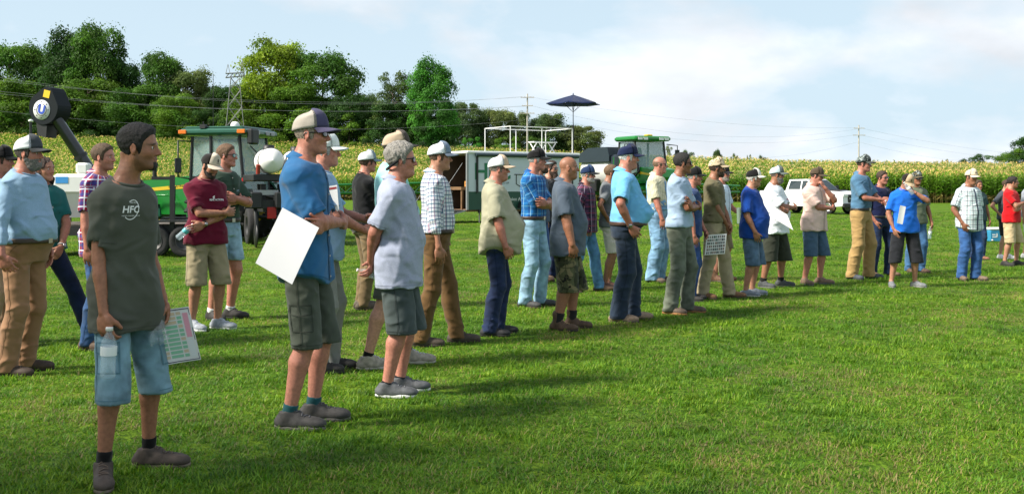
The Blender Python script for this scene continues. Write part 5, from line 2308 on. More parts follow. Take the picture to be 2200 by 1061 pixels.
# ---------------------------------------------------------------- machines
JD = paint('green_enamel', (.005, .17, .018), .35, 0, .12, 2.0, coat=.4)
JDd = paint('dark_green_enamel', (.010, .085, .050), .35, 0, .12, 2.0, coat=.4)
YEL = paint('yellow_enamel', (.62, .43, .010), .4, 0, .1, 2.0, coat=.3)
BLK = paint('black_steel', (.012, .013, .014), .5, 0, .3, 4.0)
TYR = paint('tyre_rubber', (.016, .016, .017), .85, 0, .3, 6.0, bump=.3, bscale=20)
WHT = paint('white_poly', (.78, .78, .76), .45, 0, .05, 2.0)
WPT = paint('white_paint', (.74, .75, .76), .3, 0, .04, 2.0, coat=.5)
GRY = paint('grey_metal', (.30, .31, .32), .45, .5, .1, 3.0)
ALU = paint('aluminium', (.62, .63, .64), .35, .7, .08, 3.0)
RED = paint('red_lens', (.45, .012, .010), .25)
ORG = paint('orange_lens', (.70, .16, .010), .3)
GLS = glass_mat('cab_glass', (.30, .42, .42), .03, .38)
DGLS = glass_mat('dark_glass', (.03, .045, .05), .04, .85)
WOOD = paint('plywood', (.17, .095, .042), .8, 0, .2, 5)


def wheel(parent, loc, R, W, rim_m, lugs=0, rz=0.0, name='wheel', rimf=.55):
    """wheel with its axle along local y; tyre and rim are its pieces"""
    w = empty(name)
    w.parent = parent
    w.location = loc
    w.rotation_euler = (0, 0, rz)
    A = Matrix.Rotation(pi / 2, 4, 'X')
    r0 = R * rimf
    h = W / 2
    m = MB()
    m.lathe([(r0, -h * .8), (r0 + (R - r0) * .45, -h), (R * .93, -h * .92), (R * .985, -h * .6), (R * .985, h * .6), (R * .93, h * .92), (r0 + (R - r0) * .45, h), (r0, h * .8)], 40, M=A)
    if lugs:
        for i in range(lugs):
            a = 2 * pi * i / lugs
            s = 1 if i % 2 else -1
            Ml = A @ Matrix.Rotation(a, 4, 'Z') @ Matrix.Translation((R * .985, 0, s * h * .42)) @ Matrix.Rotation(s * .7, 4, 'X')
            m.box((-R * .05, -R * .028, -h * .62), (R * .035, R * .028, h * .62), M=Ml)
    m.build('tyre', TYR, w)
    m = MB()
    m.lathe([(0, -h * .10), (r0 * .30, -h * .12), (r0 * .36, -h * .30), (r0 * .86, -h * .42), (r0 * .93, -h * .84), (r0 * 1.02, -h * .86), (r0 * 1.02, h * .86), (r0 * .93, h * .84), (r0 * .86, h * .42), (r0 * .36, h * .30), (0, h * .12)], 32, M=A)
    for i in range(8):
        a = 2 * pi * i / 8
        for sy in (-1, 1):
            m.lathe([(0, .03), (.02, .03), (.02, 0)], 6, M=Matrix.Translation((r0 * .24 * cos(a), sy * h * .14, r0 * .24 * sin(a))) @ Matrix.Rotation(-sy * pi / 2, 4, 'X'))
    m.build('rim', rim_m, w)
    return w


def pane(parent, quad, mat, name='window', th=.012):
    """a pane of glass through four corners"""
    q = [Vector(p) for p in quad]
    n = (q[1] - q[0]).cross(q[3] - q[0]).normalized() * th / 2
    m = MB()
    m.add([p + n for p in q] + [p - n for p in q], [(0, 1, 2, 3), (7, 6, 5, 4), (0, 4, 5, 1), (1, 5, 6, 2), (2, 6, 7, 3), (3, 7, 4, 0)])
    return m.build(name, mat, parent)


def letters(txt, size, mat, parent, M, name='lettering', bold=0.0, depth=.002, align='CENTER'):
    me = text_mesh(txt, size, depth, bold, align)
    me.transform(M)
    return link(name, me, mat, parent)


def side_M(loc, rz=0.0):
    """lettering standing upright facing local -y"""
    return Matrix.Translation(loc) @ Matrix.Rotation(rz, 4, 'Z') @ Matrix.Rotation(pi / 2, 4, 'X')


# ---- green tractor, nose to the left, seen from its left rear
def tractor():
    d = 28.5
    r = empty('tractor', at(508, 0, d).xy.to_3d(), radians(167), 'green farm tractor with glass cab and yellow rims behind the men at left', 'tractor')
    for sy in (-1, 1):
        wheel(r, (0, sy * .95, .90), .90, .50, YEL, 44, name='rear_wheel')
        wheel(r, (2.75, sy * .92, .62), .62, .38, YEL, 34, name='front_wheel')
    MB().box((-.5, -.42, .62), (1.04, .42, 1.05), bev=.04).box((2.11, -.36, .62), (3.1, .36, .995), bev=.04).build('chassis', JDd, r)
    MB().box((-.25, -1.0, .86), (.0, 1.0, .98)).box((2.68, -.9, .55), (2.82, .9, .69)).build('axles', JDd, r)
    hood = MB()
    hood.prism([(1.05, .72), (2.05, .72), (2.1, 1.0), (3.35, 1.0), (3.42, 1.25), (3.30, 1.52), (2.6, 1.66), (1.05, 1.80)], -.44, .44)
    h = hood.build('hood', JD, r)
    for sy in (-1, 1):
        MB().prism([(1.06, 1.46), (3.25, 1.30), (3.25, 1.38), (1.06, 1.57)], sy * .445 - .004, sy * .445 + .004).build('yellow_stripe', YEL, h)
        MB().prism([(2.2, 1.08), (3.2, 1.06), (3.2, 1.24), (2.2, 1.27)], sy * .447 - .006, sy * .447 + .006).build('side_grille', BLK, h)
    letters('INDUSTRIAL', .10, BLK, h, Matrix.Translation((1.55, .4515, 1.495)) @ Matrix.Rotation(pi, 4, 'Z') @ Matrix.Rotation(pi / 2, 4, 'X') @ Matrix.Rotation(.06, 4, 'Z'))
    MB().box((3.40, -.36, 1.06), (3.45, .36, 1.42), bev=.02).build('front_grille', BLK, r)
    MB().tube([(2.35, .30, 1.6), (2.35, .30, 2.45), (2.30, .30, 2.62)], [.06, .06, .055], 10).build('exhaust_stack', BLK, r)
    # cab
    fl = [(-.55, 1.30), (1.05, 1.20)]
    cab = MB()
    P = {}
    for sy in (-1, 1):
        P['rl', sy], P['rt', sy] = (-.62, sy * .74, 1.35), (-.50, sy * .78, 2.86)
        P['bl', sy], P['bt', sy] = (.30, sy * .84, 1.20), (.32, sy * .82, 2.86)
        P['fl', sy], P['ft', sy] = (1.02, sy * .70, 1.20), (.92, sy * .74, 2.86)
        for a in ('r', 'b', 'f'):
            cab.tube([P[a + 'l', sy], P[a + 't', sy]], .05, 6)
        cab.tube([P['rl', sy], P['bl', sy], P['fl', sy]], .05, 6)
    for k in ('rl', 'fl'):
        cab.tube([P[k, -1], P[k, 1]], .05, 6)
    c = cab.build('cab_frame', BLK, r)
    for sy in (-1, 1):
        pane(c, [P['bl', sy], P['fl', sy], P['ft', sy], P['bt', sy]], GLS, 'door_glass')
        pane(c, [P['rl', sy], P['bl', sy], P['bt', sy], P['rt', sy]], GLS, 'side_glass')
    pane(c, [P['rl', -1], P['rl', 1], P['rt', 1], P['rt', -1]], GLS, 'rear_glass')
    pane(c, [P['fl', -1], P['fl', 1], P['ft', 1], P['ft', -1]], GLS, 'windscreen')
    rf = MB()
    rf.box((-.78, -.98, 2.88), (1.22, .98, 3.06), bev=.06)
    rf.box((-.66, -.86, 3.055), (1.1, .86, 3.12), bev=.04)
    roof = rf.build('roof', JDd, r)
    for x in (-.66, 1.08):
        MB().box((x - .12, .975, 2.91), (x + .12, 1.01, 3.02), bev=.015).build('marker_light', ORG, roof)
    for y in (-.6, -.3, .3, .6):
        MB().box((-.82, y - .11, 2.90), (-.775, y + .11, 3.02), bev=.02).build('work_light', GRY, roof)
    MB().box((-.98, .55, 2.62), (-.80, .95, 3.04), bev=.04).build('air_intake', BLK, roof)
    MB().lathe([(0, .15), (.08, .13), (.12, .07), (.125, 0)], 16, M=Matrix.Translation((-.2, .45, 3.121))).build('satellite_dome', WHT, roof)
    MB().tube([(.5, .9, 3.06), (.5, .9, 3.25)], .02, 6).box((.42, .84, 3.06), (.58, .96, 3.17)).build('beacon_bracket', BLK, roof)
    MB().tube([(.6, .2, 3.1), (.6, .2, 4.6)], .008, 5).build('whip_aerial', BLK, roof)
    MB().tube([(-.58, .30, 2.60), (-.63, -.15, 2.35)], .018, 6).box((-.64, -.42, 2.22), (-.60, -.12, 2.27)).build('wiper', BLK, c)
    for sy in (-1, 1):
        m = MB()
        m.tube([(.95, sy * .75, 2.72), (1.05, sy * 1.25, 2.72), (1.05, sy * 1.25, 1.75), (1.02, sy * .72, 1.7)], .022, 7)
        m.build('grab_rail', BLK, r)
        MB().box((.98, sy * 1.32 - .14, 1.85), (1.04, sy * 1.32 + .14, 2.25), bev=.02).build('mirror', BLK, r)
        f = MB()
        pts = [(1.02 * cos(a), .90 + 1.02 * sin(a)) for a in np.linspace(.5, 2.6, 12)]
        inn = [(.97 * cos(a), .90 + .97 * sin(a)) for a in np.linspace(2.6, .5, 12)]
        f.prism(pts + inn, sy * .72, sy * 1.22)
        f.build('fender', JDd, r)
        MB().box((-.80, sy * .95 - .12, 1.62), (-.72, sy * .95 + .12, 1.72), bev=.01).build('tail_light', RED, r)
        for i in range(3):
            MB().box((.95, sy * .62 - .02 + (0 if sy < 0 else 0), .50 + i * .28), (1.35, sy * .95, .54 + i * .28)).build('step', JD, r)
        MB().tube([(.95, sy * .95, .48), (.95, sy * .95, 1.25)], .025, 6).tube([(1.35, sy * .95, .48), (1.35, sy * .9, 1.5)], .025, 6).build('step_rail', JD, r)
        MB().tube([(1.5, sy * .55, 1.0), (1.7, sy * .62, 1.25), (2.2, sy * .62, 1.25), (2.3, sy * .55, 1.0)], .03, 7).build('hose_guard', JD, r)
    MB().box((.0, -.24, 1.25), (.5, .24, 1.70), bev=.05).box((-.15, -.24, 1.6), (.02, .24, 2.35), bev=.05).build('seat', BLK, r)
    MB().tube([(.70, 0, 1.3), (.60, 0, 1.85)], .03, 6).tube([(.60 + .04 * cos(a), .19 * sin(a), 1.85 + .19 * cos(a) * .45) for a in np.linspace(0, 2 * pi, 16, endpoint=False)], .015, 6, closed=True).build('steering_wheel', BLK, r)
    MB().tube([(-.6, -.4, .7), (-1.3, -.4, .62)], .05, 6).tube([(-.6, .4, .7), (-1.3, .4, .62)], .05, 6).tube([(-.6, 0, 1.3), (-1.25, 0, 1.15)], .04, 6).build('hitch', BLK, r)


tractor()


# ---- tank cart behind the tractor
def tank_cart():
    d = 26.2
    s = FPX / d
    r = empty('tank_cart', at(596, 0, d).xy.to_3d(), radians(-68), 'black implement frame with white tanks standing behind the man with blank paper', 'implement')
    for i, (x, y, z, R, L) in enumerate(((0.55, -.30, 2.12, .31, .50), (.30, .42, 2.10, .31, .50))):
        A = Matrix.Translation((x, y, z)) @ Matrix.Rotation(pi / 2, 4, 'Y')
        prof = [(0, -L - .16), (R * .45, -L - .14), (R * .80, -L - .07), (R * .96, -L + .03), (R, -L + .14), (R, L - .14), (R * .96, L - .03), (R * .8, L + .07), (0, L + .16)]
        t = MB().lathe(prof, 32, M=A).build('tank', WHT, r)
        for k in (-.45, .35):
            MB().lathe([(R + .012, k - .035), (R + .020, k), (R + .012, k + .035)], 32, M=A).build('strap', BLK, t)
        MB().lathe([(0, .10), (.13, .10), (.15, 0)], 16, M=Matrix.Translation((x, y, z + R - .01))).build('lid', BLK, t)
    MB().box((-.9, -.75, 1.62), (1.0, 1.1, 1.79), bev=.02).build('cradle', BLK, r)
    MB().box((.92, -.95, .95), (1.06, 1.3, 1.15)).box((-1.1, -.95, .85), (-.9, 1.3, 1.05)).box((-1.0, -.5, .86), (1.0, -.32, 1.04)).box((-1.0, .7, .86), (1.0, .88, 1.04)).build('toolbar', BLK, r)
    for y in (-.45, .05, .6, 1.0):
        MB().box((.0, y - .06, 1.0), (.14, y + .06, 1.55)).box((.55, y - .06, 1.0), (.69, y + .06, 1.55)).build('upright', BLK, r)
    for y in (-.7, -.1, .5, 1.1):
        m = MB()
        m.tube([(1.0, y, 1.0), (1.25, y, .55), (1.15, y, .30)], .05, 6)
        m.lathe([(0, -.03), (.30, -.012), (.30, .012), (0, .03)], 20, M=Matrix.Translation((1.15, y, .30)) @ Matrix.Rotation(pi / 2, 4, 'X'))
        m.box((.85, y - .14, .95), (1.25, y + .14, 1.35), bev=.03)
        m.build('row_unit', BLK, r)
    for y in (-.62, .92):
        wheel(r, (-.2, y, .48), .48, .28, BLK, 0)
    MB().box((1.065, -.42, .70), (1.09, -.20, .98), bev=.008).build('reflector', RED, r)
    MB().box((1.07, -.75, 1.28), (1.085, -.15, 1.40)).build('plate', GRY, r)
    MB().tube([(.9, -.62, 1.66), (.98, -.62, 2.02)], .05, 8).build('hose', paint('red_hose', (.30, .035, .02), .5), r)


tank_cart()


# ---- flat trailer with the seed tender and its auger
def seed_tender():
    d = 22.4
    s = FPX / d
    r = empty('flat_trailer', at(280, 0, d).xy.to_3d(), radians(4), 'low black flatbed trailer with tandem wheels behind the dark-haired man', 'trailer')
    MB().box((-2.1, -.95, .56), (1.45, .95, .66)).box((-2.1, -.98, .46), (1.5, -.88, .60)).box((-2.1, .88, .46), (1.5, .98, .60)).build('deck', BLK, r)
    for i in range(7):
        MB().box((-2.08 + i * .5, -.93, .662), (-1.60 + i * .5, .93, .692)).build('plank', paint('weathered_plank', (.10, .085, .07), .9, 0, .3, 5), r)
    for x in (.86, 1.5):
        for sy in (-1, 1):
            wheel(r, (x - .05, sy * 1.08, .34), .34, .22, BLK, 0)
    for sy in (-1, 1):
        MB().prism([(.35, .64), (.45, .74), (1.85, .74), (1.95, .64), (1.95, .68), (1.88, .78), (.42, .78), (.35, .68)], sy * 1.08 - .14, sy * 1.08 + .14).build('mudguard', BLK, r)
    MB().box((1.10, -1.0, .6), (1.19, -.91, 1.72)).box((.72, -.98, 1.62), (1.099, -.92, 1.69)).build('mast', BLK, r)
    MB().box((1.10, .91, .6), (1.19, 1.0, 1.72)).build('mast', BLK, r)
    MB().tube([(-2.1, -.5, .5), (-3.0, 0, .48), (-2.1, .5, .5)], .05, 6).build('drawbar', BLK, r)
    # tender standing on the trailer
    t = empty('seed_tender', (r.location.x - 1.18, r.location.y, .692), radians(4), 'white seed tender hopper with blue sticker behind the person in teal', 'seed tender')
    hop = MB()
    v = [(-.36, -.60, .10), (.36, -.60, .10), (.36, .60, .10), (-.36, .60, .10)]
    hop.box((-.34, -.5, .62), (.44, .5, 1.06), bev=.06)
    hop.add([(-.30, -.45, .63), (.40, -.45, .63), (.40, .45, .63), (-.30, .45, .63), (-.10, -.2, .12), (.22, -.2, .12), (.22, .2, .12), (-.10, .2, .12)], [(3, 2, 1, 0), (4, 5, 6, 7), (0, 1, 5, 4), (1, 2, 6, 5), (2, 3, 7, 6), (3, 0, 4, 7)])
    h = hop.build('hopper', WHT, t)
    MB().box((-.26, -.508, .86), (.0, -.502, 1.0)).build('sticker', paint('blue_print', (.05, .30, .70), .5), h)
    MB().box((.12, -.42, 1.06), (.38, -.12, 1.30), bev=.04).lathe([(.10, 0), (.12, .12), (0, .12)], 14, M=Matrix.Translation((.2, .1, 1.06))).build('control_box', WHT, h)
    for sx in (-.30, .40):
        for sy in (-.45, .45):
            MB().box((sx - .03, sy - .03, 0), (sx + .03, sy + .03, .66)).build('leg', BLK, t)
    # auger: tube from the foot behind the checked shirt up to the discharge head
    a = empty('auger', (r.location.x, r.location.y, .692), 0, 'black conveyor auger reaching up over the maize with a round emblem on its head', 'auger')
    z0 = a.location.z
    o = a.location
    L = lambda px, py, dy=0.0: at(px, py, d + dy) - o
    foot, top = L(262, 470, .35), L(118, 252, -.15)
    MB().tube([foot, foot.lerp(top, .5), top], .125, 20).build('tube', paint('auger_tube', (.010, .012, .013), .32, 0, .2, 3, coat=.3), a)
    for t_ in (.30, .62):
        q = foot.lerp(top, t_)
        dr = (top - foot).normalized()
        MB().tube([q - dr * .04, q + dr * .04], .15, 20).build('clamp_ring', BLK, a)
    MB().tube([L(250, 560, .35), foot.lerp(top, .28)], .04, 8).tube([L(300, 560, .35), foot.lerp(top, .10)], .04, 8).build('support', BLK, a)
    # head: a teardrop plate with a thick rim, tilted a little to the left
    hd = []
    for q in np.linspace(-20, 200, 26):
        hd.append((.37 * cos(radians(-q)), .37 * sin(radians(-q))))
    hd += [(-.13, .38), (-.05, .45), (.07, .45), (.15, .38)]
    Mh = Matrix.Translation(L(102, 232, -.15)) @ Matrix.Rotation(radians(-16), 4, 'Z') @ Matrix.Rotation(radians(14), 4, 'Y')
    head = MB().prism(hd, -.13, .30, M=Mh).build('discharge_head', paint('head_paint', (.0035, .0075, .010), .6, 0, .1, 3, spec=.2), a)
    prof = [(.125, 0), (.225, 0), (.225, .012), (.125, .012)]
    MB().lathe([(0, .0), (.215, .0), (.215, .010), (0, .010)], 36, M=Mh @ Matrix.Translation((-.02, -.131, -.06)) @ Matrix.Rotation(pi / 2, 4, 'X')).build('emblem_disc', WPT, head)
    MB().lathe([(.118, .012), (.132, .012), (.132, .016), (.118, .016), (.118, .012)], 32, M=Mh @ Matrix.Translation((-.02, -.131, -.06)) @ Matrix.Rotation(pi / 2, 4, 'X')).build('emblem_ring', BLK, head)
    for k in range(8):
        q = 2 * pi * k / 8 + .2
        MB().lathe([(0, .012), (.014, .012), (.014, .017), (0, .017)], 8, M=Mh @ Matrix.Translation((-.02 + .172 * cos(q), -.131, -.06 + .172 * sin(q))) @ Matrix.Rotation(pi / 2, 4, 'X')).build('emblem_dot', BLK, head)
    letters('U', .26, paint('emblem_blue', (.02, .07, .45), .5), head, Mh @ Matrix.Translation((-.02, -.146, -.06)) @ Matrix.Rotation(pi / 2, 4, 'X'), 'letter', .012)
    MB().box((-.06, -.136, .22), (.10, -.131, .38), M=Mh).build('warning_sticker', paint('sticker_yellow', (.75, .50, .01), .5), head)
    MB().lathe([(0, 0), (.17, 0), (.19, .05), (.19, .22), (.10, .30), (0, .30)], 20, M=Mh @ Matrix.Translation((.0, .30, -.02)) @ Matrix.Rotation(-pi / 2, 4, 'X')).build('motor', paint('motor_red', (.06, .012, .016), .4), a)
    MB().prism([(-.12, -.36), (.16, -.36), (.20, -.62), (-.02, -.62)], -.10, .22, M=Mh).build('spout', BLK, a)


seed_tender()


# ---- enclosed trailer with roof railing
def enclosed_trailer():
    d = 42.0
    p = at(1004, 0, d)
    ang = radians(33)
    r = empty('enclosed_trailer', (p.x, p.y, 0), ang, 'white enclosed show trailer with open rear door and green lettering', 'trailer')
    Lx, W, z0, z1 = 5.7, 2.35, .55, 2.98         # x along the side from the rear corner, y into the picture
    side = MB().box((.06, 0, z0 + .75), (Lx, .05, z1 - .12)).build('side_wall', paint('trailer_skin', (.50, .56, .62), .35, 0, .05, 1.0, coat=.3), r)
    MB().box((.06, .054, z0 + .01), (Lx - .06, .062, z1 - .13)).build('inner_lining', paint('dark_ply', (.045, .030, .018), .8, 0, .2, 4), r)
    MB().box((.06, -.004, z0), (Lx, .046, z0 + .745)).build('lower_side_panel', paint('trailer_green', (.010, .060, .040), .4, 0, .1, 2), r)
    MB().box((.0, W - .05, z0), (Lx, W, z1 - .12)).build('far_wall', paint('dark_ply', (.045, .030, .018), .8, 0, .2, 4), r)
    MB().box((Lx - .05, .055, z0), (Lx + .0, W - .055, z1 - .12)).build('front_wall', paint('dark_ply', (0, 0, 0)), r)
    MB().box((.0, .055, z0 - .08), (Lx, W - .055, z0)).build('floor', WOOD, r)
    MB().box((-.04, -.05, z1 - .115), (Lx + .05, W + .05, z1), bev=.03).build('roof', WPT, r)
    MB().tube([(.35, -.09, z1 - .16), (Lx - .1, -.09, z1 - .16)], .075, 10).build('awning_roll', paint('awning_case', (.03, .05, .06), .4), r)
    for x in (.45, Lx - .4):
        MB().box((x - .04, -.07, z0 + .7), (x + .04, -.02, z1 - .2)).build('awning_arm', BLK, r)
    for y in (-.015, W - .07):
        MB().box((-.03, y, z0), (.055, y + .085, z1 - .118)).build('door_post', GRY, r)
    MB().box((.0, .05, z0 + .02), (.02, .12, z1 - .14)).build('edge_trim', ALU, r)
    ramp = MB()
    ramp.box((-2.0, .08, -.03), (0, W - .08, .03), M=Matrix.Translation((-.02, 0, z0 - .03)) @ Matrix.Rotation(radians(-13), 4, 'Y'))
    rp = ramp.build('ramp', GRY, r)
    for i in range(6):
        MB().box((-1.85 + i * .3, .10, .031), (-1.60 + i * .3, W - .10, .052), M=Matrix.Translation((-.02, 0, z0 - .03)) @ Matrix.Rotation(radians(-13), 4, 'Y')).build('tread', BLK, rp)
    for y in (.3, W - .3):
        MB().tube([(-.05, y, z1 - .5), (-1.7, y, .35)], .008, 5).build('ramp_cable', GRY, r)
    wheels = [(3.0, .02), (3.75, .02)]
    for x, y in wheels:
        wheel(r, (x, .06, .36), .36, .22, ALU, 0)
        wheel(r, (x, W - .06, .36), .36, .22, ALU, 0)
    MB().prism([(2.45, .60), (2.55, .82), (4.2, .82), (4.3, .60), (4.3, .66), (4.22, .87), (2.53, .87), (2.45, .66)], -.22, .0).build('mudguard', BLK, r)
    MB().box((.5, -.10, .42), (.58, .0, .56)).tube([(.54, -.06, .45), (.40, -.30, .02)], .03, 6).build('stabiliser', BLK, r)
    gm = paint('green_lettering', (.012, .16, .07), .4)
    letters('HFC', .95, gm, r, side_M((1.22, -.012, 2.10)), 'lettering', .02, .004)
    letters('HENRY FARMERS CO-OP', .115, paint('grey_lettering', (.10, .14, .15), .5), r, side_M((1.40, -.010, 1.66)), 'small_lettering', 0, .003)
    MB().tube([(2.30, -.012, 2.02), (2.95, -.012, 2.02), (2.95, -.012, 1.62)], .018, 5).tube([(2.40, -.012, 2.02), (2.40, -.012, 1.62), (2.62, -.012, 1.5)], .018, 5).build('emblem', BLK, r)
    letters('Precision Ag', .20, paint('white_lettering', (.72, .74, .74), .5), r, side_M((2.2, -.010, .98)), 'lower_lettering', 0, .003)
    # what stands inside the open door
    jug = empty('water_jug', (0, 0, 0), 0, 'large white plastic drum standing inside the open trailer door', 'drum')
    Mr = Matrix.Translation((p.x, p.y, 0)) @ Matrix.Rotation(ang, 4, 'Z')
    jug.location = Mr @ Vector((.85, .62, z0 + .42))
    MB().lathe([(0, 0), (.27, 0), (.30, .05), (.30, .42), (.285, .46), (.30, .50), (.30, .92), (.26, 1.02), (.16, 1.06), (0, 1.06)], 24).build('body', WHT, jug)
    MB().lathe([(0, .08), (.12, .08), (.12, 0)], 16, M=Matrix.Translation((0, 0, 1.06))).build('lid', WHT, jug)
    st = empty('drum_stand', Mr @ Vector((.85, .62, z0)), ang, 'dark stand under the white drum in the trailer', 'stand')
    MB().box((-.32, -.32, .34), (.32, .32, .418)).build('top', BLK, st)
    for sx in (-.28, .28):
        for sy in (-.28, .28):
            MB().box((sx - .03, sy - .03, 0), (sx + .03, sy + .03, .34)).build('leg', BLK, st)
    b = empty('shelf', Mr @ Vector((1.25, 1.45, z0)), ang, 'plywood workbench inside the open trailer door', 'workbench')
    MB().box((-.9, -.35, .82), (.9, .8, .95)).build('top', WOOD, b)
    for sx in (-.85, .80):
        for sy in (-.3, .7):
            MB().box((sx, sy, 0), (sx + .08, sy + .08, .82)).build('leg', WOOD, b)
    bx = empty('orange_box', Mr @ Vector((.95, 1.35, z0 + .95)), ang + .1, 'small orange wooden box on the workbench inside the trailer', 'box')
    MB().box((-.22, -.14, 0), (.22, .14, .24), bev=.01).build('carton', paint('orange_box_paint', (.50, .22, .04), .6), bx)
    MB().box((-.225, -.05, .10), (.225, .05, .16)).build('strap', BLK, bx)
    # railing on the roof
    rl = empty('roof_railing', Mr @ Vector((0, 0, z1)), ang, 'white pipe railing round the platform on the trailer roof', 'railing')
    wp = paint('white_pipe', (.75, .75, .74), .4)
    X0, X1, Y0, Y1, hgt = 2.2, Lx - .25, .15, W - .15, 1.08
    for x, y in ((X0, Y0), (X0, Y1), ((X0 + X1) / 2, Y0), ((X0 + X1) / 2, Y1), (X1, Y0), (X1, Y1)):
        MB().tube([(x, y, 0), (x, y, hgt)], .021, 8).build('post', wp, rl)
    MB().tube([(X0, Y0, hgt), (X1, Y0, hgt)], .018, 8).build('rail', wp, rl)
    MB().tube([(X0, Y1, hgt), (X1, Y1, hgt)], .018, 8).build('rail', wp, rl)
    MB().tube([(X0, Y0, hgt), (X0, Y1, hgt)], .018, 8).build('rail', wp, rl)
    MB().tube([(X1, Y0, hgt), (X1, Y1, hgt)], .018, 8).build('rail', wp, rl)
    # parasol in the far railing corner
    u = empty('parasol', Mr @ Vector((X1 + .18, Y0 + .18, z1)), .3, 'open navy blue parasol standing on the trailer roof', 'parasol')
    MB().tube([(0, 0, 0), (0, 0, 1.25)], .026, 8).tube([(0, 0, 1.2), (0, 0, 2.56)], .019, 8).lathe([(.026, 0), (.045, .02), (.045, .12), (.026, .15)], 10, M=Matrix.Translation((0, 0, 1.12))).build('pole', paint('parasol_pole', (.05, .05, .055), .4, .5), u)
    n, Rr = 6, 1.28
    zc, ze = 2.56, 2.16
    for k in range(n):
        a0, a1 = 2 * pi * k / n, 2 * pi * (k + 1) / n
        G = np.zeros((7, 7, 3))
        for i, t in enumerate(np.linspace(.02, 1, 7)):
            for j, q in enumerate(np.linspace(0, 1, 7)):
                e0, e1 = np.array([cos(a0), sin(a0)]), np.array([cos(a1), sin(a1)])
                xy = (e0 * (1 - q) + e1 * q) * Rr * t
                sagn = .07 * sin(pi * q) * t
                xy *= (1 - .05 * sin(pi * q) * t)
                G[i, j] = (xy[0], xy[1], zc - (zc - ze) * t ** 1.15 - sagn * .6 + .02)
        N = normals_of(G)
        V, Q = sheet(G, N, .006)
        link('canopy_panel', mesh_np(V, Q), cloth(srgb(18, 40, 82)), u)
        MB().tube([(0, 0, zc - .02), (cos(a0) * Rr * .98, sin(a0) * Rr * .98, ze + .0)], .011, 5).tube([(0, 0, 1.82), (cos(a0) * Rr * .5, sin(a0) * Rr * .5, ze + .19)], .009, 5).build('rib', BLK, u)
    MB().lathe([(0, .09), (.02, .07), (.025, 0), (.12, -.03)], 10, M=Matrix.Translation((0, 0, zc + .03))).build('finial', cloth(srgb(18, 40, 82)), u)
    # bench on the platform
    be = empty('platform_bench', Mr @ Vector((X1 - 1.2, Y0 + .55, z1)), ang, 'small white bench frame on the trailer roof below the parasol', 'bench')
    for x in (-.5, 0, .5):
        MB().tube([(x, -.2, 0), (x - .05, .2, .45)], .025, 6).tube([(x, .2, 0), (x + .05, -.2, .45)], .025, 6).build('leg', wp, be)
    MB().box((-.62, -.22, .451), (.62, .22, .49)).build('seat', wp, be)


enclosed_trailer()


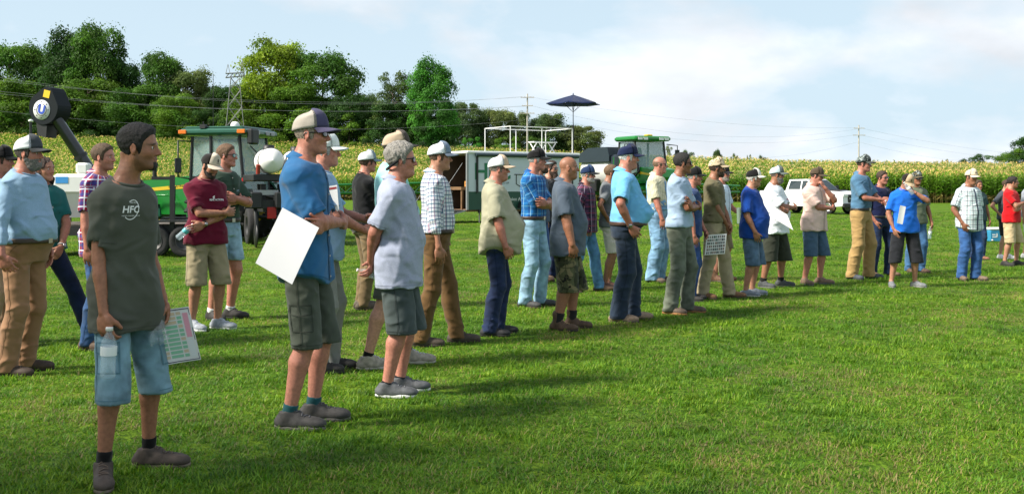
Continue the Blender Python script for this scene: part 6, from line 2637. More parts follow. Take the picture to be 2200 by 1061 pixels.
# ---- self-propelled sprayer with its boom unfolded
def sprayer():
    d = 50.0
    r = empty('sprayer', at(1332, 0, d).xy.to_3d(), radians(-62), 'green self-propelled crop sprayer with white tank and boom before the maize', 'sprayer')
    for x in (-1.9, 2.0):
        for sy in (-1, 1):
            wheel(r, (x, sy * 1.5, .95), .95, .38, YEL, 40)
            MB().box((x - .12, sy * 1.5 - sy * .30 - .10, .95), (x + .12, sy * 1.5 - sy * .30 + .10, 1.75)).build('wheel_leg', JD, r)
    MB().box((-3.2, -.55, 1.35), (3.1, .55, 1.65), bev=.04).box((-2.1, -1.35, 1.62), (-1.7, 1.35, 1.80)).box((1.8, -1.35, 1.62), (2.2, 1.35, 1.80)).build('frame', JD, r)
    # tank
    A = Matrix.Translation((-1.0, 0, 2.32)) @ Matrix.Rotation(pi / 2, 4, 'Y')
    t = MB().lathe([(0, -1.5), (.5, -1.48), (.82, -1.36), (.90, -1.15), (.90, 1.15), (.82, 1.36), (.5, 1.48), (0, 1.5)], 32, M=A).build('tank', paint('tank_poly', (.55, .56, .53), .4), r)
    MB().prism([(-2.4, 2.72), (-2.3, 3.10), (-1.4, 3.42), (.35, 3.42), (.52, 3.0), (.52, 2.72)], -.98, .98).build('tank_cover', paint('cover_black', (.014, .024, .034), .45), r)
    MB().box((.45, -.9, 1.7), (1.05, .9, 3.05), bev=.12).build('engine_housing', paint('cover_black', (0, 0, 0)), r)
    MB().box((-2.2, -1.3, 1.25), (-.2, -.95, 1.9), bev=.06).box((-2.2, .95, 1.25), (-.2, 1.3, 1.9), bev=.06).build('side_lockers', BLK, r)
    for y in (-1.32, 1.32):
        for k in range(3):
            MB().box((-1.8 + k * .35, y - .01, 1.55), (-1.65 + k * .35, y + .01, 1.7)).build('locker_label', WPT, r)
    # cab
    cab = MB()
    P = {}
    for sy in (-1, 1):
        P['rl', sy], P['rt', sy] = (1.12, sy * .85, 1.95), (1.18, sy * .82, 3.62)
        P['fl', sy], P['ft', sy] = (2.70, sy * .80, 2.20), (2.42, sy * .82, 3.62)
        for a in ('r', 'f'):
            cab.tube([P[a + 'l', sy], P[a + 't', sy]], .055, 6)
        cab.tube([P['rl', sy], (2.45, sy * .84, 1.95), P['fl', sy]], .055, 6)
    for k in ('fl', 'rl'):
        cab.tube([P[k, -1], P[k, 1]], .055, 6)
    c = cab.build('cab_frame', BLK, r)
    for sy in (-1, 1):
        pane(c, [P['rl', sy], P['fl', sy], P['ft', sy], P['rt', sy]], GLS, 'side_glass')
    pane(c, [P['fl', -1], P['fl', 1], P['ft', 1], P['ft', -1]], GLS, 'windscreen')
    pane(c, [P['rl', -1], P['rl', 1], P['rt', 1], P['rt', -1]], GLS, 'rear_glass')
    rf = MB().box((.98, -1.02, 3.64), (2.78, 1.02, 3.86), bev=.07).build('roof', JD, r)
    for y in (-.75, -.45, .45, .75):
        MB().box((2.77, y - .12, 3.68), (2.80, y + .12, 3.80)).build('work_light', WPT, rf)
    MB().box((2.2, -.16, 3.86), (2.5, .16, 3.95), bev=.03).build('receiver', YEL, rf)
    MB().prism([(2.35, 1.65), (3.45, 1.68), (3.60, 1.95), (3.45, 2.30), (2.75, 2.42), (2.35, 2.30)], -.72, .72).build('nose', JD, r)
    for sy in (-1, 1):
        MB().prism([(2.5, 2.12), (3.52, 2.02), (3.52, 2.10), (2.5, 2.24)], sy * .725 - .005, sy * .725 + .005).build('yellow_stripe', YEL, r)
        m = MB().tube([(2.5, sy * .95, 3.5), (2.6, sy * 1.5, 3.45), (2.6, sy * 1.5, 2.7)], .025, 6)
        m.build('mirror_arm', BLK, r)
        MB().box((2.56, sy * 1.5 - .13, 2.75), (2.62, sy * 1.5 + .13, 3.25), bev=.02).build('mirror', BLK, r)
    MB().box((1.4, -.25, 1.98), (1.9, .25, 2.45), bev=.05).box((1.3, -.25, 2.4), (1.45, .25, 3.1), bev=.05).build('seat', BLK, r)
    for i in range(5):
        MB().box((1.4, -1.30, .55 + i * .30), (1.9, -1.05, .58 + i * .30)).build('ladder_step', JD, r)
    MB().tube([(1.4, -1.30, .5), (1.4, -1.30, 2.9)], .025, 6).tube([(1.9, -1.30, .5), (1.9, -1.30, 2.9)], .025, 6).build('ladder_rail', JD, r)
    # boom behind the machine, an open truss either way
    for sy, Lb in ((-1, 14.5), (1, 10.5)):
        w = MB()
        zl, zu = 1.22, 1.86
        y0 = sy * .8
        y1 = sy * Lb
        xb = -3.5
        zt = lambda f: zu - .30 * f
        w.tube([(xb, y0, zl), (xb, y1, zl)], .055, 6).tube([(xb, y0, zu), (xb, y1, zu - .30)], .055, 6).tube([(xb - .4, y0, zl), (xb - .1, y1, zl)], .05, 6)
        bo = w.build('boom_wing', JD, r)
        nb_ = int(Lb / .9)
        m = MB()
        for i in range(nb_):
            f0, f1 = i / nb_, (i + .5) / nb_
            f2 = (i + 1) / nb_
            Y = lambda f: y0 + (y1 - y0) * f
            m.tube([(xb, Y(f0), zl), (xb, Y(f1), zt(f1))], .032, 5).tube([(xb, Y(f1), zt(f1)), (xb, Y(f2), zl)], .032, 5)
            m.tube([(xb, Y(f0), zl), (xb - .4 + .3 * f0, Y(f0), zl)], .028, 5)
        m.build('truss_bracing', JD, bo)
        for i in range(int(Lb / .5)):
            yy = y0 + sy * .5 * i
            MB().box((xb - .05, yy - .02, zl - .20), (xb, yy + .02, zl - .05)).build('nozzle', BLK, bo)
        MB().tube([(xb - .15, y0, zl - .06), (xb - .15, y1, zl - .06)], .03, 6).build('spray_pipe', BLK, bo)
    MB().box((-3.65, -.9, 1.1), (-3.2, .9, 2.0)).build('boom_centre', JD, r)


sprayer()


# ---- white pickup facing right
def truck():
    d = 58.0
    r = empty('pickup_truck', at(1742, 0, d).xy.to_3d(), radians(-56), 'white crew-cab pickup truck parked before the maize behind the man in pink', 'pickup truck')
    Wd = .98
    low = [(-2.9, .55), (-2.95, 1.02), (-2.9, 1.28), (-.95, 1.28), (-.95, 1.24), (1.15, 1.24), (1.35, 1.26), (2.75, 1.20), (2.95, 1.10), (2.98, .52), (2.55, .45), (-2.5, .45)]
    # body with wheel arches cut out of its outline
    def arch(cx, R=.50):
        return [(cx + R * cos(a), .42 + R * sin(a)) for a in np.linspace(0, pi, 10)]
    out = [(-2.9, .55), (-2.95, 1.02), (-2.9, 1.30), (1.15, 1.30), (1.35, 1.32), (2.70, 1.24), (2.93, 1.10), (2.98, .48)] + arch(1.95)[::1] + arch(-1.75)[::1] + [(-2.85, .45)]
    out = [(-2.9, .55), (-2.95, 1.02), (-2.9, 1.30), (1.15, 1.30), (1.35, 1.32), (2.70, 1.24), (2.93, 1.10), (2.98, .48), (2.48, .44)] + arch(1.95)[1:-1] + [(1.42, .44), (-1.22, .44)] + arch(-1.75)[1:-1] + [(-2.28, .44), (-2.85, .45)]
    MB().prism(out, -Wd, Wd).build('body', WPT, r)
    cabm = MB()
    bot = [(-1.0, -Wd + .02, 1.302), (1.22, -Wd + .02, 1.302), (1.22, Wd - .02, 1.302), (-1.0, Wd - .02, 1.302)]
    top = [(-.85, -.78, 1.93), (.42, -.78, 1.95), (.42, .78, 1.95), (-.85, .78, 1.93)]
    cabm.add(bot + top, [(3, 2, 1, 0), (4, 5, 6, 7), (0, 1, 5, 4), (1, 2, 6, 5), (2, 3, 7, 6), (3, 0, 4, 7)])
    cab = cabm.build('cab', WPT, r)

    def side(x, z, sy, off=.006):
        f = (z - 1.302) / .64
        y = (Wd - .02) * (1 - f) + .78 * f
        return (x, sy * (y + off), z)
    for sy in (-1, 1):
        for (xa, xb, xta, xtb) in ((.12, .98, .12, .42), (-.82, .02, -.74, .02)):
            pane(cab, [side(xa, 1.38, sy), side(xb, 1.38, sy), side(xtb, 1.86, sy), side(xta, 1.86, sy)], DGLS, 'side_window')
        MB().box((-.02, sy * Wd - .008, .62), (.0, sy * Wd + .008, 1.28)).box((1.08, sy * Wd - .008, .62), (1.10, sy * Wd + .008, 1.28)).build('door_gap', BLK, cab)
        MB().box((.16, sy * (Wd + .012) - .012, 1.08), (.34, sy * (Wd + .012) + .012, 1.13)).build('door_handle', ALU, cab)
        MB().box((.86, sy * 1.10 - .12, 1.36), (.98, sy * 1.10 + .12, 1.58), bev=.03).build('mirror', BLK, cab)
        MB().box((2.78, sy * .72 - .22, .95), (2.97, sy * .72 + .22, 1.12), bev=.02).build('headlight', glass_mat('lamp_glass', (.8, .82, .84), .05, .9), r)
    pane(cab, [(1.20, -.86, 1.36), (1.20, .86, 1.36), (.50, .74, 1.90), (.50, -.74, 1.90)], DGLS, 'windscreen')
    MB().box((2.90, -.55, .66), (3.0, .55, 1.10), bev=.02).build('grille', BLK, r)
    MB().box((2.995, -.50, .86), (3.012, .50, .90)).box((2.995, -.12, .84), (3.018, .12, .93)).build('grille_bar', ALU, r)
    MB().box((2.88, -.98, .38), (3.08, .98, .62), bev=.04).build('front_bumper', BLK, r)
    MB().box((1.5, -.30, 1.30), (2.3, .30, 1.36), bev=.03).build('hood_scoop', BLK, r)
    for x in (1.95, -1.75):
        for sy in (-1, 1):
            wheel(r, (x, sy * .84, .40), .40, .28, ALU, 0)
    MB().box((-2.85, -.90, 1.0), (-1.05, .90, 1.302 - .05)).build('bed', BLK, r)


truck()


# ---- cool box on the grass
def cooler():
    d = gd(519)
    r = empty('cool_box', at(2137, 0, d).xy.to_3d(), radians(8), 'blue cool box with white lid on the grass behind the red shirt', 'cool box')
    MB().box((-.24, -.16, 0), (.24, .16, .31), bev=.025).build('tub', paint('cooler_blue', (.03, .24, .42), .45), r)
    MB().box((-.25, -.17, .312), (.25, .17, .385), bev=.03).build('lid', WHT, r)
    MB().tube([(-.25, -.02, .24), (-.28, -.02, .20), (-.28, -.02, .33), (-.25, -.02, .31)], .012, 6).tube([(.25, -.02, .24), (.28, -.02, .20), (.28, -.02, .33), (.25, -.02, .31)], .012, 6).build('handle', WHT, r)
    MB().box((-.17, -.164, .12), (-.02, -.160, .15)).box((-.05, -.164, .12), (-.02, -.160, .23)).box((-.17, -.164, .18), (-.08, -.160, .21)).build('emblem', WHT, r)
    MB().lathe([(0, 0), (.022, 0), (.022, .03), (0, .03)], 10, M=Matrix.Translation((-.18, -.16, .05)) @ Matrix.Rotation(pi / 2, 4, 'X')).build('drain_plug', WHT, r)


cooler()

# ---- yard post with a small lamp at the maize edge
def yard_post():
    d = 118.0
    p = at(66, 262, d)
    zb = float(ground_z(p.x, d))
    r = empty('marker_post', (p.x, d, zb), 0, 'thin dark post with white top above the maize at left', 'post')
    MB().tube([(0, 0, 0), (0, 0, p.z - zb)], .16, 8).build('post', BLK, r)
    MB().lathe([(0, .3), (.2, .25), (.28, .05), (.2, 0)], 12, M=Matrix.Translation((0, 0, p.z - zb))).build('lamp_head', WHT, r)


yard_post()


# ---------------------------------------------------------------- the people, from left to right
BR, DB, GY, WH, BKH, RD = (.055, .030, .016), (.018, .012, .009), (.36, .35, .33), (.62, .61, .58), (.010, .009, .009), (.16, .07, .03)
SUNG = dict(c=(.010, .011, .014))
white_print = paint('white_print', (.78, .78, .78), .7)
JEAN, LJEAN, DJEAN = srgb(42, 92, 150), srgb(120, 165, 200), srgb(26, 50, 92)
KHAKI, TAN, OLIVE = srgb(172, 150, 108), srgb(168, 128, 88), srgb(112, 116, 96)
BOOT = ((.075, .045, .026), (.03, .022, .016))
DARKSHOE = ((.028, .026, .025), (.02, .02, .02))
GREYSHOE = ((.060, .064, .070), (.35, .35, .35))
TANSHOE = ((.27, .19, .125), (.10, .08, .06))
side_step = [(-.05, -.10, -14), (.05, .10, 14)]
M = {}

M['edge'] = person('man in black cap and pale blue shirt cut off by the left edge', -6, 742, 311, 10, fat=.3, R='hang', L='hang', skin='red', hair=('short', BR), cap=dict(front=(.012, .012, .013)),
    shirt=dict(c=srgb(150, 178, 205), sleeve=.8, collar=True, hem=.85), legs=dict(kind='pants', c=srgb(190, 160, 135)), shoes=BOOT, seed=101)
M['grey'] = person('bearded man in light blue-grey long-sleeved shirt and tan work trousers', 52, 803, 288, -12, fat=.45, belly=.65, R=('thumb', dict(w=(.10, .335, .885), pole=(-.9, .9, 0))), L='pocket', yaw=8, skin='red', hair=('full', (.05, .038, .03)),
    beard=('full', (.20, .18, .165), .006), cap=dict(front=(.075, .085, .095), back=srgb(225, 228, 232), brim=(.06, .065, .07)), glasses=None,
    shirt=dict(c=srgb(150, 178, 200), sleeve=1.2, tuck=True, pat='heather', folds=.009), legs=dict(kind='pants', c=srgb(158, 124, 96), bag=.012, cargo=False, hem=.0), belt=(.045, .028, .018), shoes=((.055, .036, .024), (.03, .022, .016)), seed=102, body_drop=1.06,
    feet=[(-.03, -.12, 5), (-.06, .12, 25)])
M['teal'] = person('person with long curly dark hair and teal T-shirt behind the bearded man', 88, 742, 330, -48, R=('hang', dict(w=(.12, .22, .86))), L=('front', dict(w=(.02, .12, .93))), skin='mid', hair=('curly', (.035, .016, .009)), fat=.15,
    shirt=dict(c=srgb(34, 112, 108), sleeve=.74, hem=.90, loose=.02), legs=dict(kind='pants', c=srgb(22, 44, 78), pat='denim'), shoes=((.05, .05, .055), (.6, .6, .6)), watch=(1, (.45, .43, .42)), seed=103, feet=[(-.03, -.10, -20), (.20, .42, 30)], yaw=30)
plaid_red = [(0, .075, .34, .0, srgb(52, 70, 140), .75), (1, .075, .34, .1, srgb(52, 70, 140), .7), (0, .075, .13, .55, srgb(225, 230, 240), .9), (1, .075, .13, .6, srgb(225, 230, 240), .9), (0, .0375, .06, .2, srgb(110, 190, 220), .6)]
M['plaid'] = person('young man with short brown hair in red, white and blue checked shirt', 214, 748, 302, -8, R='hang', L='hang', skin='red', hair=('short', (.085, .050, .026)), stubble=.35,
    shirt=dict(c=srgb(160, 40, 66), sleeve=.80, collar=True, hem=.80, pat='plaid', kw=dict(bands=plaid_red), loose=.01), legs=dict(kind='pants', c=srgb(38, 90, 140), pat='denim'), shoes=BOOT, seed=104)
M['hfc'] = person('dark-haired man in charcoal T-shirt and pale blue cargo shorts, nearest of all', 270, 1022, 256, -36, fat=-.45, broad=.83, nk=.0, hf_=.045, R=('hang', dict(w=(.10, .185, .83), hd=(.22, .02, -1), curl=.62)), L=('hang', dict(w=(.03, .20, .87), hd=(.3, -.05, -1), curl=.6)), yaw=36, skin='tan', hair=('full', (.010, .008, .0075)), stubble=.45,
    beard=('goatee', (.014, .010, .008), .002), shirt=dict(c=srgb(92, 95, 86), sleeve=.80, hem_px=708, loose=.018, wide=.018, folds=.009, off=.014), legs=dict(kind='shorts', c=srgb(118, 160, 178), pat='denim', cargo=True, cargo_ang=52, hem_px=852, bag=.012, flare=.004),
    shoes=((.060, .044, .034), (.15, .12, .09)), socks=((.008, .008, .008), .165), seed=105, limbs=.94, feet=[(.06, -.14, -32), (-.02, .17, 36)], armtone=1.0)
M['maroon'] = person('man in maroon T-shirt looking down with arms crossed and a bottle', 442, 708, 322, -46, R='cross_a', L=('cross_b', dict(w=(0, -.10, 1.06), hd=(-.1, -.9, -.35))), pitch=22, yaw=12, skin='mid', hair=('short', DB), beard=('full', (.030, .020, .015), .004), limbs=1.02,
    cap=dict(front=srgb(205, 194, 178), back=(.020, .016, .014), brim=srgb(205, 194, 178), logo=('emblem', (.03, .028, .025))), shirt=dict(c=srgb(108, 14, 50), sleeve=.82, hem_px=524, loose=.022, folds=.008), legs=dict(kind='shorts', c=srgb(158, 148, 122), hem_px=612, bag=.024),
    shoes=((.30, .33, .37), (.62, .63, .64)), seed=106, feet=[(-.02, -.12, 8), (.05, .12, 30)], watch=(1, (.02, .02, .02)))
M['green'] = person('man in dark green polo shirt and mirrored sunglasses behind the maroon shirt', 480, 686, 304, -28, fat=.25, R=('cross_b', dict(w=(.02, -.02, 1.20))), L=('cross_a', dict(w=(.02, -.05, 1.22))), skin='red', hair=('short', (.13, .07, .035)), yaw=20, limbs=1.1,
    glasses=dict(c=(.03, .16, .15)), shirt=dict(c=srgb(60, 82, 68), sleeve=.86, tuck=True, collar=True, placket='polo'), legs=dict(kind='shorts', c=srgb(150, 190, 214), hem_px=560, pat='denim'), shoes=DARKSHOE, socks=((.7, .7, .7), .13), seed=107)
M['blue'] = person('man in blue short-sleeved shirt and grey-purple trucker cap holding blank paper', 656, 912, 234, -4, fat=.1, R=('cross_a', dict(w=(.0, -.07, 1.15), hd=(.0, -1, .0))), L=('cross_b', dict(w=(-.01, -.165, 1.135))), skin='red', hair=('short', (.30, .24, .18)), yaw=-4,
    cap=dict(front=srgb(84, 82, 112), back=srgb(188, 180, 170), brim=srgb(96, 91, 118)), glasses=dict(c=(.012, .014, .03)), shirt=dict(c=srgb(58, 116, 162), sleeve=.86, collar=True, placket='full', hem_px=608, tail=.05, loose=.022, folds=.008, wide=.014),
    legs=dict(kind='shorts', c=srgb(88, 94, 84), cargo=True, hem_px=742, bag=.012), shoes=((.045, .042, .040), (.13, .12, .11)), socks=(srgb(40, 92, 98), .142), seed=108, limbs=1.0, feet=[(-.03, -.10, -8), (.05, .11, 6)], armtone=.9)
M['behind_blue'] = person('man with pink face and white cap just behind the blue shirt', 690, 797, 284, 4, fat=.3, belly=.3, R=('hold', dict(w=(.0, .10, 1.06))), L=('hold', dict(w=(.0, .08, 1.14))), skin='red', hair=('short', GY), cap=dict(front=srgb(225, 230, 228)),
    shirt=dict(c=srgb(150, 178, 205), sleeve=.8, hem=.84), legs=dict(kind='pants', c=srgb(150, 152, 148), bag=.02), shoes=DARKSHOE, seed=109, feet=[(.0, -.1, 0), (.08, .1, 0)])
M['black'] = person('man in black shirt and brown trousers with white and grey cap, half hidden', 783, 663, 321, 25, R='cross_a', L='cross_b', skin='red', hair=('full', BR), cap=dict(front=srgb(130, 150, 160), back=srgb(235, 238, 238)), glasses=SUNG,
    shirt=dict(c=srgb(26, 28, 32), sleeve=.8, hem_px=498), legs=dict(kind='pants', c=srgb(130, 112, 84), cargo=True), shoes=((.085, .065, .045), (.05, .04, .03)), seed=110)
M['mint'] = person('man in pale mint long-sleeved shirt and tan trucker cap behind the grey polo', 842, 786, 278, 14, R='cross_a', L='cross_b', skin='fair', hair=('full', DB), cap=dict(front=(.085, .065, .052), back=srgb(190, 172, 150), brim=(.07, .055, .045)),
    shirt=dict(c=srgb(168, 222, 222), sleeve=1.2, hem=.84, collar=False, folds=.008), legs=dict(kind='shorts', c=srgb(96, 100, 92), hem=.52), shoes=((.30, .27, .22), (.45, .42, .36)), socks=((.01, .01, .01), .125), seed=111, feet=[(-.16, -.10, 0), (.17, .10, -10)])
M['polo'] = person('grey-haired man in pale grey polo with sunglasses strap, hands behind his back', 852, 846, 300, 0, fat=.35, belly=.42, R='behind', L='behind', skin='red', hair=('wavy', (.25, .235, .21)), glasses=dict(c=(.015, .013, .012), strap=True), limbs=1.04,
    shirt=dict(c=srgb(168, 175, 194), sleeve=.86, collar=True, placket='polo', hem_px=615, pat='heather', loose=.02, folds=.007, wide=.016), legs=dict(kind='shorts', c=srgb(82, 92, 92), hem_px=712, bag=.022, flare=.006), shoes=((.085, .090, .098), (.72, .72, .72)), socks=((.02, .02, .022), .112), seed=112, feet=[(-.02, -.10, -6), (.05, .10, 8)], armtone=.80)
check = [(0, .034, .20, .0, srgb(38, 72, 122), .85), (1, .034, .20, .1, srgb(38, 72, 122), .85), (0, .068, .10, .62, srgb(150, 60, 110), .6), (1, .068, .10, .6, srgb(60, 140, 150), .6)]
M['check'] = person('smiling man in blue and white checked shirt tucked into brown trousers', 936, 740, 303, 3, fat=.25, belly=.25, R='hang', L='pocket', skin='mid', hair=('short', (.10, .055, .030)), mouth=.002,
    cap=dict(front=srgb(130, 148, 168), back=srgb(232, 235, 240), brim=srgb(112, 124, 140), logo=('emblem', (.6, .6, .6))), shirt=dict(c=srgb(222, 226, 232), sleeve=1.2, tuck=True, collar=True, placket='full', pat='plaid', kw=dict(bands=check)),
    legs=dict(kind='pants', c=srgb(116, 90, 58), bag=.014), belt=(.030, .018, .013), shoes=((.065, .048, .036), (.04, .03, .025)), seed=113, feet=[(-.10, -.10, -4), (.22, .12, 4)])
M['sage'] = person('stout man in loose sage fishing shirt and dark jeans with white and tan cap', 1064, 719, 332, 0, fat=.6, belly=1.0, R=('thumb', dict(w=(.11, .23, .87))), L='thumb', skin='red', hair=('short', (.20, .17, .14)),
    cap=dict(front=srgb(205, 184, 160), back=srgb(238, 238, 238), brim=srgb(205, 184, 160), logo=('emblem', (.05, .06, .06))), glasses=SUNG, stubble=.2, shirt=dict(c=srgb(172, 170, 148), sleeve=.92, collar=True, placket='full', hem_px=548, tail=.05, loose=.05, folds=.010, wide=.024, pockets=[(28, 1.33, 18, .14)]),
    legs=dict(kind='pants', c=srgb(34, 56, 96), pat='denim', bag=.014), shoes=((.018, .018, .020), (.012, .012, .012)), seed=114, feet=[(-.03, -.11, -4), (.05, .11, 8)])
blue_plaid = [(0, .085, .36, .0, srgb(24, 70, 130), .6), (1, .085, .30, .1, srgb(24, 70, 130), .45), (0, .085, .06, .66, srgb(170, 215, 235), .8), (1, .085, .06, .6, srgb(150, 205, 230), .6)]
M['bplaid'] = person('man in bright blue checked shirt and black cap with arms crossed', 1146, 659, 317, -24, fat=.15, R='cross_b', L='cross_a', skin='red', hair=('short', GY), cap=dict(front=(.012, .012, .013), logo=('word', (.25, .02, .02))), yaw=16,
    shirt=dict(c=srgb(40, 122, 182), sleeve=.82, tuck=True, collar=True, placket='full', pat='plaid', kw=dict(bands=blue_plaid)), legs=dict(kind='pants', c=srgb(140, 184, 210), pat='denim', bag=.016), shoes=((.05, .05, .052), (.03, .03, .03)), seed=115, feet=[(-.04, -.10, -6), (.06, .11, 14)])
M['whitecap'] = person('brown-bearded man in white and grey cap just behind the blue checked shirt', 1158, 608, 332, -14, R='hang', L='hang', skin='mid', hair=('full', BR), beard=('full', (.06, .035, .02), .008), cap=dict(front=srgb(140, 150, 155), back=srgb(230, 232, 232)),
    shirt=dict(c=srgb(60, 80, 110), sleeve=.8, hem=.85), legs=dict(kind='pants', c=srgb(30, 90, 160), pat='denim'), shoes=BOOT, seed=116)
M['longbeard'] = person('man with long dark reddish beard and sunglasses behind the bald man', 1180, 600, 342, -30, fat=.2, R='hang', L='hang', skin='fair', hair=('full', (.040, .022, .014)), beard=('long', (.060, .030, .018), .012), glasses=SUNG,
    shirt=dict(c=srgb(60, 64, 70), sleeve=.8, hem=.85), legs=dict(kind='pants', c=DJEAN, pat='denim'), shoes=BOOT, seed=117)
camo_l = dict(cols=[(srgb(62, 66, 46), .50, 9.0), (srgb(128, 120, 92), .56, 11.0), (srgb(36, 36, 30), .60, 12.0)])
M['bald'] = person('stocky bald man in slate polo, camouflage shorts and brown boots', 1214, 707, 330, -4, fat=.6, belly=.62, broad=1.08, R=('hang', dict(w=(.09, .255, .80), curl=.55)), L='hang', skin='tan', hair=('shaved', BR), limbs=1.12,
    shirt=dict(c=srgb(92, 104, 118), sleeve=.88, collar=True, placket='polo', hem_px=548, loose=.026, folds=.007, wide=.018), legs=dict(kind='shorts', c=srgb(96, 98, 72), pat='camo', kw=camo_l, hem_px=626, bag=.020, cargo=True), shoes=((.085, .050, .028), (.035, .028, .022), 'boot'), socks=((.03, .03, .03), .19), seed=118, feet=[(-.04, -.11, -16), (.10, .11, -6)], armtone=.95)
purple = [(0, .09, .30, .0, srgb(40, 36, 52), .8), (1, .09, .30, .1, srgb(40, 36, 52), .7), (0, .09, .07, .62, srgb(190, 180, 195), .8), (1, .09, .07, .6, srgb(170, 60, 80), .8)]
M['purple'] = person('white-bearded man in dark purple checked shirt and navy cap behind the bald man', 1258, 626, 354, -18, fat=.2, belly=.2, R='pocket', L='pocket', skin='red', hair=('short', GY), beard=('full', (.45, .42, .38), .006), cap=dict(front=srgb(60, 84, 120), back=srgb(40, 60, 96), brim=(.02, .025, .035)), glasses=SUNG,
    shirt=dict(c=srgb(92, 62, 92), sleeve=.86, collar=True, hem=.84, pat='plaid', kw=dict(bands=purple)), legs=dict(kind='pants', c=srgb(84, 150, 200), pat='denim', bag=.016), shoes=((.14, .085, .05), (.05, .04, .03)), seed=119, feet=[(-.16, -.14, -20), (.20, .14, 10)])
M['hidden'] = person('person with short brown hair in grey shirt and white shorts, almost hidden', 1308, 622, 350, -6, R='hip', L='hang', skin='tan', hair=('short', (.14, .085, .045)), shirt=dict(c=srgb(120, 125, 128), sleeve=.7, hem=.88), legs=dict(kind='shorts', c=srgb(205, 200, 190), hem=.52), shoes=((.12, .06, .04), (.2, .2, .2)), seed=120)
M['lightblue'] = person('big man in light blue shirt and navy cap with hand on hip', 1342, 689, 308, -2, fat=.65, belly=.95, R=('hip', dict(w=(.04, .235, .965), hd=(.55, -.1, -.85))), L='hang', skin='red', hair=('short', (.66, .65, .62)), beard=('moustache', (.5, .47, .42), .004), cap=dict(front=srgb(26, 40, 78), logo=('patch', (.5, .52, .55)), h=.104),
    shirt=dict(c=srgb(122, 186, 226), sleeve=.88, tuck=True, collar=True, placket='full', folds=.008, wide=.02, pockets=[(30, 1.34, 17, .13)]), legs=dict(kind='pants', c=srgb(48, 62, 80), bag=.022, waist=1.0), belt=(.055, .028, .02), watch=(-1, (.015, .015, .016)), shoes=TANSHOE, seed=121, feet=[(-.05, -.11, -6), (.12, .11, 4)])
stripe = [(0, .026, .22, .0, srgb(150, 150, 120), .6)]
M['overall'] = person('balding man in pale denim bib overalls over a cream striped shirt', 1412, 606, 332, -22, fat=.45, belly=.35, R=('hang', dict(w=(.14, .23, .87))), L='hang', skin='red', hair=('balding', (.16, .10, .06)), glasses=SUNG, yaw=10,
    shirt=dict(c=srgb(216, 212, 186), sleeve=.86, collar=True, hem=1.0, tuck=True, pat='stripe', kw=dict(bands=stripe)), legs=dict(kind='pants', c=srgb(122, 172, 208), pat='denim', bag=.032, waist=1.05), belt=srgb(110, 160, 196), shoes=((.10, .07, .05), (.04, .03, .025)), seed=122)
M['greyt'] = person('tanned dark-haired man in pale grey T-shirt and olive jeans, arms crossed', 1460, 673, 323, -26, R='cross_a', L=('cross_b', dict(w=(.02, -.13, 1.16), hd=(-.1, -.6, .7))), skin='dark', hair=('short', (.012, .010, .009)), glasses=dict(c=(.012, .014, .03)), yaw=20,
    shirt=dict(c=srgb(164, 184, 206), sleeve=.80, hem=.95, loose=.008, folds=.008), legs=dict(kind='pants', c=srgb(110, 118, 102), bag=.022, pat='denim'), shoes=((.10, .07, .05), (.30, .14, .05)), seed=123, feet=[(-.05, -.11, -12), (.08, .11, 14)], armtone=1.0)
M['moustache'] = person('grey-moustached man in black cap mostly hidden behind the pale grey T-shirt', 1486, 646, 357, -10, fat=.2, R='hang', L='front', skin='red', hair=('short', GY), beard=('moustache', (.5, .48, .45), .006), cap=dict(front=(.012, .013, .015)),
    shirt=dict(c=srgb(60, 84, 128), sleeve=.8, hem=.86), legs=dict(kind='pants', c=srgb(34, 84, 150), pat='denim'), shoes=DARKSHOE, seed=124)
camo_cap = dict(cols=[(srgb(150, 132, 100), .55, 30.0)])
M['olive'] = person('bearded man in olive T-shirt and tan cap holding a printed sheet low', 1534, 640, 337, -24, R=('front', dict(w=(.0, .02, .93))), L=('front', dict(w=(.03, .05, .91))), skin='tan', hair=('full', BR), beard=('full', (.06, .035, .02), .005), glasses=SUNG, yaw=14,
    cap=dict(front=srgb(212, 196, 168), kind='camo', kw=camo_cap, brim=srgb(190, 172, 146)), shirt=dict(c=srgb(116, 110, 84), sleeve=.80, hem_px=478, loose=.014, folds=.008), legs=dict(kind='pants', c=srgb(170, 158, 132), bag=.024), shoes=((.20, .105, .05), (.09, .06, .04)), seed=125, feet=[(-.10, -.13, -14), (.20, .14, 10)])
M['tumbler'] = person('grey-bearded man in white shirt holding a green tumbler behind the olive T-shirt', 1549, 604, 354, -34, fat=.2, R='hang', L=('hold', dict(w=(-.03, .17, 1.02), pole=(-1, 1, -.3))), skin='red', hair=('short', GY), beard=('full', (.35, .30, .25), .006), glasses=SUNG, cap=dict(front=(.02, .02, .022)),
    shirt=dict(c=srgb(205, 222, 236), sleeve=.84, collar=True, placket='full', hem=.86), legs=dict(kind='shorts', c=srgb(140, 130, 110), hem=.5), shoes=((.16, .08, .045), (.1, .07, .05), 'boot'), seed=126)
M['royal'] = person('older man in royal blue T-shirt and denim shorts with black and white cap', 1614, 635, 361, -26, fat=.55, belly=.8, R=('pocket', dict(w=(.11, .185, .905))), L='pocket', skin='mid', hair=('full', (.60, .58, .54)), cap=dict(front=srgb(232, 230, 224), back=(.014, .014, .015), brim=srgb(225, 222, 214)), glasses=dict(clear=True, c=(0, 0, 0)), yaw=16,
    shirt=dict(c=srgb(24, 78, 158), sleeve=.92, hem_px=512, loose=.03, wide=.024, folds=.008), legs=dict(kind='shorts', c=srgb(86, 118, 148), pat='denim', cargo=True, hem_px=570, bag=.024), shoes=((.20, .23, .27), (.5, .5, .5), 'slip'), seed=127)
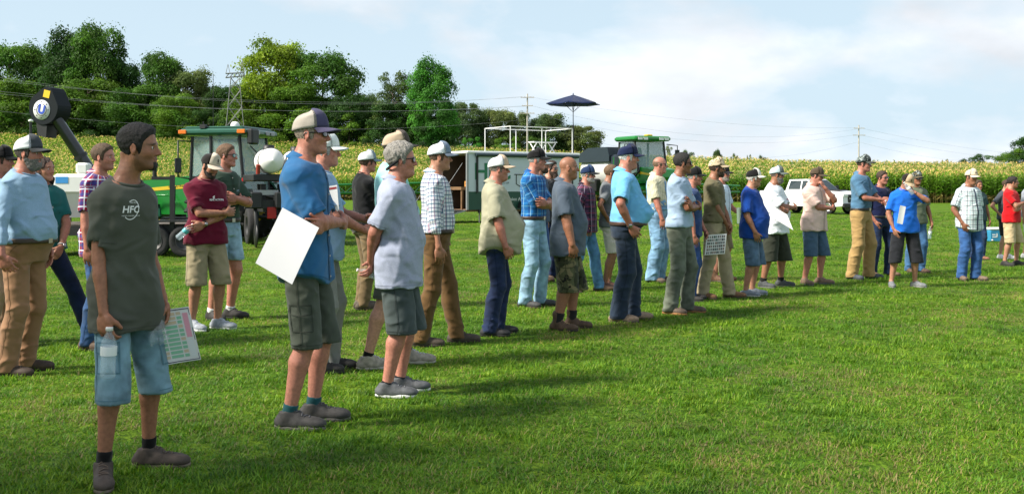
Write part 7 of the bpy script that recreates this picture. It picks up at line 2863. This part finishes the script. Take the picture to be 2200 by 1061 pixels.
M['whitet'] = person('grey-bearded man in white T-shirt and dark green shorts, paper under his arms', 1664, 617, 355, -36, fat=.5, belly=.5, R='cross_a', L='cross_b', skin='tan', hair=('short', (.12, .09, .07)), beard=('full', (.22, .19, .17), .006), glasses=SUNG, yaw=20, cap=dict(front=srgb(112, 120, 118), back=srgb(190, 205, 210), logo=('word', (.10, .45, .08))),
    shirt=dict(c=srgb(226, 232, 238), sleeve=.90, hem_px=502, loose=.03, wide=.022, folds=.008), legs=dict(kind='shorts', c=srgb(64, 68, 58), cargo=True, hem_px=561, bag=.026), shoes=((.05, .055, .06), (.12, .12, .12)), socks=((.015, .015, .015), .15), seed=128, feet=[(-.08, -.16, -16), (.06, .17, 34)], limbs=1.08)
M['pink'] = person('man in pale pink shirt and brown cap with hand on his chin', 1748, 611, 357, -48, fat=.4, belly=.3, R='under', L='chin', skin='red', hair=('short', (.05, .03, .02)), glasses=SUNG, pitch=8, yaw=14, cap=dict(front=srgb(92, 80, 66)), limbs=1.05,
    shirt=dict(c=srgb(222, 196, 186), sleeve=.88, collar=True, placket='full', hem_px=496, loose=.03, folds=.007, wide=.02), legs=dict(kind='shorts', c=srgb(82, 106, 130), hem_px=550, bag=.022), shoes=((.18, .12, .08), (.12, .09, .07)), seed=129, feet=[(-.04, -.13, -22), (.05, .15, 30)])
camo2 = dict(cols=[(srgb(60, 70, 70), .47, 26.0), (srgb(170, 180, 178), .56, 30.0), (srgb(40, 36, 30), .60, 30.0)])
M['tall'] = person('tall man in slate blue polo, khaki trousers and camouflage cap', 1850, 600, 331, -42, R=('hold', dict(w=(.02, .0, 1.14))), L=('hold', dict(w=(.06, .04, 1.08))), skin='red', hair=('short', BR), glasses=SUNG, yaw=12, cap=dict(front=srgb(110, 120, 116), kind='camo', kw=camo2, brim=srgb(80, 84, 78), logo=('disc', (.20, .045, .025)), h=.104), limbs=1.03,
    shirt=dict(c=srgb(92, 130, 158), sleeve=.84, tuck=True, collar=True, placket='polo', wide=.018), legs=dict(kind='pants', c=srgb(178, 150, 104), bag=.024), belt=(.018, .016, .015), shoes=((.045, .055, .07), (.02, .02, .02)), seed=130, feet=[(-.06, -.12, -16), (.08, .14, 34)])
M['navy'] = person('man in navy polo and dark jeans, hands in pockets beside the tall man', 1892, 593, 364, -66, R='pocket', L='pocket', skin='red', hair=('short', (.045, .026, .016)), glasses=SUNG, stubble=.2, yaw=8,
    shirt=dict(c=srgb(22, 34, 76), sleeve=.82, tuck=True, collar=True, placket='polo'), legs=dict(kind='pants', c=srgb(26, 54, 92), pat='denim', bag=.018), belt=(.012, .012, .013), shoes=((.12, .075, .045), (.04, .03, .025)), seed=131, feet=[(-.02, -.14, -20), (.05, .15, 24)])
M['drink'] = person('man in bright blue T-shirt and black shorts, head bowed to a bottle', 1944, 617, 366, -84, fat=.25, R=('pocket', dict(w=(.06, .20, .90))), L='mouth', skin='mid', hair=('short', BR), pitch=34, cap=dict(front=srgb(196, 176, 148), back=(.025, .018, .014), brim=srgb(188, 168, 140), logo=('emblem', (.03, .025, .02))),
    shirt=dict(c=srgb(34, 118, 214), sleeve=.82, hem_px=500, loose=.02, folds=.008), legs=dict(kind='shorts', c=srgb(44, 46, 52), hem_px=565, bag=.020), shoes=((.17, .18, .19), (.22, .22, .22), 'slip'), seed=132, feet=[(-.02, -.19, -20), (.0, .18, 22)], limbs=1.0)
M['camocap'] = person('man in grey-green shirt and camouflage cap behind the bright blue T-shirt', 1967, 586, 366, -80, fat=.2, R='hang', L=('hang', dict(w=(.10, .25, .84))), skin='tan', hair=('short', BR), glasses=SUNG, cap=dict(front=srgb(120, 112, 88), kind='camo', kw=camo2, brim=srgb(100, 92, 72)),
    shirt=dict(c=srgb(112, 122, 102), sleeve=.82, hem=.86), legs=dict(kind='pants', c=srgb(60, 120, 170), pat='denim'), shoes=((.10, .06, .04), (.04, .03, .025)), seed=133)
wplaid = [(0, .075, .13, .0, srgb(52, 66, 90), .8), (1, .075, .13, .1, srgb(52, 66, 90), .8), (0, .075, .13, .5, srgb(140, 180, 190), .5), (1, .075, .13, .55, srgb(140, 180, 190), .5)]
M['wplaid'] = person('man in white and navy windowpane checked shirt with thumbs in jeans pockets', 2082, 602, 361, -72, fat=.35, belly=.35, R=('pocket', dict(w=(.08, .178, .925))), L='pocket', skin='tan', hair=('short', BR), cap=dict(front=srgb(212, 200, 180), logo=('word', (.16, .13, .09))), yaw=4, pitch=6,
    shirt=dict(c=srgb(220, 228, 230), sleeve=.84, collar=True, placket='full', hem_px=497, tail=.05, loose=.026, pat='plaid', kw=dict(bands=wplaid), wide=.02), legs=dict(kind='pants', c=srgb(38, 104, 168), pat='denim', bag=.018), shoes=((.15, .105, .075), (.05, .04, .03)), seed=134, feet=[(-.03, -.10, -24), (.04, .11, 20)])
M['tealsleeve'] = person('person in dark teal shirt and jeans hidden behind the windowpane checked shirt', 2100, 558, 384, -80, R='hang', L=('hang', dict(w=(.08, .25, .84))), skin='tan', hair=('short', BR), shirt=dict(c=srgb(56, 84, 88), sleeve=.7, hem=.86), legs=dict(kind='pants', c=srgb(40, 70, 110), pat='denim'), shoes=((.20, .09, .05), (.04, .03, .025)), seed=135)
M['red'] = person('man with tied-back dark hair in red T-shirt and khaki shorts, arms folded', 2172, 571, 376, -46, fat=.25, belly=.25, R=('cross_a', dict(w=(.03, -.03, 1.26), hd=(.3, -.8, .4))), L='cross_b', skin='mid', hair=('tied', (.018, .012, .010)), beard=('goatee+moustache', (.03, .018, .012), .003), glasses=dict(clear=True, c=(0, 0, 0)), yaw=28,
    shirt=dict(c=srgb(196, 22, 34), sleeve=.78, hem_px=478, loose=.014, folds=.007), legs=dict(kind='shorts', c=srgb(198, 180, 146), hem_px=522, bag=.026), shoes=((.022, .021, .020), (.02, .02, .02)), seed=136, feet=[(-.04, -.13, -14), (.08, .16, 34)])
M['greyback'] = person('person in grey shirt with hand on hip behind the red T-shirt', 2160, 556, 384, -60, R=('hip', dict(w=(.0, .20, 1.0))), L='hang', skin='fair', hair=('short', BR), shirt=dict(c=srgb(78, 84, 92), sleeve=.7, hem=.88), legs=dict(kind='shorts', c=srgb(40, 40, 44), hem=.52), shoes=((.7, .7, .7), (.7, .7, .7)), seed=137)
M['right'] = person('person in white shorts and white trainers cut off by the right edge', 2212, 554, 378, -60, R='hang', L='hang', skin='fair', hair=('short', BR), shirt=dict(c=srgb(150, 156, 165), sleeve=.7, hem=.9), legs=dict(kind='shorts', c=srgb(220, 215, 208), hem=.55), shoes=((.7, .7, .7), (.7, .7, .7)), seed=138)


# ---------------------------------------------------------------- marks on the clothes
def swoosh(P, ang, z, rx, rz, mat):
    pts = [(ang + degrees_of(rx * cos(q)), z + rz * sin(q) + .35 * rx * cos(q)) for q in np.linspace(-2.6, 1.9, 22)]
    P['ribbon']('emblem', [pts], .004, mat)


P = M['hfc']
shirt_text(P, 'HFC', .047, -22, 1.345, white_print, slant=.15, bold=.0012)
shirt_text(P, 'HENRY FARMERS CO-OP', .0088, -22, 1.315, white_print, name='small_lettering')
shirt_text(P, 'PRECISION', .010, -16, 1.380, white_print, name='small_lettering')
swoosh(P, -21, 1.345, .040, .046, white_print)
P = M['maroon']
shirt_text(P, 'REAL ACTION', .026, 20, 1.30, white_print, bold=.0008)
P['ribbon']('emblem', [[(3, 1.325), (10, 1.335), (13, 1.335)], [(4, 1.312), (12, 1.318)]], .012, white_print)
shirt_text(M['green'], 'HFC', .030, 26, 1.30, paint('pale_blue_print', (.45, .62, .75), .7))
shirt_text(M['teal'], 'c', .034, 26, 1.30, white_print)
shirt_text(M['greyt'], 'EAGLES', .020, 24, 1.31, paint('red_print', (.5, .03, .06), .7), bold=.001)
shirt_text(M['whitet'], 'ag', .035, 26, 1.30, paint('red_print', (0, 0, 0)), bold=.001)
shirt_text(M['tall'], 'HFC', .028, 26, 1.30, white_print)
shirt_text(M['navy'], 'HFC', .030, 26, 1.30, paint('pale_blue_print', (0, 0, 0)), bold=.001)

# overalls: bib and straps over the shirt
P = M['overall']
dm = cloth(srgb(122, 172, 208), 'denim')
G = np.array([[P['onshirt'](a_, z_, .006) for z_ in np.linspace(1.02, 1.32, 7)] for a_ in np.linspace(-34, 34, 9)])
V, Q = grid_mesh(G)
P['lk']('overall_bib', V, Q, dm)
for s_ in (-1, 1):
    P['ribbon']('overall_strap', [[(s_ * (32 - 3 * t), 1.30 + .125 * t) for t in np.linspace(0, 1, 6)]], .045, dm, P['root'])
    P['ribbon']('overall_strap', [[(s_ * (180 - 40 + 6 * t), 1.02 + .41 * t) for t in np.linspace(0, 1, 9)]], .045, dm, P['root'])
    P['ribbon']('overall_side', [[(s_ * (38 + 100 * t), 1.12 - .06 * sin(pi * t)) for t in np.linspace(0, 1, 9)]], .11, dm, P['root'])


# ---------------------------------------------------------------- things held
def in_world(P, p):
    return P['M'] @ Vector([float(c) for c in p])


PLASTIC = glass_mat('clear_bottle', (.66, .80, .88), .05, .20, .9)


def frame_to(z, x):
    z = Vector(z).normalized()
    x = Vector(x)
    x = (x - z * x.dot(z)).normalized()
    y = z.cross(x)
    return Matrix((x, y, z)).transposed().to_4x4()


def bottle(label, loc, axis, group='water bottles held in hands', sc=1.0, lab=(.75, .78, .80)):
    """a half-litre bottle whose cap end points along axis; loc is near its neck"""
    r = empty('water_bottle', loc, 0, label, 'bottle', group)
    r.rotation_mode = 'QUATERNION'
    r.rotation_quaternion = Vector(axis).normalized().to_track_quat('Z', 'Y')
    r.scale = (sc,) * 3
    pr = [(0, -.165), (.020, -.167), (.030, -.160), (.032, -.150)]
    for k in range(7):
        z = -.145 + k * .011
        pr += [(.0325, z), (.0305, z + .0055)]
    pr += [(.0325, -.066), (.0325, -.030), (.030, -.010), (.020, .012), (.0125, .024), (.0125, .034), (0, .034)]
    MB().lathe(pr, 20).build('bottle_wall', PLASTIC, r)
    MB().lathe([(0, -.160), (.0285, -.155), (.0285, -.045), (0, -.044)], 18).build('water', glass_mat('water_fill', (.62, .78, .88), .02, .22, .8), r)
    MB().lathe([(.0332, -.068), (.0334, -.066), (.0334, -.032), (.0332, -.030)], 20).build('label_band', paint('bottle_label_%d' % int(lab[0] * 99), lab, .4), r)
    MB().lathe([(0, .050), (.014, .050), (.015, .047), (.015, .034), (0, .034)], 14).build('cap', WHT, r)
    return r


def sheet_paper(label, origin, u, v, w, h, curl=.01, name='paper_sheet', cat='paper', group=None, mat=None):
    """sheet from a corner origin along world vectors u (width) and v (height)"""
    u, v = Vector(u).normalized(), Vector(v).normalized()
    n = u.cross(v).normalized()
    G = np.zeros((9, 11, 3))
    for i, a in enumerate(np.linspace(0, 1, 9)):
        for j, b in enumerate(np.linspace(0, 1, 11)):
            p = u * (a * w) + v * (b * h) + n * (curl * (sin(pi * a) * .8 + .6 * (b - .5) ** 2 * 4 * a))
            G[i, j] = p
    V, Q = sheet(G, normals_of(G), .0012)
    r = empty(name, origin, 0, label, cat, group)
    link('sheet', mesh_np(V, Q, False), mat or paint('paper_white', (.70, .70, .71), .8, 0, .02, 4), r)

    def pt(a, b, off=.0018, side=1):
        q = u * (a * w) + v * (b * h) + n * (curl * (sin(pi * a) * .8 + .6 * (b - .5) ** 2 * 4 * a) + side * off)
        return q
    return r, pt


def printed(r, pt, rects, side):
    """flat printed areas on a sheet: (a0, a1, b0, b1, colour)"""
    by = {}
    for a0, a1, b0, b1, c in rects:
        by.setdefault(c, []).append((a0, a1, b0, b1))
    for c, L_ in by.items():
        V, Q, k = [], [], 0
        for a0, a1, b0, b1 in L_:
            g = np.array([[tuple(pt(a, b, .0018, side)) for b in np.linspace(b0, b1, 3)] for a in np.linspace(a0, a1, 3)])
            v_, q_ = grid_mesh(g)
            V.append(v_)
            Q.append(q_ + k)
            k += len(v_)
        link('print', mesh_np(np.concatenate(V), np.concatenate(Q)), paint('ink_%d_%d_%d' % tuple(int(x * 99) for x in c), c, .8), r)


HG = 'papers held by the people'
# nearest man: bottle hanging from his right hand, chart and bag in his left
P = M['hfc']
h = P['hands'][-1]
bottle('clear water bottle with white label hanging from the nearest man\'s right hand', in_world(P, h['grip']) + Vector((.012, -.055, -.035)), (.03, .02, 1), sc=1.15)
h = P['hands'][1]
g = in_world(P, h['grip'])
r_, pt_ = sheet_paper('printed chart with green and pink tables hanging from the nearest man\'s hand', g + Vector((-.050, -.03, .03)), (.93, .22, .12), (.20, .10, -1), .205, .285, .012, 'printed_chart', 'chart', HG)
ink, grn, pnk, tan_ = (.05, .05, .09), (.25, .52, .36), (.75, .35, .45), (.62, .50, .36)
rects = [(.03, .97, .02, .035, ink), (.03, .97, .965, .98, ink), (.02, .035, .02, .98, ink), (.965, .98, .02, .98, ink)]
for k in range(11):
    b0 = .07 + k * .078
    rects += [(.08, .30, b0, b0 + .055, tan_ if k < 3 or k > 8 else grn), (.33, .62, b0, b0 + .055, grn if k > 2 else tan_), (.65, .76, b0, b0 + .055, grn if k % 3 else tan_)]
rects += [(.80, .93, .10, .55, pnk), (.80, .93, .60, .92, (.70, .72, .75))]
printed(r_, pt_, rects, -1)
printed(r_, pt_, [], 1)
bg = Field()
rgb_ = np.random.RandomState(2)
for k in range(14):
    bg.ell(vec(*(rgb_.uniform(-1, 1, 3) * np.array([.035, .03, .055]))), rgb_.uniform(.02, .045, 3), k=.012)
bg.add(None, None, folds(.007, 9, None, .03), 0, '+')
lo_, hi_ = bg.bounds()
V, Q = fieldmesh(bg, [(lo_, hi_, .006)], 0)
bo_ = empty('plastic_bag', g + Vector((.010, -.060, -.06)), 0, 'crumpled clear plastic bag held with the chart by the nearest man', 'plastic bag')
link('film', mesh_np(V, Q), glass_mat('clear_film', (.85, .87, .90), .12, .16, .9), bo_)
# maroon shirt: bottle slanting down to the left
P = M['maroon']
h = P['hands'][1]
bottle('clear water bottle with teal label slanting from the maroon shirt man\'s hand', in_world(P, h['grip']) + Vector((-.035, -.03, -.0)), (.72, -.05, .62), lab=(.10, .48, .52))
# blue shirt: large blank sheet
P = M['blue']
h = P['hands'][1]
d_ = P['d'] - .42
c0, c1, c2, c3 = at(607, 446, d_ + .10), at(685, 489, d_ + .0), at(631, 604, d_ - .06), at(549, 565, d_ + .03)
sheet_paper('large blank white sheet held by the man in the blue shirt', c0, c1 - c0, c3 - c0, (c1 - c0).length, (c3 - c0).length, .006, group=HG)
# man behind: notepad (its square code left out)
P = M['behind_blue']
d_ = P['d'] - .25
c0, c1, c3 = at(695, 402, d_), at(720, 398, d_), at(699, 452, d_)
r_, pt_ = sheet_paper('small white printed card held behind the blue shirt', c0, c1 - c0, c3 - c0, .105, .20, .004, 'card', 'card', HG)
printed(r_, pt_, [(.05, .95, .06, .14, (.30, .03, .04))], -1)
printed(r_, pt_, [(.05, .95, .06, .14, (.30, .03, .04))], 1)
# olive shirt: sheet printed with rows of small pictures
P = M['olive']
d_ = P['d'] - .36
c0, c1, c3 = at(1518, 505, d_), at(1559, 502, d_), at(1514, 546, d_)
r_, pt_ = sheet_paper('sheet printed with rows of small dark pictures held by the olive T-shirt man', c0, c1 - c0, c3 - c0, .26, .26, .006, group=HG)
rc = []
rgb_ = np.random.RandomState(5)
for i in range(9):
    for j in range(6):
        rc.append((.07 + i * .10, .07 + i * .10 + rgb_.uniform(.05, .085), .07 + j * .155, .07 + j * .155 + .11, [(.06, .06, .07), (.13, .12, .12), (.20, .12, .10), (.05, .10, .09)][rgb_.randint(4)]))
printed(r_, pt_, rc, -1)
printed(r_, pt_, rc, 1)
# white T-shirt: blank sheet under crossed arms
P = M['whitet']
d_ = P['d'] - .37
c0, c1, c3 = at(1646, 434, d_ + .08), at(1693, 462, d_ - .03), at(1640, 472, d_)
sheet_paper('blank white sheet tucked under the white T-shirt man\'s crossed arms', c0, c1 - c0, at(1647, 482, d_) - c0 + Vector((.12, 0, 0)), .34, .24, .006, group=HG)
# bright blue T-shirt: paper under the arm and bottle at the mouth
P = M['drink']
d_ = P['d'] - .20
c0 = at(1934, 441, d_)
sheet_paper('folded white paper under the bright blue T-shirt man\'s arm', c0, at(1942, 443, d_) - c0, at(1927, 479, d_) - c0, .085, .26, .004, group=HG)
h = P['hands'][1]
bottle('clear water bottle at the mouth of the man in bright blue', in_world(P, h['grip']) + Vector((-.03, -.03, .05)), (-.55, .1, .75))
P = M['tall']
h = P['hands'][1]
bottle('clear water bottle held at the belly by the tall man', in_world(P, h['grip']) + Vector((.0, -.02, .03)), (-.25, .0, 1))
P = M['camocap']
h = P['hands'][1]
bottle('water bottle hanging in the hand of the man in the camouflage cap behind', in_world(P, h['grip']) + Vector((0, -.02, -.03)), (.1, 0, 1))
P = M['polo']
h = P['hands'][-1]
bottle('small white-capped bottle in the hands behind the grey polo', in_world(P, h['grip']) + Vector((-.02, -.01, -.01)), (-.8, -.3, .3), sc=.8)
# tumbler
P = M['tumbler']
h = P['hands'][1]
t_ = empty('tumbler', in_world(P, h['grip']) + Vector((-.03, -.03, -.12)), 0, 'tall sage green tumbler held by the man in the white shirt', 'tumbler')
MB().lathe([(0, 0), (.036, 0), (.038, .01), (.046, .23), (.048, .235), (0, .235)], 20).build('cup', paint('tumbler_green', (.20, .27, .22), .4), t_)
MB().lathe([(0, .252), (.03, .252), (.047, .245), (.047, .236), (0, .236)], 20).build('lid', paint('tumbler_lid', (.10, .13, .11), .4), t_)
